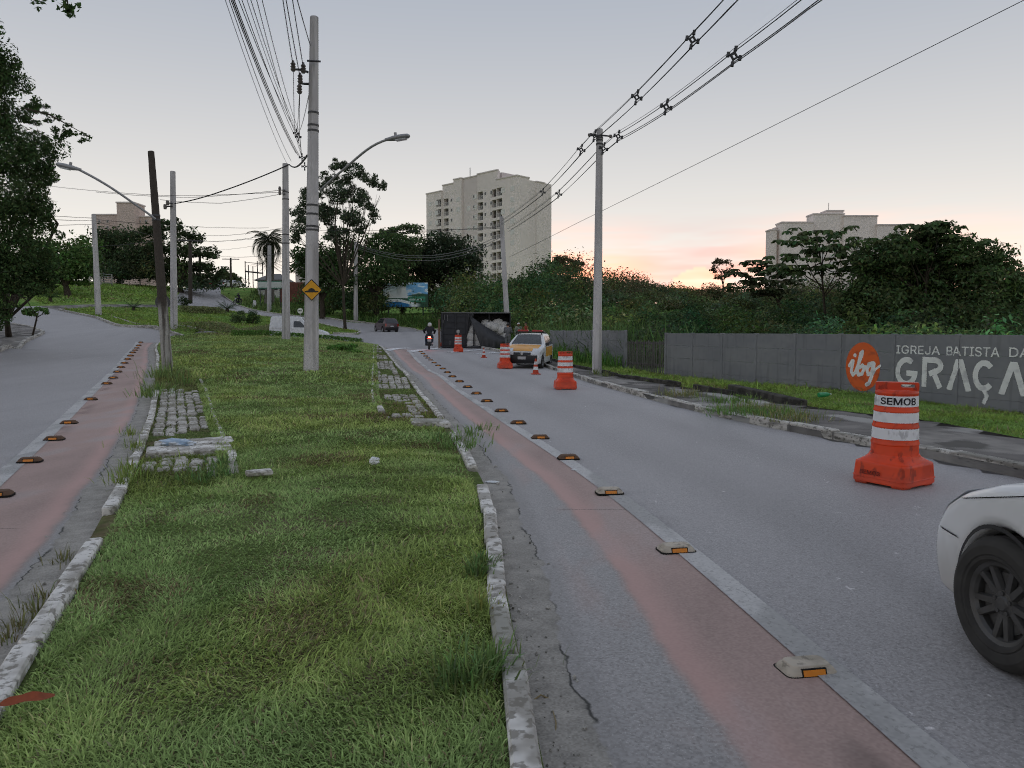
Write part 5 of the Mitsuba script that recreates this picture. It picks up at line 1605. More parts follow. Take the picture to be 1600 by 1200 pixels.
# the short side: a wall, a darker recess with a column of small windows, a second wall
sd_ang = math.degrees(math.atan2(SD[1], SD[0]))
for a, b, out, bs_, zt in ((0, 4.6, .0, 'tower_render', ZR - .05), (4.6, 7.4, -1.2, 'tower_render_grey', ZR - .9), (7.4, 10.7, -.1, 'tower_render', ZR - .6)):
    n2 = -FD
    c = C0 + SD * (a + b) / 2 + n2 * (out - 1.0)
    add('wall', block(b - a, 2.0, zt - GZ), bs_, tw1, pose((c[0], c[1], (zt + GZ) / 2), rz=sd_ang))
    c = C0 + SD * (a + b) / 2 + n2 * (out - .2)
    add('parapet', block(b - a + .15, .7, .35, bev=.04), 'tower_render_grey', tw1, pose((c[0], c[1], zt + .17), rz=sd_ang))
    if out < -1:
        for z in flz:
            c = C0 + SD * (a + b) / 2 + n2 * (out + .02)
            f_ = add('window', win_s, None, tw1, pose((c[0], c[1], z), rz=sd_ang))
            scene[f_ + '__pane'] = {**pane_s, 'to_world': T(pose((c[0] + n2[0] * .05, c[1] + n2[1] * .05, z), rz=sd_ang))}
m_ = at(734.5, 262, 222)
add('mast', tube([m_ - [0, 0, 6], m_], .10, 6), 'dark_metal', tw1)

tw2 = thing('apartment_tower', 'pale stepped apartment tower behind the slender umbrella leaved tree', 'building')


def tower_box(key, x0, x1, ytop, Y, depth, bs_='tower_render', z0=2.0, name='wall', rz=0.0):
    a, b = at(x0, ytop, Y), at(x1, ytop, Y)
    w = b[0] - a[0]
    add(name, block(w, depth, a[2] - z0), bs_, key, pose(((a[0] + b[0]) / 2, Y + depth / 2, (a[2] + z0) / 2), rz=rz))
    add('parapet', block(w + .5, depth + .5, .5, bev=.05), 'tower_render_grey', key, pose(((a[0] + b[0]) / 2, Y + depth / 2, a[2] + .15), rz=rz))


tower_box(tw2, 1203, 1214, 360, 264.5, 4)
tower_box(tw2, 1212, 1222, 357, 266, 3, 'tower_render_grey')
tower_box(tw2, 1222, 1271, 348, 262, 6)
tower_box(tw2, 1271, 1319, 335, 264, 6)
tower_box(tw2, 1292, 1318, 330, 265, 5)
tower_box(tw2, 1319, 1371, 338, 263, 6)
tower_box(tw2, 1371, 1417, 352, 262, 6)
for k, x in enumerate((1217.5, 1284, 1300, 1340, 1356)):
    for j in range(9):
        p_ = at(x, 374 + 12.8 * j, 261.8 if k else 269.8)
        f_ = add('window', win_s if k in (0,) else win, None, tw2, pose(p_))
        scene[f_ + '__pane'] = {**(pane_s if k in (0, 3) else pane), 'to_world': T(pose(p_ - [0, .05, 0]))}
m_ = at(1295, 317, 268)
add('mast', tube([m_ - [0, 0, 4], m_], .09, 6), 'dark_metal', tw2)

tw3 = thing('apartment_tower', 'far brownish tower block rising over the dark trees at the left', 'building')
tower_box(tw3, 182, 209, 317, 270, 8, 'far_render', 6)
tower_box(tw3, 146, 186, 336, 275, 10, 'far_render', 6)
tower_box(tw3, 205, 236, 339, 274, 10, 'far_render', 6)
for x in (155, 168, 218, 228):
    for j in range(3):
        p_ = at(x, 346 + 9 * j, 273.8)
        f_ = add('window', win_s, None, tw3, pose(p_))
        scene[f_ + '__pane'] = {**pane_s, 'to_world': T(pose(p_ - [0, .05, 0]))}


def house(label, x0, x1, yeave, yroof, Y, depth, wall, z0):
    k = thing('house', label, 'house')
    a, b = at(x0, yeave, Y), at(x1, yeave, Y)
    w = b[0] - a[0]
    h = a[2] - z0
    cx = (a[0] + b[0]) / 2
    add('wall', block(w - .8, depth - .8, h, (cx, Y + depth / 2, z0 + h / 2)), wall, k)
    zr = at(x0, yroof, Y + depth / 2)[2]
    e = .5
    add('roof', hull([(a[0] - e + .4, Y, a[2]), (b[0] + e - .4, Y, a[2]), (a[0] - e + .4, Y + depth, a[2]), (b[0] + e - .4, Y + depth, a[2]), (a[0] - e + .4, Y, a[2] - .15), (b[0] + e - .4, Y + depth, a[2] - .15), (b[0] + e - .4, Y, a[2] - .15), (a[0] - e + .4, Y + depth, a[2] - .15),
                      (a[0] + w * .3, Y + depth / 2, zr), (b[0] - w * .3, Y + depth / 2, zr)]), 'roof_grey', k)
    for t in (.25, .68):
        f_ = add('window', block(1.5, .12, 1.2, (a[0] + w * t, Y + .4, a[2] - 1.2)), 'white_frame', k)
        add('pane', block(1.25, .12, .95, (a[0] + w * t, Y + .38, a[2] - 1.2)), 'dark_glass', f_)
    return k


house('beige house with a grey hipped roof half hidden by the tall pole', 456, 520, 413, 400, 122, 9, 'tower_render', 6.5)
house('low white house with a dark roof left of the hipped roof house', 398, 440, 437, 428, 126, 8, 'shutter', 6.5)
a_, b_ = at(437, 441, 116), at(478, 441, 116)
single('garden_wall', block(b_[0] - a_[0], .25, 3.0, ((a_[0] + b_[0]) / 2, 116, a_[2] - 1.5)), 'brick_red', 'reddish brick wall behind the poles below the beige house', 'wall')
sb_ = thing('shop_banner', 'wide pale banner sign on posts in front of the low white house', 'sign')
a_, b_ = at(403, 451, 114), at(440, 439, 114)
mat('banner', proc(lambda p, n, uv: mix((.52, .55, .53), (.05, .16, .11), smoothstep(.5, .52, dr.abs(((p.z - float(a_[2])) / float(b_[2] - a_[2])) - .5) * 1.35))), .6, .3)
add('board', block(b_[0] - a_[0], .1, b_[2] - a_[2], (a_ + b_) / 2), 'banner', sb_)
for x in (a_[0] + .3, b_[0] - .3):
    add('post', tube([[x, 114.12, float(g(x, 114)) - .3], [x, 114.12, b_[2]]], .07, 6), 'dark_metal', sb_)
fr_ = thing('metal_frame', 'open metal frame with thin posts beside the low white house', 'frame')
for x, y0 in ((383, 408), (388, 414), (395, 416), (402, 408), (410, 410)):
    p_ = at(x, y0, 150)
    add('post', tube([on(p_[0], 150, -.3), p_], .09, 6), 'dark_metal', fr_)
for y0, y1 in ((424, 427), (410, 412)):
    add('beam', tube([at(383, y0, 150), at(411, y1, 150)], .16 if y0 > 415 else .06, 6), 'dark_metal', fr_)

fence_pts = [gp(x, y) for x, y in ((120, 447), (175, 446), (235, 447), (277, 455))]
fence_pts = [np.array([q[0], min(q[1], 132), 0]) for q in fence_pts]
fk = thing('fence', 'low wire fence with pale posts along the top of the far lawn', 'fence')
P_ = []
for a, b in zip(fence_pts[:-1], fence_pts[1:]):
    n_ = max(2, int(np.hypot(*(b - a)[:2]) / 3.0))
    P_ += [a + (b - a) * i / n_ for i in range(n_)]
mat('fence_post', (.30, .29, .27), .8, .2)
for q in P_:
    add('post', block(.14, .14, 1.7, (q[0], q[1], float(g(q[0], q[1])) + .75)), 'fence_post', fk)
for h in (.3, .6, .9, 1.2, 1.5):
    add('wire', tube([on(q[0], q[1], h) for q in P_], .022, 4), 'galvanised', fk)
bank_ = Polygon([tuple(q_) for q_ in px2((280, 470), (279, 461), (300, 452), (312, 452))])

# ------------------------------------------------------------------ vehicles
mat('tyre_rubber', proc(lambda p, n, uv: mix((.028, .027, .027), (.05, .048, .045), fbm(p.x * 14, p.y * 14, p.z * 14, 3))), .85, .25)
mat('rim_metal', (.36, .36, .37), .35, .5, .7)
mat('rim_steel', proc(lambda p, n, uv: mix((.085, .085, .088), (.05, .047, .043), fbm(p.x * 20, p.y * 20, p.z * 20, 3))), .45, .5, .4)
mat('car_white', proc(lambda p, n, uv: mix(mix((.62, .63, .65), (.57, .575, .585), fbm(p.x * 3, p.y * 3, p.z * 3, 3)), (.30, .275, .24), smoothstep(.62, .25, p.z + .25 * (fbm(p.x * 5, p.y * 5, p.z * 3, 4) - .5)) * (1 - smoothstep(8., 9., p.y)) * .6)), .22, .5, clearcoat=.8, clearcoat_gloss=.9)
mat('car_silver', (.50, .51, .53), .25, .5, .35, clearcoat=.8, clearcoat_gloss=.9)
mat('car_wine', (.075, .05, .06), .25, .5, .2, clearcoat=.9, clearcoat_gloss=.9)
mat('car_yellow', (.62, .30, .055), .28, .5, clearcoat=.7, clearcoat_gloss=.9)
mat('car_black', (.020, .020, .022), .45, .4)
mat('car_glass', (.020, .024, .028), .06, .8)
mat('headlamp_glass', (.55, .57, .60), .08, .8)
mat('tail_red', (.32, .012, .010), .2, .6)
mat('plate_grey', (.42, .42, .43), .5, .3)
mat('under_black', (.010, .010, .010), .9, .1)


def ring_normals(B):
    t = np.roll(B, -1, 0) - np.roll(B, 1, 0)
    n = np.column_stack([-t[:, 1], t[:, 0]])
    return n / (np.linalg.norm(n, axis=1, keepdims=True) + 1e-9)   # inward for a counter-clockwise ring


class Shell:
    """a vehicle body: a side outline (x forward, z up) given a width, rounded edges and a taper"""

    def __init__(self, outline, width, belt, arches, rad=.07, front=.16, rear=.08, tumble=.30, nose=.12, crown=.025):
        self.w, self.belt, self.tumble, self.crown = width, belt, tumble, crown
        shp = Polygon(outline).buffer(0)
        shp = shp.buffer(-.05).buffer(.05).buffer(.04).buffer(-.04)
        for x, r in arches:
            shp = shp.difference(Point(x, .30).buffer(r, 24))
        self.poly = shp
        x0, z0, x1, z1 = shp.bounds
        self.x0, self.x1, self.z1 = x0, x1, z1
        self.front, self.rear, self.nose = front, rear, nose
        L = shp.exterior.length
        n = int(L / .06)
        B = np.array([shp.exterior.interpolate(L * i / n).coords[0] for i in range(n)])
        if Polygon(B).exterior.is_ccw is False:
            B = B[::-1]
        N = ring_normals(B)
        V, F = [], []
        th = np.radians([0, 30, 60, 90])
        half = [(rad * (1 - math.sin(q)), width / 2 - rad + rad * math.cos(q)) for q in th]     # (inset, y)
        ring = [(i, y) for i, y in half] + [(0, y) for y in np.linspace(width / 2 - rad, -(width / 2 - rad), 9)[1:-1]] + [(i, -y) for i, y in half[::-1]]
        for ins, y in ring:
            P = B + N * ins
            V.append(np.column_stack([P[:, 0], np.full(n, y), P[:, 1]]))
        for k in range(len(ring) - 1):
            i = np.arange(n)
            j = (i + 1) % n
            a, b = k * n, (k + 1) * n
            F += [np.stack([a + i, a + j, b + j], 1), np.stack([a + i, b + j, b + i], 1)]
        for side, off in ((1, 0), (-1, (len(ring) - 1) * n)):
            P = B + N * half[0][0]
            inner = Polygon(P).buffer(0)
            xs = np.stack(np.meshgrid(np.arange(x0, x1, .07), np.arange(z0, z1, .07)), -1).reshape(-1, 2)
            xs = xs[shapely.contains_xy(inner.buffer(-.035), xs[:, 0], xs[:, 1])]
            Q = np.vstack([P, xs])
            f = Delaunay(Q).simplices
            c = Q[f].mean(1)
            f = f[shapely.contains_xy(inner, c[:, 0], c[:, 1])]
            o = sum(len(v) for v in V)
            V.append(np.column_stack([xs[:, 0], np.full(len(xs), side * half[0][1]), xs[:, 1]]))
            f = np.where(f < n, f + off, f - n + o)
            a, b, c = (Q[np.where(f < n + off, f - off, f - o + n)[:, k] % len(Q)] for k in range(3))
            F.append(f)
        m = tm(np.vstack(V), np.vstack(F))
        m.merge_vertices()
        m.fix_normals()
        self.mesh = tm(self.bend(m.vertices), m.faces)

    def bend(self, v):
        v = np.array(v, float)
        x, y, z = v.T
        h = self.w / 2
        k = np.clip((z - self.belt) / (self.z1 - self.belt), 0, 1)
        s = 1 - self.tumble * k ** 1.1
        s = s * (1 - .035 * np.clip((.45 - z) / .3, 0, 1))
        tf = np.clip((x - (self.x1 - .95)) / .95, 0, 1)
        tr = np.clip(((self.x0 + .7) - x) / .7, 0, 1)
        s = s * (1 - self.front * tf ** 2) * (1 - self.rear * tr ** 2)
        q = np.clip(np.abs(y) / h, 0, 1)
        x2 = x - self.nose * q ** 2.5 * tf + .06 * q ** 2.5 * tr
        z2 = z + self.crown * (1 - q ** 2) * np.clip((z - .6) / .3, 0, 1)
        return np.column_stack([x2, y * s, z2])

    def side(self, poly, sgn, out=.012, step=.08):
        """a patch lying on a flank"""
        p = Polygon(poly).buffer(0)
        p = p if p.buffer(-.03).is_empty else p.buffer(-.03).buffer(.03)
        p = max(getattr(p, 'geoms', [p]), key=lambda q: q.area)
        L = p.exterior.length
        n = max(12, int(L / step))
        B = np.array([p.exterior.interpolate(L * i / n).coords[0] for i in range(n)])
        x0, z0, x1, z1 = p.bounds
        xs = np.stack(np.meshgrid(np.arange(x0, x1, step), np.arange(z0, z1, step)), -1).reshape(-1, 2)
        if not p.buffer(-step * .4).is_empty:
            xs = xs[shapely.contains_xy(p.buffer(-step * .4), xs[:, 0], xs[:, 1])]
        else:
            xs = xs[:0]
        Q = np.vstack([B, xs])
        f = Delaunay(Q).simplices
        c = Q[f].mean(1)
        f = f[shapely.contains_xy(p, c[:, 0], c[:, 1])]
        v = self.bend(np.column_stack([Q[:, 0], np.full(len(Q), sgn * (self.w / 2)), Q[:, 1]])) + [0, sgn * out, 0]
        m = tm(v, f)
        if m.face_normals[:, 1].mean() * sgn < 0:
            m.faces = m.faces[:, ::-1]
        return m

    def across(self, pts, y0, y1, out=.012, ny=10):
        """a patch across the body that follows the outline through pts (x, z), from y0 to y1 (shares of the half width)"""
        pts = np.array(pts, float)
        t = np.gradient(pts, axis=0)
        n = np.column_stack([-t[:, 1], t[:, 0]])
        n /= np.linalg.norm(n, axis=1, keepdims=True)
        n *= np.where((n * (pts - [0, .62])).sum(1, keepdims=True) < 0, -1, 1)
        pts = pts + n * out
        ys = np.linspace(y0, y1, ny) * self.w / 2
        v = np.stack([np.column_stack([np.full(ny, p[0]), ys, np.full(ny, p[1])]) for p in pts]).reshape(-1, 3)
        i, j = np.meshgrid(np.arange(len(pts) - 1), np.arange(ny - 1), indexing='ij')
        f = np.stack([i * ny + j, i * ny + j + 1, (i + 1) * ny + j + 1, (i + 1) * ny + j], -1).reshape(-1, 4)
        m = tm(self.bend(v), f)
        if (m.face_normals * (m.triangles_center - [0, 0, .62])).sum(1).mean() < 0:
            m.faces = m.faces[:, ::-1]
        return m


def dense(pts, step=.08):
    ls = LineString(pts)
    n = max(2, int(ls.length / step) + 1)
    return np.array([ls.interpolate(i / (n - 1), normalized=True).coords[0] for i in range(n)])


def wheel(parent, x, y, r, M, rim='rim_metal', width=.19, steer=0):
    k = numbered(f'{parent}__wheel')
    s = 1 if y > 0 else -1
    W = M @ pose((x, y, r), rz=steer)
    h = width / 2
    half = [(r * .62, h - .022), (r * .66, h - .006), (r * .70, h - .004), (r * .715, h - .009), (r * .735, h - .003), (r * .86, h), (r * .93, h - .010), (r * .965, h - .022), (r * .99, h - .034)]
    tread = [(r, .055), (r, .040), (r - .009, .038), (r - .009, .030), (r, .028), (r, .006), (r - .009, .005), (r - .009, -.005), (r, -.006), (r, -.028), (r - .009, -.030), (r - .009, -.038), (r, -.040), (r, -.055)]
    tyre = lathe([(r * .6, 0)] + half + tread + [(a, -b) for a, b in half[::-1]] + [(r * .6, 0)], 48)
    turn = pose(rx=90)
    add('tyre', moved(tyre, turn), 'tyre_rubber', k, W, smooth=28)
    e = width * .30
    sp_ = [lathe([(r * .53, e - .012), (r * .56, e + .004), (r * .60, e + .010), (r * .635, e + .018), (r * .64, e), (r * .635, -e), (r * .56, -e), (r * .53, e - .012)], 44),
           lathe([(0, e + .004), (r * .10, e + .002), (r * .13, e - .008), (r * .20, e - .012), (r * .22, e - .03), (0, e - .03)], 24), lathe([(0, e * .2), (r * .6, e * .2), (r * .6, 0), (0, 0)], 24), lathe([(r * .2, e * .45), (r * .46, e * .45), (r * .46, e * .3), (r * .2, e * .3)], 28)]
    for a in range(5):
        for da in (-13, 13):
            b = hull([(r * .16, -.016, e - .012), (r * .16, .016, e - .012), (r * .55, -.013, e + .002), (r * .55, .013, e + .002), (r * .16, -.024, e - .034), (r * .16, .024, e - .034), (r * .55, -.018, e - .022), (r * .55, .018, e - .022)])
            sp_.append(moved(b, pose(rz=a * 72 + 20 + da)))
        sp_.append(moved(tube([(r * .155, 0, e - .015), (r * .155, 0, e - .002)], .011, 6), pose(rz=a * 72 + 56)))
    add('rim', moved(cat(sp_), pose(rx=-90 if s > 0 else 90)), rim, k, W, smooth=30)


def car(name, label, catg, M, paint, outline, width, wheels, r, belt, glass_front, glass_rear, sides, headlamp=None, tail=None, bumper_dark=None, rim='rim_metal', group=None, grille=None, plate_front=None, plate_rear=None, **kw):
    k = thing(name, label, catg, group)
    sh = Shell(outline, width, belt, [(x, r + .06) for x in wheels], **kw)
    add('body', sh.mesh, paint, k, M, smooth=32)
    add('underbody', block((wheels[0] - wheels[1]) + .9, width * .82, .34, ((wheels[0] + wheels[1]) / 2, 0, .42)), 'under_black', k, M)
    if glass_front is not None:
        add('windscreen', sh.across(dense(glass_front), -.84, .84), 'car_glass', k, M, smooth=True)
    if glass_rear is not None:
        add('rear_window', sh.across(dense(glass_rear), -.80, .80), 'car_glass', k, M, smooth=True)
    for q in sides:
        for s in (1, -1):
            add('side_window', sh.side(q, s), 'car_glass', k, M, smooth=True)
    if headlamp:
        for s in (1, -1):
            a, b = sorted((s * headlamp[1], s * headlamp[2]))
            add('headlight', sh.across(dense(headlamp[0], .04), a, b, .014, 8), 'headlamp_glass', k, M, smooth=True)
    if tail:
        for s in (1, -1):
            a, b = sorted((s * tail[1], s * tail[2]))
            add('tail_light', sh.across(dense(tail[0], .04), a, b, .014, 6), 'tail_red', k, M, smooth=True)
    for q in (bumper_dark or []):
        add('bumper', sh.across(dense(q, .05), -.90, .90, .010, 16), 'car_black', k, M, smooth=True)
    if grille:
        add('grille', sh.across(dense(grille[0], .04), -grille[1], grille[1], .013, 8), 'car_black', k, M, smooth=True)
    for q in (plate_front, plate_rear):
        if q is not None:
            add('number_plate', sh.across(dense(q, .05), -.24, .24, .022, 4), 'plate_grey', k, M)
    for x in wheels:
        for s in (1, -1):
            wheel(k, x, s * (width / 2 - .10), r, M, rim)
    return k, sh


def mirrors(k, M, x, y, z, bsdf):
    for s in (1, -1):
        add('mirror', hull([(x + .05, s * y, z), (x + .05, s * (y + .17), z + .01), (x - .03, s * y, z - .02), (x - .03, s * (y + .18), z), (x + .04, s * (y + .17), z + .13), (x - .03, s * (y + .17), z + .13), (x + .03, s * (y + .02), z + .11), (x - .03, s * (y + .02), z + .11)]), bsdf, k, M)


def ground_pose(x, y, rz, lift=0.0):
    """on the terrain, pitched and rolled with it"""
    a = math.radians(rz)
    d, n = np.array([math.cos(a), math.sin(a)]), np.array([-math.sin(a), math.cos(a)])
    f = lambda q: float(g(x + q[0], y + q[1]))
    pt = math.degrees(math.atan2(f(d) - f(-d), 2))
    rl = math.degrees(math.atan2(f(n) - f(-n), 2))
    return pose((x, y, float(g(x, y)) + lift), rz) @ pose(ry=-pt, rx=rl)


HATCH = [(-1.85, .30), (-1.90, .42), (-1.90, .62), (-1.84, .95), (-1.66, 1.22), (-1.45, 1.42), (-1.2, 1.47), (-.5, 1.48), (.05, 1.43), (.42, 1.22), (.78, .98), (1.25, .90), (1.62, .80), (1.80, .68), (1.86, .55), (1.86, .35), (1.80, .22), (1.0, .2), (-1.0, .2), (-1.8, .24)]
# dark hatchback going up the far road, seen from behind
MB = ground_pose(-13.1, 80, 118)
car('car', 'dark wine coloured hatchback driving away on the far road below the billboard', 'car', MB, 'car_wine', HATCH, 1.62, (1.15, -1.2), .29, .95, [(.10, 1.41), (.40, 1.22), (.72, 1.0)], [(-1.84, .97), (-1.68, 1.20), (-1.50, 1.38)],
    [[(-1.35, .98), (-1.22, 1.34), (-.72, 1.39), (-.68, .97)], [(-.6, .97), (-.63, 1.39), (-.05, 1.37), (.5, .98)]], tail=([(-1.88, .66), (-1.85, .92)], .78, .99), headlamp=([(1.80, .68), (1.62, .80)], .55, .95), bumper_dark=[[(-1.86, .28), (-1.91, .46), (-1.905, .56)]], plate_rear=[(-1.905, .60), (-1.885, .72)], rear=.10)
# cars at the top of the hill road
for lab, px_, Yc, paint, rz in (('small dark car with a red light at the top of the hill road', 330, 150, 'car_black', 100), ('small white car at the top of the hill road', 357, 152, 'car_white', 75), ('pale car at the crest right of the white one', 372, 154, 'car_silver', 60)):
    x = (px_ - 800) / FPX * Yc
    car('car', lab, 'car', ground_pose(x, Yc, rz), paint, HATCH, 1.62, (1.15, -1.2), .29, .95, [(.10, 1.41), (.40, 1.22), (.72, 1.0)], [(-1.84, .97), (-1.68, 1.20), (-1.50, 1.38)], [[(-1.35, .98), (-1.22, 1.34), (-.05, 1.37), (.5, .98)]], tail=([(-1.88, .66), (-1.85, .92)], .6, .99))

# traffic control car, seen from the front, with a light bar on its roof
WAGON = [(-2.05, .32), (-2.1, .5), (-2.08, .85), (-2.0, 1.15), (-1.85, 1.42), (-1.6, 1.47), (-.4, 1.48), (.05, 1.43), (.45, 1.22), (.82, 1.0), (1.3, .93), (1.68, .82), (1.86, .70), (1.92, .55), (1.92, .35), (1.86, .22), (1.0, .2), (-1.1, .2), (-2.0, .25)]
hx = 32.8
cy0 = at(812, 573, hx)
MY = ground_pose(cy0[0] + .45, hx + 1.9, -90 - 11)
ky, shy = car('traffic_car', 'white and yellow traffic agency car with a light bar, parked facing the camera', 'car', MY, 'car_white', WAGON, 1.66, (1.2, -1.25), .30, .97, [(.08, 1.42), (.45, 1.22), (.78, 1.02)], [(-2.0, 1.16), (-1.87, 1.38)],
              [[(-1.75, 1.0), (-1.65, 1.36), (-.75, 1.40), (-.7, .98)], [(-.62, .98), (-.65, 1.40), (-.02, 1.37), (.52, .99)]], headlamp=([(1.89, .62), (1.82, .74), (1.62, .86)], .56, .97), tail=([(-2.08, .85), (-2.0, 1.1)], .8, .98),
              bumper_dark=[[(1.87, .24), (1.93, .40), (1.93, .60)], [(-2.05, .30), (-2.10, .55)]], grille=([(1.93, .60), (1.87, .70)], .52), plate_front=[(1.935, .42), (1.935, .54)], front=.13)
add('bonnet_panel', shy.across(dense([(.86, .995), (1.3, .935), (1.66, .835), (1.80, .755)], .06), -.80, .80, .009, 14), 'car_yellow', ky, MY, smooth=True)
for s in (1, -1):
    add('door_panel', shy.side([(-1.4, .5), (-1.4, .93), (.55, .93), (.62, .5)], s, .008), 'car_yellow', ky, MY, smooth=True)
mirrors(ky, MY, .48, .78, .98, 'car_black')
lb = add('light_bar', block(.26, 1.28, .07, (-.15, 0, 1.56), .02), 'car_black', ky, MY)
for s in (1, -1):
    add('lamp', block(.24, .50, .11, (-.15, s * .33, 1.60), .03), 'tail_red', lb, MY)
for s in (1, -1):
    add('roof_rack', tube([(.0, s * .52, 1.46), (-.15, s * .52, 1.54), (-1.3, s * .52, 1.54), (-1.5, s * .52, 1.46)], .02, 6), 'car_black', ky, MY)
add('badge', tube([(1.935, 0, .66), (1.945, 0, .66)], .06, 14), 'rim_metal', ky, MY)

# compact white van behind the median crest, its nose to the right
VAN = [(-2.15, .35), (-2.2, .55), (-2.18, 1.0), (-2.12, 1.72), (-1.98, 1.82), (-.1, 1.84), (.1, 1.80), (.42, 1.45), (.82, 1.08), (1.35, .98), (1.72, .86), (1.88, .72), (1.92, .5), (1.9, .3), (1.0, .24), (-1.1, .24), (-2.1, .28)]
xv = at(472, 520, 54)[0]
MV = ground_pose(xv, 54, -6)
kv, shv = car('van', 'small white cargo van half hidden behind the poles on the crossing road', 'van', MV, 'car_white', VAN, 1.66, (1.25, -1.3), .30, 1.05, [(.14, 1.76), (.42, 1.45), (.78, 1.12)], [(-2.17, 1.1), (-2.13, 1.6)],
               [[(-.35, 1.08), (-.35, 1.52), (.12, 1.50), (.55, 1.08)]], headlamp=([(1.86, .74), (1.72, .86)], .6, .96), tail=([(-2.2, .6), (-2.18, .95)], .86, .99), bumper_dark=[[(-2.15, .34), (-2.2, .5)]], tumble=.16, rim='rim_steel')
add('panel_line', shv.side([(-2.05, .98), (-2.05, 1.01), (-.45, 1.01), (-.45, .98)], -1, .01), 'plate_grey', kv, MV)
mirrors(kv, MV, .6, .80, 1.08, 'car_black')

# white car passing close by at the right edge: only its front left corner is in the frame
NEAR = [(-1.95, .34), (-2.0, .5), (-1.98, .8), (-1.85, 1.0), (-1.5, 1.08), (-1.0, 1.40), (-.55, 1.46), (.0, 1.42), (.40, 1.20), (.82, .955), (1.3, .87), (1.62, .775), (1.84, .665), (1.94, .56), (1.97, .46), (1.97, .30), (1.90, .20), (1.0, .19), (-1.1, .19), (-1.9, .24)]
MN = ground_pose(3.24, 2.42, 96)
kn, shn = car('passing_car', 'white car cut off by the right edge, only its bonnet and front wheel showing', 'car', MN, 'car_white', NEAR, 1.70, (1.22, -1.22), .315, .95, [(.05, 1.40), (.40, 1.20), (.78, .99)], [(-1.48, 1.10), (-1.02, 1.38)],
               [[(-1.0, .98), (-.85, 1.30), (-.35, 1.38), (-.3, .97)], [(-.22, .97), (-.25, 1.38), (.05, 1.35), (.52, .98)]], headlamp=([(1.93, .565), (1.84, .655), (1.62, .77)], .58, .94), tail=([(-1.98, .6), (-1.93, .85)], .7, .98),
               bumper_dark=[[(1.91, .21), (1.98, .34), (1.975, .47)], [(-1.95, .30), (-2.0, .5)]], grille=([(1.975, .50), (1.93, .60)], .5), plate_front=[(1.985, .38), (1.985, .48)], rim='rim_steel')
mirrors(kn, MN, .50, .80, .97, 'car_white')
for s in (1, -1):
    arch = [(1.22 + (.375 + d_) * math.cos(q), .30 + (.375 + d_) * math.sin(q)) for d_, q in [(.020, q) for q in np.linspace(-.1, math.pi + .1, 20)] + [(0.0, q) for q in np.linspace(math.pi + .1, -.1, 20)]]
    add('arch_trim', shn.side(arch, s, .012, .03), 'car_black', kn, MN)
    add('bonnet_seam', shn.side([(.85, .905), (.85, .911), (1.60, .755), (1.60, .749)], s, .006, .05), 'car_black', kn, MN)
    add('bumper_seam', shn.side([(1.60, .545), (1.60, .553), (1.86, .553), (1.86, .545)], s, .007, .05), 'car_black', kn, MN)
    add('door_seam', shn.side([(.62, .3), (.632, .3), (.632, .93), (.62, .93)], s, .006, .05), 'car_black', kn, MN)

# ------------------------------------------------------------------ overturned lorry: cargo body on its side, torn black tarpaulin, white sacks
mat('lorry_dark', proc(lambda p, n, uv: mix((.020, .021, .026), (.034, .035, .042), fbm(p.x * 3, p.y * 3, p.z * 3, 3))), .6, .4)
mat('lorry_edge', (.12, .12, .125), .6, .4)
mat('tarpaulin', proc(lambda p, n, uv: mix((.024, .024, .027), (.050, .050, .055), fbm(p.x * 2, p.y * 2, p.z * 4, 3))), .5, .4)
mat('sack_white', proc(lambda p, n, uv: mix((.62, .61, .60), (.42, .41, .40), fbm(p.x * 5, p.y * 5, p.z * 5, 3))), .7, .3)
mat('rust_brown', (.16, .10, .07), .8, .2)
YT = 53.0
t0 = at(690, 545, YT)
MT = basis([t0[0], YT, float(g(t0[0], YT)) - .02], np.array([1, .06, 0]) / math.hypot(1, .06), np.array([-.06, 1, 0]) / math.hypot(1, .06))
lor = thing('overturned_truck', 'overturned truck body lying on its side with torn black tarpaulin and white cargo', 'truck')
Wt, Ht, Dt = 4.75, 2.45, 2.3
sk = 40 / FPX * YT
add('side_panel', block(sk, .08, Ht - .1, (sk / 2, .04, Ht / 2), .01), 'lorry_dark', lor, MT)
for z in (.25, .62, 1.0, 1.4, 1.8, 2.2):
    add('rib', block(sk - .06, .05, .06, (sk / 2, -.02, z), .01), 'lorry_dark', lor, MT)
for x in (.08, sk * .55, sk - .06):
    add('stake', block(.07, .07, Ht - .12, (x, -.055, Ht / 2), .01), 'lorry_dark', lor, MT)
add('back_panel', block(Wt, .06, Ht - .1, (Wt / 2, Dt, Ht / 2)), 'lorry_dark', lor, MT)
add('upper_side', block(Wt, Dt, .06, (Wt / 2, Dt / 2, Ht - .03)), 'lorry_dark', lor, MT)
add('top_rail', block(Wt, .09, .07, (Wt / 2, -.03, Ht + .005), .012), 'lorry_edge', lor, MT)
add('end_panel', block(.06, Dt, Ht - .1, (Wt, Dt / 2, Ht / 2)), 'lorry_dark', lor, MT)
add('end_panel', block(.06, Dt, Ht - .1, (.0, Dt / 2, Ht / 2)), 'lorry_dark', lor, MT)
add('tail_board', block(.14, 1.0, 2.0, (-.16, .4, 1.0), .02), 'rust_brown', lor, MT)
for x, z, h in ((.22, 2.15, .35), (.42, 2.1, .42), (.12, 1.85, .2), (.58, .38, .34)):
    add('strap', block(.045, .02, h, (x, -.10, z)), 'lorry_edge', lor, MT)
add('bow', block(.09, .09, 1.75, (2.22, -.12, .88), .015), 'lorry_dark', lor, MT)
add('bow', block(.08, .08, Ht - .1, (3.3, .4, Ht / 2), .015), 'lorry_dark', lor, MT)
sr = np.random.default_rng(301)


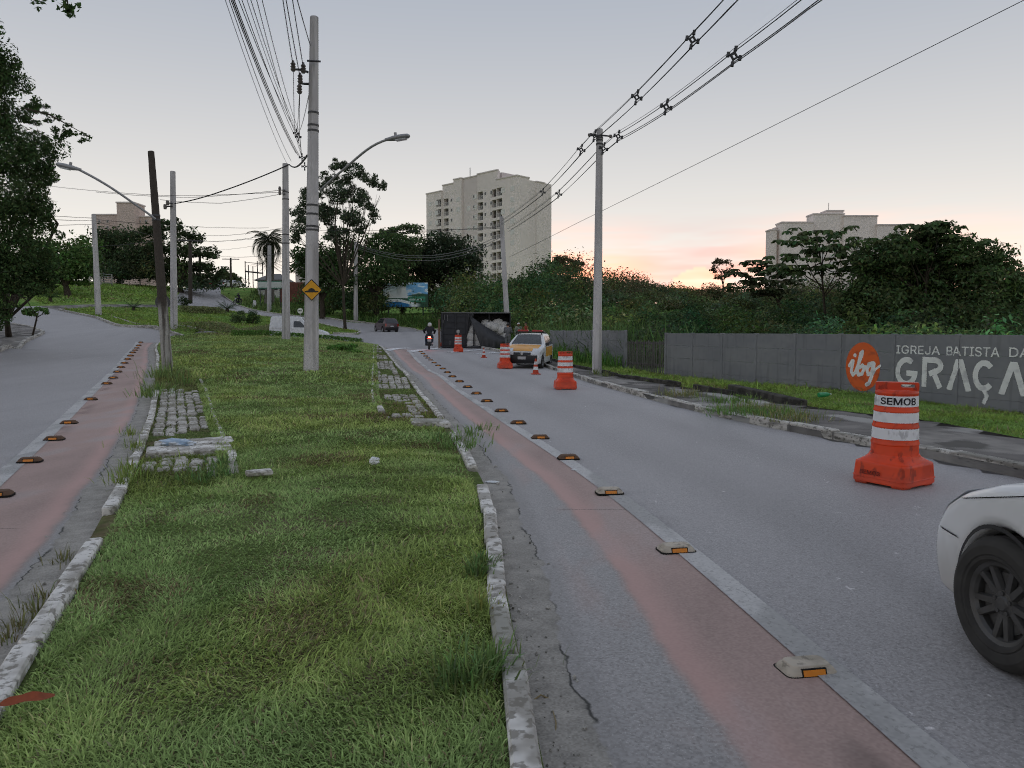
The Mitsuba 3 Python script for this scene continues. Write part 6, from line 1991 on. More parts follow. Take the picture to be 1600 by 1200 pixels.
def sack(rx, ry, rz_, seed):
    m = trimesh.creation.icosphere(subdivisions=3)
    v = m.vertices
    v = np.sign(v) * np.abs(v) ** .75
    v = v * (1 + .10 * (meshkit.fbm(v * 1.7 + seed * 7, 3)[:, None] - .5) + .06 * (meshkit.fbm(v * 5 + seed * 3, 2)[:, None] - .5))
    return tm(v * [rx, ry, rz_], m.faces)


sacks = [mikit.ply(sack(.42, .34, .30, i), 'sack_white', smooth=True) for i in range(4)]
n_s = 0
for x, y, z, s_ in ((1.98, .30, .30, 1.05), (2.02, .26, .82, 1.1), (2.12, .30, 1.28, 1.0), (2.55, .22, .32, 1.05), (2.52, .24, .80, 1.1), (2.45, .28, 1.24, .95), (2.25, .55, 1.65, .9), (3.35, .55, 1.55, 1.05), (3.75, .5, 1.45, 1.1), (4.2, .5, 1.25, 1.15), (3.9, .6, 1.78, .9), (4.35, .6, 1.6, .9), (3.1, .7, 1.75, .85), (4.4, .45, .85, 1.0)):
    add('sack', sacks[n_s % 4], None, lor, MT @ pose((x, y, z), rz=sr.uniform(-40, 40), ry=sr.uniform(-15, 15), s=s_))
    n_s += 1
# the hanging tarpaulin: a wrinkled sheet from the top rail down to the road on the right
tn, um = 34, 40
uu, vv = np.meshgrid(np.linspace(0, 1, um), np.linspace(0, 1, tn), indexing='ij')
topx = 1.80 + uu * .55
topz = Ht - .02 - .04 * uu
ex = 2.70 + uu * 1.95
ez = .03 + .0 * uu
A_ = np.stack([1.85 + uu * 2.65, -.10 - .12 * uu, Ht - .05 - (uu ** .85) * 1.75], -1)     # upper torn edge
B_ = np.stack([2.72 + uu * 1.9, -.55 - .25 * np.sin(uu * 3.1), .03 + .45 * np.clip(uu - .6, 0, 1)], -1)
Pm = A_ * (1 - vv[..., None]) + B_ * vv[..., None]
Pm[..., 1] -= .34 * np.sin(np.pi * vv) * (.4 + .6 * uu)
wr = .11 * (meshkit.fbm(np.stack([uu * 7 + vv * 2, vv * 2.0, 0 * uu], -1), 3, 5) - .5) + .05 * np.sin(uu * 26 + vv * 5) * (.3 + vv)
Pm[..., 1] += wr
i_, j_ = np.meshgrid(np.arange(um - 1), np.arange(tn - 1), indexing='ij')
ff = np.stack([i_ * tn + j_, i_ * tn + j_ + 1, (i_ + 1) * tn + j_ + 1, (i_ + 1) * tn + j_], -1).reshape(-1, 4)
add('tarpaulin', tm(Pm.reshape(-1, 3), ff), 'tarpaulin', lor, MT, smooth=True)
# the tarpaulin still tied over the middle of the body
A2 = np.stack([sk - .05 + uu * .55, -.13 + 0 * uu, Ht - .03 + 0 * uu], -1)
B2 = np.stack([sk - .05 + uu * .36, -.16 + 0 * uu, .75 + 1.05 * uu], -1)
P2 = A2 * (1 - vv[..., None]) + B2 * vv[..., None]
P2[..., 1] += .06 * np.sin(uu * 14 + vv * 4)
add('tarpaulin', tm(P2.reshape(-1, 3), ff), 'tarpaulin', lor, MT, smooth=True)
for z in (.06,):
    add('debris_roll', tube([(1.7, -.35, .08), (2.4, -.45, .10), (2.9, -.40, .07)], [.07, .10, .06], 8), 'tarpaulin', lor, MT, smooth=60)

# ------------------------------------------------------------------ channelising drums, cones, lane blocks
mat('drum_orange', proc(lambda p, n, uv: mix((.66, .050, .006), (.50, .038, .007), smoothstep(.4, .65, fbm(p.x * 4, p.y * 4, p.z * 5, 4))) * (1 - .45 * smoothstep(.60, .72, fbm(p.x * 17, p.y * 17, p.z * 6, 4))) + mi.Color3f(.05, .045, .04) * smoothstep(.24, .02, p.z) * fbm(p.x * 8, p.y * 8, p.z * 14, 3)), .42, .45)
mat('drum_white', proc(lambda p, n, uv: mix((.66, .66, .68), (.50, .50, .52), smoothstep(.48, .7, fbm(p.x * 6, p.y * 6, p.z * 6, 4))) * (1 - .35 * smoothstep(.58, .74, fbm(p.x * 22, p.y * 22, p.z * 9, 4)))), .4, .5)
mat('print_black', (.012, .012, .016), .6, .3)
mat('print_faded', (.15, .018, .012), .7, .3)
mat('cone_orange', (.42, .040, .012), .5, .4)


def rounded_box(sx, sy, z0, z1, r, taper=1.0, n=8):
    rings = []
    for z, s, inset in ((z0, 1, 0.0), (z0 + .02, 1, -.004), (z1 - .03, taper, 0), (z1 - .014, taper, .004), (z1 - .004, taper, .013), (z1, taper, .028)):
        q = sbox(-sx / 2 * s + r, -sy / 2 * s + r, sx / 2 * s - r, sy / 2 * s - r).buffer(r - inset if r > inset else .001, n)
        L = q.exterior.length
        rings.append([(*q.exterior.interpolate(L * i / 72).coords[0], z) for i in range(72)])
    return loft(rings)


def drum(label, p, rz, scale=1.0, letters=True, lean=0.0):
    k = thing('traffic_drum', label, 'traffic drum', 'orange and white traffic drums on the road')
    M = pose(p, rz=rz, s=scale) @ pose(rx=lean, ry=-lean)
    face = -math.degrees(math.atan2(p[0], p[1])) + 2
    b = rounded_box(.60, .60, .03, .245, .085, .97)
    feet = [block(.14, .14, .035, (x, y, .017), .01) for x in (-.2, .2) for y in (-.2, .2)]
    q_ = sbox(-.19, -.19, .19, .19).buffer(.075, 8)
    L_ = q_.exterior.length
    sq = np.array([q_.exterior.interpolate(L_ * i / 72).coords[0] for i in range(72)])
    ci = sq / np.linalg.norm(sq, axis=1, keepdims=True) * .236
    sh_ = loft([np.column_stack([sq * (1 - f_) + ci * f_, np.full(72, z_)]) for f_, z_ in ((0, .236), (0, .246), (.5, .275), (.85, .300), (1, .325))])
    bk = add('base', cat([b, sh_] + feet), 'drum_orange', k, M, smooth=40)
    add('base_rim', tube([(.33 * math.cos(a) if False else x, y, .085) for x, y in np.array(sbox(-.215, -.215, .215, .215).buffer(.087, 8).exterior.coords)], .007, 6, cap=False), 'drum_orange', bk, M, smooth=60)
    R = lambda z: .232 - (z - .24) * .046
    prof, bands = [(0, .235), (.262, .235), (.245, .25), (R(.27), .28)], [(.48, .60), (.655, .765), (.82, .935)]
    for a, c in bands:
        prof += [(R(a - .06) + .0, a - .062), (R(a - .05) + .007, a - .052), (R(a - .035) + .007, a - .036), (R(a - .02), a - .022), (R(a), a), (R(c), c)]
    prof += [(R(.95) + .004, .945), (R(.955) + .007, .955), (R(.965) + .004, .968), (R(.975) - .006, .985), (.165, .992), (0, .992)]
    body = add('body', lathe(prof, 56), 'drum_orange', k, M, smooth=35)
    for a, c in bands:
        add('white_band', lathe([(R(a) + .0035, a + .004), (R(c) + .0035, c - .004)], 56), 'drum_white', k, M, smooth=True)
    h = sbox(-.19, .985, .19, 1.05).buffer(.012)
    h = h.difference(LineString([(.05, 1.028), (.15, 1.028)]).buffer(.016))
    add('handle', prism(h, .09, basis([0, .045, 0], [1, 0, 0], [0, 0, 1], [0, -1, 0])), 'drum_orange', k, M @ pose(rz=-rz + face), smooth=False)
    if letters:
        t = meshkit.text_mesh('SEMOB', .068, .002, True)
        t = t.subdivide_to_size(.02)
        v = t.vertices - [t.bounds[:, 0].mean() - .015, 0, 0]
        v[:, 0] *= 1.10
        rr = R(.877) + .0055 + v[:, 2]
        a = v[:, 0] / R(.877)
        add('lettering', tm(np.column_stack([np.sin(a) * rr, -np.cos(a) * rr, .845 + v[:, 1]]), t.faces), 'print_black', k, M @ pose(rz=-rz + face))
        t = meshkit.text_mesh('SEMOB', .042, .002, True)
        add('base_lettering', tm((t.vertices - [t.bounds[:, 0].mean(), 0, 0])[:, [0, 2, 1]] * [1.1, -1, 1] + [-.07, -.3165, .115], t.faces[:, ::-1]), 'print_faded', bk, M @ pose(rz=-90))
    return k


pd = gp(1400, 757)
drum('nearest orange drum with white bands and black lettering, in front of the grey wall', [pd[0], pd[1] + .06, float(g(pd[0], pd[1]))], 33, 1.0, True, .8)
for lab, px_, py_, rz, sc in (('orange drum with white bands on the road left of the pole, second from the camera', 883, 608, 4, .98), ('orange drum standing in front of the left headlight of the traffic car', 789, 576, 10, 1.0), ('orange drum with a grey lamp on top, left of the white cargo of the truck', 716, 550, 6, .98), ('farthest orange drum at the left end of the overturned truck', 694.5, 541, 12, .98)):
    q = gp(px_, py_)
    dk = drum(lab, q, rz, sc, False)
    if 'lamp' in lab:
        lk = thing('warning_lamp', 'small grey warning lamp fixed on top of the orange drum left of the white cargo', 'lamp')
        add('stem', tube([q + [0, 0, .96], q + [0, 0, 1.16]], .035, 10), 'lamp_shell', lk)
        add('head', moved(lathe([(0, -.1), (.085, -.09), (.10, 0), (.085, .09), (0, .1)], 16), pose(q + [0, 0, 1.24])), 'lamp_shell', lk, smooth=40)


def cone(label, p, h):
    k = thing('traffic_cone', label, 'traffic cone', 'small cones by the traffic car')
    s = h / .7
    add('base', block(.38, .38, .045, (0, 0, .022), .012), 'cone_orange', k, pose(p, rz=12, s=s))
    R = lambda z: .145 - .16 * z
    add('body', lathe([(.0, .04), (.17, .04), (R(.06), .06), (R(.66), .67), (.02, .70), (0, .70)], 28), 'cone_orange', k, pose(p, s=s), smooth=40)
    for a, b in ((.20, .34), (.44, .57)):
        add('white_band', lathe([(R(a) + .004, a), (R(b) + .004, b)], 28), 'drum_white', k, pose(p, s=s), smooth=True)


cone('small cone standing in front of the right wheel of the traffic car', gp(837, 585), .58)
cone('small cone alone on the road in front of the truck tarpaulin', gp(756, 559), .54)

mat('block_tan', proc(lambda p, n, uv: mix(mix((.44, .39, .325), (.30, .265, .215), smoothstep(.35, .75, fbm(p.x * 14, p.y * 14, p.z * 20, 4))), (.05, .043, .036), smoothstep(.58, .72, fbm(p.x * 38, p.y * 38, p.z * 38, 3)) * .45)), .75, .3)
mat('block_brown', proc(lambda p, n, uv: mix((.135, .075, .045), (.085, .055, .038), fbm(p.x * 14, p.y * 14, p.z * 20, 3))), .75, .3)
mat('amber', (.62, .20, .010), .3, .6)
mat('block_foot', (.014, .013, .012), .8, .2)


def lane_block_meshes():
    rings = []
    for z, lx, ly in ((0, .128, .078), (.010, .130, .080), (.022, .124, .077), (.040, .110, .067), (.044, .102, .060), (.053, .098, .057), (.056, .090, .050)):
        q = sbox(-lx + .035, -ly + .03, lx - .035, ly - .03).buffer(.03, 6)
        L = q.exterior.length
        rings.append([(q.exterior.interpolate(L * i / 48).coords[0][0] * lx / (lx - .005), q.exterior.interpolate(L * i / 48).coords[0][1], z) for i in range(48)])
    body = loft(rings)
    ridges = [tube([(x, -.036, .0535), (x, .036, .0535)], .003, 5) for x in (-.035, .035)] + [tube([(-.06, y, .0535), (.06, y, .0535)], .0025, 5) for y in (-.012, .012)]
    refl = hull([(x, y, z) for x in (-.055, .055) for y, z in ((-.085, .008), (-.073, .040), (-.050, .040), (-.05, .008))])
    rim_ = hull([(x, y, z) for x in (-.062, .062) for y, z in ((-.083, .004), (-.070, .0445), (-.05, .044), (-.05, .004))])
    foot_ = loft([[(1.03 * c[0], 1.07 * c[1], z) for c in rings[1]] for z in (-.004, .010, .014)])
    return cat([body] + ridges), refl, rim_, foot_


lb_body, lb_ref, lb_rim, lb_foot = lane_block_meshes()
LBT, LBB = mikit.ply(lb_body, 'block_tan', smooth=40), mikit.ply(lb_body, 'block_brown', smooth=40)
LBR, LBM, LBF = mikit.ply(lb_ref, 'amber'), mikit.ply(lb_rim, 'block_foot'), mikit.ply(lb_foot, 'block_foot')


def lane_block(px_, py_, side, i, near, dirx):
    k = thing('lane_block', f'{ORD[i]} low amber reflector block from the camera along the {side} cycle lane', 'lane block', f'blocks along the {side} cycle lane')
    q = gp(px_, py_)
    if i == 0 and side == 'right':
        q = q + [0, .04, 0]
    M = pose(q + [0, 0, .008], rz=dirx + rng.normal(0, 1.5), rx=rng.normal(0, .5))
    add('body', LBT if near else LBB, None, k, M)
    add('foot', LBF, None, k, M)
    add('reflector_frame', LBM, None, k, M)
    add('reflector', LBR, None, k, M)
    M2 = M @ pose(rz=180)
    add('reflector_frame', LBM, None, k, M2)
    add('reflector', LBR, None, k, M2)


for i, (x, y) in enumerate(((1264, 1058), (1056, 863), (952, 772), (888, 718), (844, 686), (810, 662.5), (783.5, 643.5), (760.8, 628), (744.4, 616), (730.6, 605.7), (718, 597), (706.8, 589.3), (699, 582.7), (691.9, 577), (684.4, 572), (678.3, 567.8), (672.8, 563.5), (668.5, 560.2), (665, 557), (661, 553.3), (657, 549.8))):
    lane_block(x, y, 'right', i, i < 3, 9)
for i, (x, y) in enumerate(((-3, 776), (47, 722.5), (85, 688), (108, 662.5), (142, 625.3), (167, 600.5), (177, 591.5), (184, 582), (189, 574.8), (194.5, 568.2), (199.5, 562), (204, 556.6), (207.5, 551.5), (211, 548), (214, 544.5), (217, 540.5), (220, 535.5))):
    lane_block(x, y, 'left', i, False, 14)

# ------------------------------------------------------------------ people
mat('skin', (.36, .20, .14), .6, .3)
mat('skin_dark', (.20, .11, .075), .6, .3)
mat('hair_black', (.018, .015, .013), .7, .3)
mat('jacket_black', (.022, .023, .028), .7, .2)
mat('jeans', (.045, .055, .075), .85, .1)
mat('grey_cloth', proc(lambda p, n, uv: mix((.17, .17, .185), (.12, .12, .13), fbm(p.x * 9, p.y * 9, p.z * 9, 3))), .85, .1)
mat('green_cloth', proc(lambda p, n, uv: mix((.26, .27, .24), (.12, .15, .11), smoothstep(.45, .55, fbm(p.x * 9, p.y * 9, p.z * 9, 3)))), .85, .1)
mat('red_cloth', (.30, .05, .04), .85, .1)
mat('helmet_white', (.52, .52, .53), .2, .6, clearcoat=.8)
mat('shoe', (.03, .028, .026), .7, .2)


def limb_mesh(joints, bones, inflate=0.0, edge=.035, it=8):
    """one continuous surface round a skeleton of joints with radii"""
    S = {}
    M_ = None
    for a, b in bones:
        parts = []
        for j in (a, b):
            p, r = joints[j]
            parts.append(m3.Manifold.sphere(r + inflate, 20).translate(list(map(float, p))))
        h = m3.Manifold.batch_hull(parts)
        M_ = h if M_ is None else M_ + h
    M_ = M_.refine_to_length(edge)
    mm = M_.to_mesh()
    t = trimesh.Trimesh(mm.vert_properties[:, :3], mm.tri_verts, process=True)
    trimesh.smoothing.filter_taubin(t, iterations=it)
    return t


def skeleton(pose_):
    """joints (x forward, y left, z up) for a person about 1.72 m tall"""
    J = {'pelvis': ((0, 0, .95), .125), 'waist': ((0, 0, 1.08), .115), 'chest': ((.0, 0, 1.30), .135), 'neck': ((0, 0, 1.47), .055), 'throat': ((.01, 0, 1.53), .052), 'head': ((.02, 0, 1.62), .088), 'crown': ((.005, 0, 1.655), .085), 'chin': ((.06, 0, 1.565), .042), 'nose': ((.108, 0, 1.615), .014)}
    for s, n in ((1, 'l'), (-1, 'r')):
        J |= {n + 'hip': ((0, s * .09, .92), .098), n + 'knee': ((.015, s * .105, .50), .060), n + 'ankle': ((-.01, s * .11, .10), .042), n + 'toe': ((.15, s * .125, .04), .036), n + 'heel': ((-.04, s * .11, .045), .04),
              n + 'sh': ((0, s * .17, 1.42), .066), n + 'ribs': ((0, s * .075, 1.27), .11), n + 'elbow': ((-.02, s * .24, 1.14), .044), n + 'wrist': ((.05, s * .25, .90), .028), n + 'palm': ((.065, s * .25, .83), .034), n + 'ear': ((.0, s * .088, 1.615), .018)}
    for k, v in pose_.items():
        J[k] = (v, J[k][1])
    for s, n in ((1, 'l'), (-1, 'r')):
        w, p = (np.array(J[n + q][0]) for q in ('wrist', 'palm'))
        d = (p - w) / (np.linalg.norm(p - w) + 1e-9)
        side_ = np.array([1, 0, 0]) if abs(d[0]) < .8 else np.array([0, 1.0, 0])
        for f in range(4):
            o = p + side_ * (f - 1.5) * .019
            J[f'{n}f{f}a'] = (o + d * .02, .0105)
            J[f'{n}f{f}b'] = (o + d * (.062 + .008 * (f in (1, 2))) + np.array([0, -s * .012, 0]), .009)
        J[n + 'tha'] = (w + d * .035 + side_ * .03, .0115)
        J[n + 'thb'] = (w + d * .075 + side_ * .052, .0095)
    return J


TORSO = [('pelvis', 'waist'), ('waist', 'chest'), ('chest', 'neck'), ('lsh', 'neck'), ('rsh', 'neck'), ('lsh', 'rsh'), ('lribs', 'rribs'), ('lribs', 'waist'), ('rribs', 'waist'), ('lribs', 'lsh'), ('rribs', 'rsh'), ('lhip', 'rhip'), ('lhip', 'waist'), ('rhip', 'waist')]
HEAD = [('neck', 'throat'), ('throat', 'head'), ('head', 'crown'), ('head', 'chin'), ('throat', 'chin'), ('head', 'nose'), ('head', 'lear'), ('head', 'rear')]
ARMS = [(n + a, n + b) for n in 'lr' for a, b in (('sh', 'elbow'), ('elbow', 'wrist'))]
HANDS = [(n + a, n + b) for n in 'lr' for a, b in [('wrist', 'palm'), ('wrist', 'tha'), ('tha', 'thb')] + [q for f in range(4) for q in (('palm', f'f{f}a'), (f'f{f}a', f'f{f}b'))]]
LEGS = [(n + a, n + b) for n in 'lr' for a, b in (('hip', 'knee'), ('knee', 'ankle'))]
FEET = [(n + a, n + b) for n in 'lr' for a, b in (('ankle', 'heel'), ('heel', 'toe'), ('ankle', 'toe'))]


def person(label, M, top, legs, hair='hair_black', skin='skin', pose_=None, helmet=None, cap=None, sleeves=True):
    k = thing('person', label, 'person')
    J = skeleton(pose_ or {})
    add('body', limb_mesh(J, TORSO + HEAD + ARMS + HANDS + LEGS + FEET, edge=.03, it=6), skin, k, M, smooth=True)
    upper = [('chest', 'waist'), ('lsh', 'rsh'), ('lribs', 'rribs'), ('lribs', 'waist'), ('rribs', 'waist'), ('lribs', 'lsh'), ('rribs', 'rsh'), ('waist', 'pelvis'), ('lribs', 'chest'), ('rribs', 'chest')]
    J2 = {a: (p, r * (.85 if a in ('lwrist', 'rwrist') else 1)) for a, (p, r) in J.items()}
    add('jacket' if helmet else 'shirt', limb_mesh(J2, upper + (ARMS if sleeves else [('lsh', 'lelbow'), ('rsh', 'relbow')]), .020, .04), top, k, M, smooth=True)
    add('trousers', limb_mesh(J, [('lhip', 'rhip'), ('lhip', 'pelvis'), ('rhip', 'pelvis')] + LEGS, .017, .04), legs, k, M, smooth=True)
    add('shoes', limb_mesh(J, FEET, .008, .03), 'shoe', k, M, smooth=True)
    h = np.array(J['head'][0])
    fwd = np.array([1.0, 0, 0])
    if helmet:
        m = trimesh.creation.icosphere(subdivisions=3)
        v = m.vertices * [.145, .128, .142]
        v[:, 2] = np.maximum(v[:, 2], -.105)
        hk = add('helmet', tm(v + h + [0, 0, .015], m.faces), helmet, k, M, smooth=True)
        v = m.vertices[:, :] * [.147, .122, .05]
        keep = (m.vertices[m.faces].mean(1)[:, 0] > .55)
        add('visor', tm(v + h + [.002, 0, .015], m.faces[keep]), 'car_black', hk, M, smooth=True)
    else:
        m = trimesh.creation.icosphere(subdivisions=3)
        v = m.vertices * [.105, .096, .105]
        c = m.vertices[m.faces].mean(1)
        keep = (c[:, 2] > .25) | ((c[:, 0] < .1) & (c[:, 2] > -.55))
        add('cap' if cap else 'hair', tm(v + h + [-.012, 0, .022], m.faces[keep]), cap or hair, k, M, smooth=True)
    for s in (1, -1):
        add('eye', tm(trimesh.creation.icosphere(subdivisions=1).vertices * .011 + h + [.088, s * .032, .012], trimesh.creation.icosphere(subdivisions=1).faces), 'hair_black', k, M)
    return k


yp = 50.0
def stand(px_, Y, rz, dz=0.0):
    x = (px_ - 800) / FPX * Y
    return pose((x, Y, float(g(x, Y)) + dz), rz=rz)


person('person in grey clothes standing with the back turned beside the truck tarpaulin', stand(793.5, yp, 82), 'grey_cloth', 'grey_cloth', pose_={'lelbow': (.10, .24, 1.16), 'lwrist': (.20, .10, 1.20), 'lpalm': (.20, .04, 1.22), 'relbow': (.10, -.24, 1.16), 'rwrist': (.20, -.10, 1.18), 'rpalm': (.20, -.04, 1.2)})
person('person in a mottled green shirt with a white cap behind the traffic car', stand(810, 51.5, -60), 'green_cloth', 'jeans', cap='helmet_white', skin='skin_dark')
person('person in a red shirt behind the light bar of the traffic car', stand(822, 52.5, 200), 'red_cloth', 'jeans', pose_={'relbow': (.12, -.26, 1.25), 'rwrist': (.28, -.22, 1.38), 'rpalm': (.34, -.21, 1.42)})

# ------------------------------------------------------------------ motorcycles with riders
scene['tail_lamp_lit'] = {'type': 'diffuse', 'reflectance': rgb((.5, .02, .02))}
mat('moto_paint', (.05, .05, .055), .3, .5)
mat('moto_red', (.28, .02, .015), .3, .5)


def motorcycle(label, M, lit):
    """x forward; wheels of 0.3 m"""
    k = thing('motorcycle', label, 'motorcycle')
    for x, w in ((-.62, .11), (.66, .085)):
        W = M @ pose((x, 0, .30))
        wk = numbered(k + '__wheel')
        t = np.linspace(0, 2 * np.pi, 33)
        add('tyre', moved(lathe([(.235, -w / 2 + .01), (.275, -w / 2), (.295, -w / 3.2), (.30, 0), (.295, w / 3.2), (.275, w / 2), (.235, w / 2 - .01), (.235, -w / 2 + .01)], 32), pose(rx=90)), 'tyre_rubber', wk, W, smooth=40)
        add('rim', moved(cat([lathe([(.215, .03), (.238, .03), (.238, -.03), (.215, -.03), (.215, .03)], 32), lathe([(0, .05), (.04, .05), (.04, -.05), (0, -.05)], 12)] + [moved(block(.2, .018, .02, (.12, 0, 0)), pose(rz=60 * a)) for a in range(6)]), pose(rx=90)), 'rim_metal', wk, W)
    add('engine', cat([block(.34, .24, .30, (.06, 0, .42), .04), shift(lathe([(0, -.15), (.12, -.15), (.13, 0), (.12, .15), (0, .15)], 16), 0, 0, 0).apply_transform(pose((.0, 0, .36), rx=90))]), 'dark_metal', k, M)
    add('frame', cat([tube([(.52, 0, .92), (.2, 0, .72), (-.2, 0, .60), (-.62, 0, .72)], .03, 8), tube([(.45, 0, .80), (.26, 0, .30), (-.2, 0, .28), (-.62, 0, .30)], .028, 8)]), 'dark_metal', k, M, smooth=60)
    add('fork', cat([tube([(.66, s * .08, .30), (.52, s * .08, .72), (.44, s * .07, .98)], .024, 8) for s in (1, -1)]), 'galvanised', k, M, smooth=60)
    add('tank', hull([(.42, s * .07, .80) for s in (1, -1)] + [(.38, s * .12, .92) for s in (1, -1)] + [(.25, s * .12, 1.0) for s in (1, -1)] + [(-.02, s * .08, .90) for s in (1, -1)] + [(.0, s * .08, .78) for s in (1, -1)]), 'moto_red' if lit else 'moto_paint', k, M, smooth=40)
    add('seat', hull([(x, s * w, z) for x, w, z in ((.0, .10, .88), (.0, .10, .80), (-.35, .13, .82), (-.35, .12, .76), (-.78, .09, .90), (-.78, .08, .84)) for s in (1, -1)]), 'car_black', k, M, smooth=40)
    add('tail_cowl', hull([(x, s * w, z) for x, w, z in ((-.45, .11, .78), (-.5, .11, .66), (-.88, .07, .84), (-.88, .06, .74)) for s in (1, -1)]), 'moto_red' if lit else 'moto_paint', k, M, smooth=40)
    tl = add('tail_light', block(.05, .20, .12, (-.90, 0, .79), .02), 'tail_red', k, M)
    if lit:
        scene[tl + '__lens'] = {**mikit.ply(block(.02, .17, .09, (-.935, 0, .79), .006), 'tail_lamp_lit'), 'to_world': T(M), 'emitter': {'type': 'area', 'radiance': rgb((2.6, .055, .035))}}
        add('number_plate', block(.015, .18, .14, (-.93, 0, .60)), 'plate_grey', k, M)
    add('rear_fender', hull([(-.86, s * .06, z) for s in (1, -1) for z in (.74, .45)] + [(-.93, s * .05, .44) for s in (1, -1)]), 'car_black', k, M)
    add('handlebar', tube([(.30, .37, 1.02), (.38, .22, 1.06), (.44, .08, 1.03), (.44, -.08, 1.03), (.38, -.22, 1.06), (.30, -.37, 1.02)], .017, 8), 'dark_metal', k, M, smooth=60)
    for s in (1, -1):
        add('mirror', cat([tube([(.38, s * .24, 1.06), (.40, s * .34, 1.20)], .008, 5), block(.02, .13, .08, (.40, s * .36, 1.23), .008)]), 'car_black', k, M)
        add('indicator', block(.03, .07, .045, (-.86, s * .14, .72), .01), 'amber', k, M)
    add('exhaust', tube([(.10, -.14, .30), (-.2, -.17, .28), (-.45, -.19, .34), (-.80, -.20, .42)], [.025, .03, .055, .05], 10), 'galvanised', k, M, smooth=60)
    add('headlight', moved(lathe([(0, .0), (.09, .0), (.07, .12), (0, .13)], 18), pose((.58, 0, .90), ry=90) @ pose(rx=180)), 'headlamp_glass', k, M, smooth=40)
    add('front_fender', tube([(.66 + .32 * math.cos(a), 0, .30 + .32 * math.sin(a)) for a in np.linspace(.5, 2.4, 9)], .05, 6), 'moto_paint', k, M, smooth=60)
    return k


RIDE = {'pelvis': (-.28, 0, .95), 'waist': (-.24, 0, 1.06), 'chest': (-.13, 0, 1.27), 'neck': (-.06, 0, 1.42), 'throat': (-.03, 0, 1.48), 'head': (.0, 0, 1.57), 'crown': (-.015, 0, 1.605), 'chin': (.045, 0, 1.515), 'nose': (.09, 0, 1.56)}
for s, n in ((1, 'l'), (-1, 'r')):
    RIDE |= {n + 'hip': (-.26, s * .10, .93), n + 'knee': (.14, s * .21, .80), n + 'ankle': (-.10, s * .19, .36), n + 'toe': (.06, s * .21, .28), n + 'heel': (-.13, s * .19, .30), n + 'sh': (-.08, s * .18, 1.38), n + 'ribs': (-.16, s * .08, 1.24), n + 'elbow': (.08, s * .35, 1.16), n + 'wrist': (.28, s * .31, 1.07), n + 'palm': (.33, s * .29, 1.05), n + 'ear': (-.02, s * .088, 1.565)}
qm = gp(668.5, 546.5)
MM = ground_pose(qm[0], qm[1] + .6, 97)
motorcycle('motorcycle with its red tail light lit, riding away beside the cycle lane', MM, True)
person('rider in a dark jacket and pale helmet on the motorcycle with the lit tail light', MM, 'jacket_black', 'jeans', pose_=RIDE, helmet='helmet_white')
qm = gp(371, 476)
MM = ground_pose(qm[0], qm[1], 250)
motorcycle('distant dark motorcycle coming down the hill road', MM, False)
person('rider on the distant motorcycle on the hill road', MM, 'jacket_black', 'jacket_black', pose_=RIDE, helmet='moto_paint')

# ------------------------------------------------------------------ litter and loose things
mat('leaf_brown', proc(lambda p, n, uv: mix((.30, .075, .035), (.20, .06, .03), fbm(p.x * 40, p.y * 40, 1., 3))), .7, .2)
mat('plastic_white', (.62, .64, .66), .35, .5)
mat('plastic_blue', proc(lambda p, n, uv: mix((.55, .60, .66), (.26, .36, .48), smoothstep(.45, .6, fbm(p.x * 12, p.y * 12, p.z * 9, 3)))), .3, .5)
mat('bottle_green', (.03, .26, .10), .15, .6)


def crumple(sx, sy, sz, seed, sub=3):
    m = trimesh.creation.icosphere(subdivisions=sub)
    v = m.vertices * (1 + .9 * (meshkit.fbm(m.vertices * 2.2 + seed * 5, 4)[:, None] - .5))
    return tm(v * [sx, sy, sz], m.faces)


q = gp(42, 1108, .14)
t = np.linspace(-1, 1, 11)
lv = [(-.085 + .005, 0)]
w_ = .018 * np.sqrt(np.clip(1 - t ** 2, .02, 1)) + .006
top_ = np.column_stack([.095 * t, w_, .018 * (1 - t ** 2) + .004 * np.sin(7 * t)])
mid_ = np.column_stack([.095 * t, 0 * t, .005 * np.sin(3 * t)])
bot_ = np.column_stack([.095 * t, -w_, .010 * (1 - t ** 2) + .003 * np.cos(6 * t)])
i_ = np.arange(10)
lf = np.vstack([np.stack([i_, i_ + 1, i_ + 12, i_ + 11], 1), np.stack([i_ + 11, i_ + 12, i_ + 23, i_ + 22], 1)])
lk = thing('dry_leaf', 'rusty red dry leaf lying on the lawn in the bottom left corner', 'leaf')
add('blade', tm(np.vstack([top_, mid_, bot_]), lf), 'leaf_brown', lk, pose(q + [0, 0, .035], rz=24, rx=12), smooth=True)
add('stalk', tube([(-.093, 0, .002), (-.12, .006, .0), (-.135, .012, -.006)], .0022, 5), 'leaf_brown', lk, pose(q + [0, 0, .035], rz=24, rx=12))
q = gp(277, 697, .12)
single('plastic_bag', crumple(.22, .11, .055, 1), 'plastic_blue', 'crumpled pale blue plastic bag on the left cobbles', 'plastic bag', M=pose(q + [0, 0, .04], rz=-10), smooth=40)
q = gp(585, 727, .13)
single('paper_scrap', crumple(.055, .035, .045, 2), 'plastic_white', 'small white scrap standing in the grass in the middle of the lawn', 'litter', M=pose(q + [0, 0, .05]), smooth=40)
q = gp(405, 743, .13)
single('stone_fragment', block(.26, .12, .05, (0, 0, .0), .012), 'kerb_paint', 'loose pale stone fragment on the lawn right of the left edging', 'stone', M=pose(q + [0, 0, .03], rz=28, rx=4))
q = gp(770, 755)
single('paper_scrap', crumple(.075, .03, .012, 3), 'plastic_white', 'flat white scrap in the gutter of the right cycle lane', 'litter', M=pose(q + [0, 0, .012], rz=-12), smooth=40)
q = gp(897, 735)
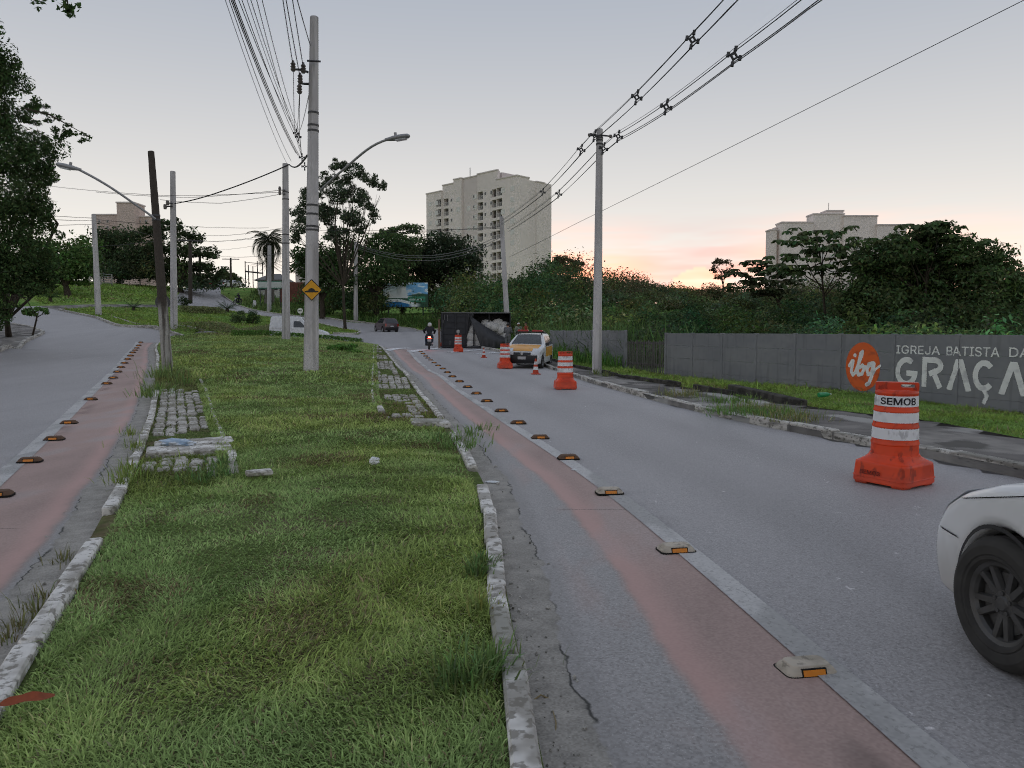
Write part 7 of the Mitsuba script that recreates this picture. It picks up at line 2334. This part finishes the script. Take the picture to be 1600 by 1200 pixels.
single('paper_scrap', crumple(.035, .02, .008, 4), 'plastic_white', 'tiny white scrap on the red lane near the fourth block', 'litter', M=pose(q + [0, 0, .01]), smooth=40)
q = gp(1289, 624, .1)
bt = thing('plastic_bottle', 'green plastic bottle lying in the verge grass below the orange disc', 'bottle')
add('bottle', moved(lathe([(0, 0), (.05, 0), (.055, .02), (.055, .20), (.04, .26), (.018, .29), (.018, .31), (0, .31)], 20), pose(q + [-.15, 0, .10], ry=88, rz=15)), 'bottle_green', bt, smooth=40)
add('cap', moved(lathe([(0, .308), (.02, .308), (.02, .33), (0, .33)], 14), pose(q + [-.15, 0, .10], ry=88, rz=15)), 'plastic_white', bt)
q = gp(398, 481)
single('marker_stone', hull([(x, y, z) for x, y, z in ((-.28, -.2, -.1), (.28, -.2, -.1), (-.28, .2, -.1), (.28, .2, -.1), (-.16, -.1, 1.1), (.16, -.1, 1.1), (-.16, .1, 1.1), (.16, .1, 1.1))]), 'drum_white', 'small white stone post on the hill verge left of the thin pale pole', 'post', M=pose(q))
q1 = gp(1062, 618, .12)
tw_ = np.random.default_rng(5)
mat('dry_stalk', (.24, .19, .11), .9, .1)
q = gp(845, 1098)
single('twig', tube([q + [-.05, -.02, .008], q + [0, .01, .03], q + [.05, .0, .012], q + [.10, .03, .016]], [.003, .004, .003, .002], 6), 'dry_stalk', 'bent dry twig lying in the gutter beside the white kerb', 'twig', smooth=60)
q = gp(866, 1132)
single('twig', tube([q + [0, -.09, .006], q + [.006, -.02, .02], q + [-.002, .07, .022]], [.002, .003, .002], 6), 'dry_stalk', 'thin dry grass stalk on the gutter concrete nearest the camera', 'twig', smooth=60)
# small pebbles and crumbs along the gutter
P, F = [], []
pr = np.random.default_rng(77)
ico = trimesh.creation.icosphere(subdivisions=1)
ms = []
for i in range(420):
    y = 2.3 + 12 * pr.random() ** 1.8
    side = pr.random() < .7
    x = float(KR(y)) + abs(pr.normal(.06, .12)) if side else float(KL(y)) - abs(pr.normal(.06, .18))
    s = .004 * math.exp(pr.normal(0, .5))
    ms.append(tm(ico.vertices * s * pr.uniform(.6, 1.3, 3) * (1 + .3 * pr.normal(size=(len(ico.vertices), 1))) + [x, y, float(g(x, y)) + s * .4], ico.faces))
add('gravel', cat(ms), 'kerb_concrete', kind='stuff', label='loose grit lying in the gutters along both median kerbs')
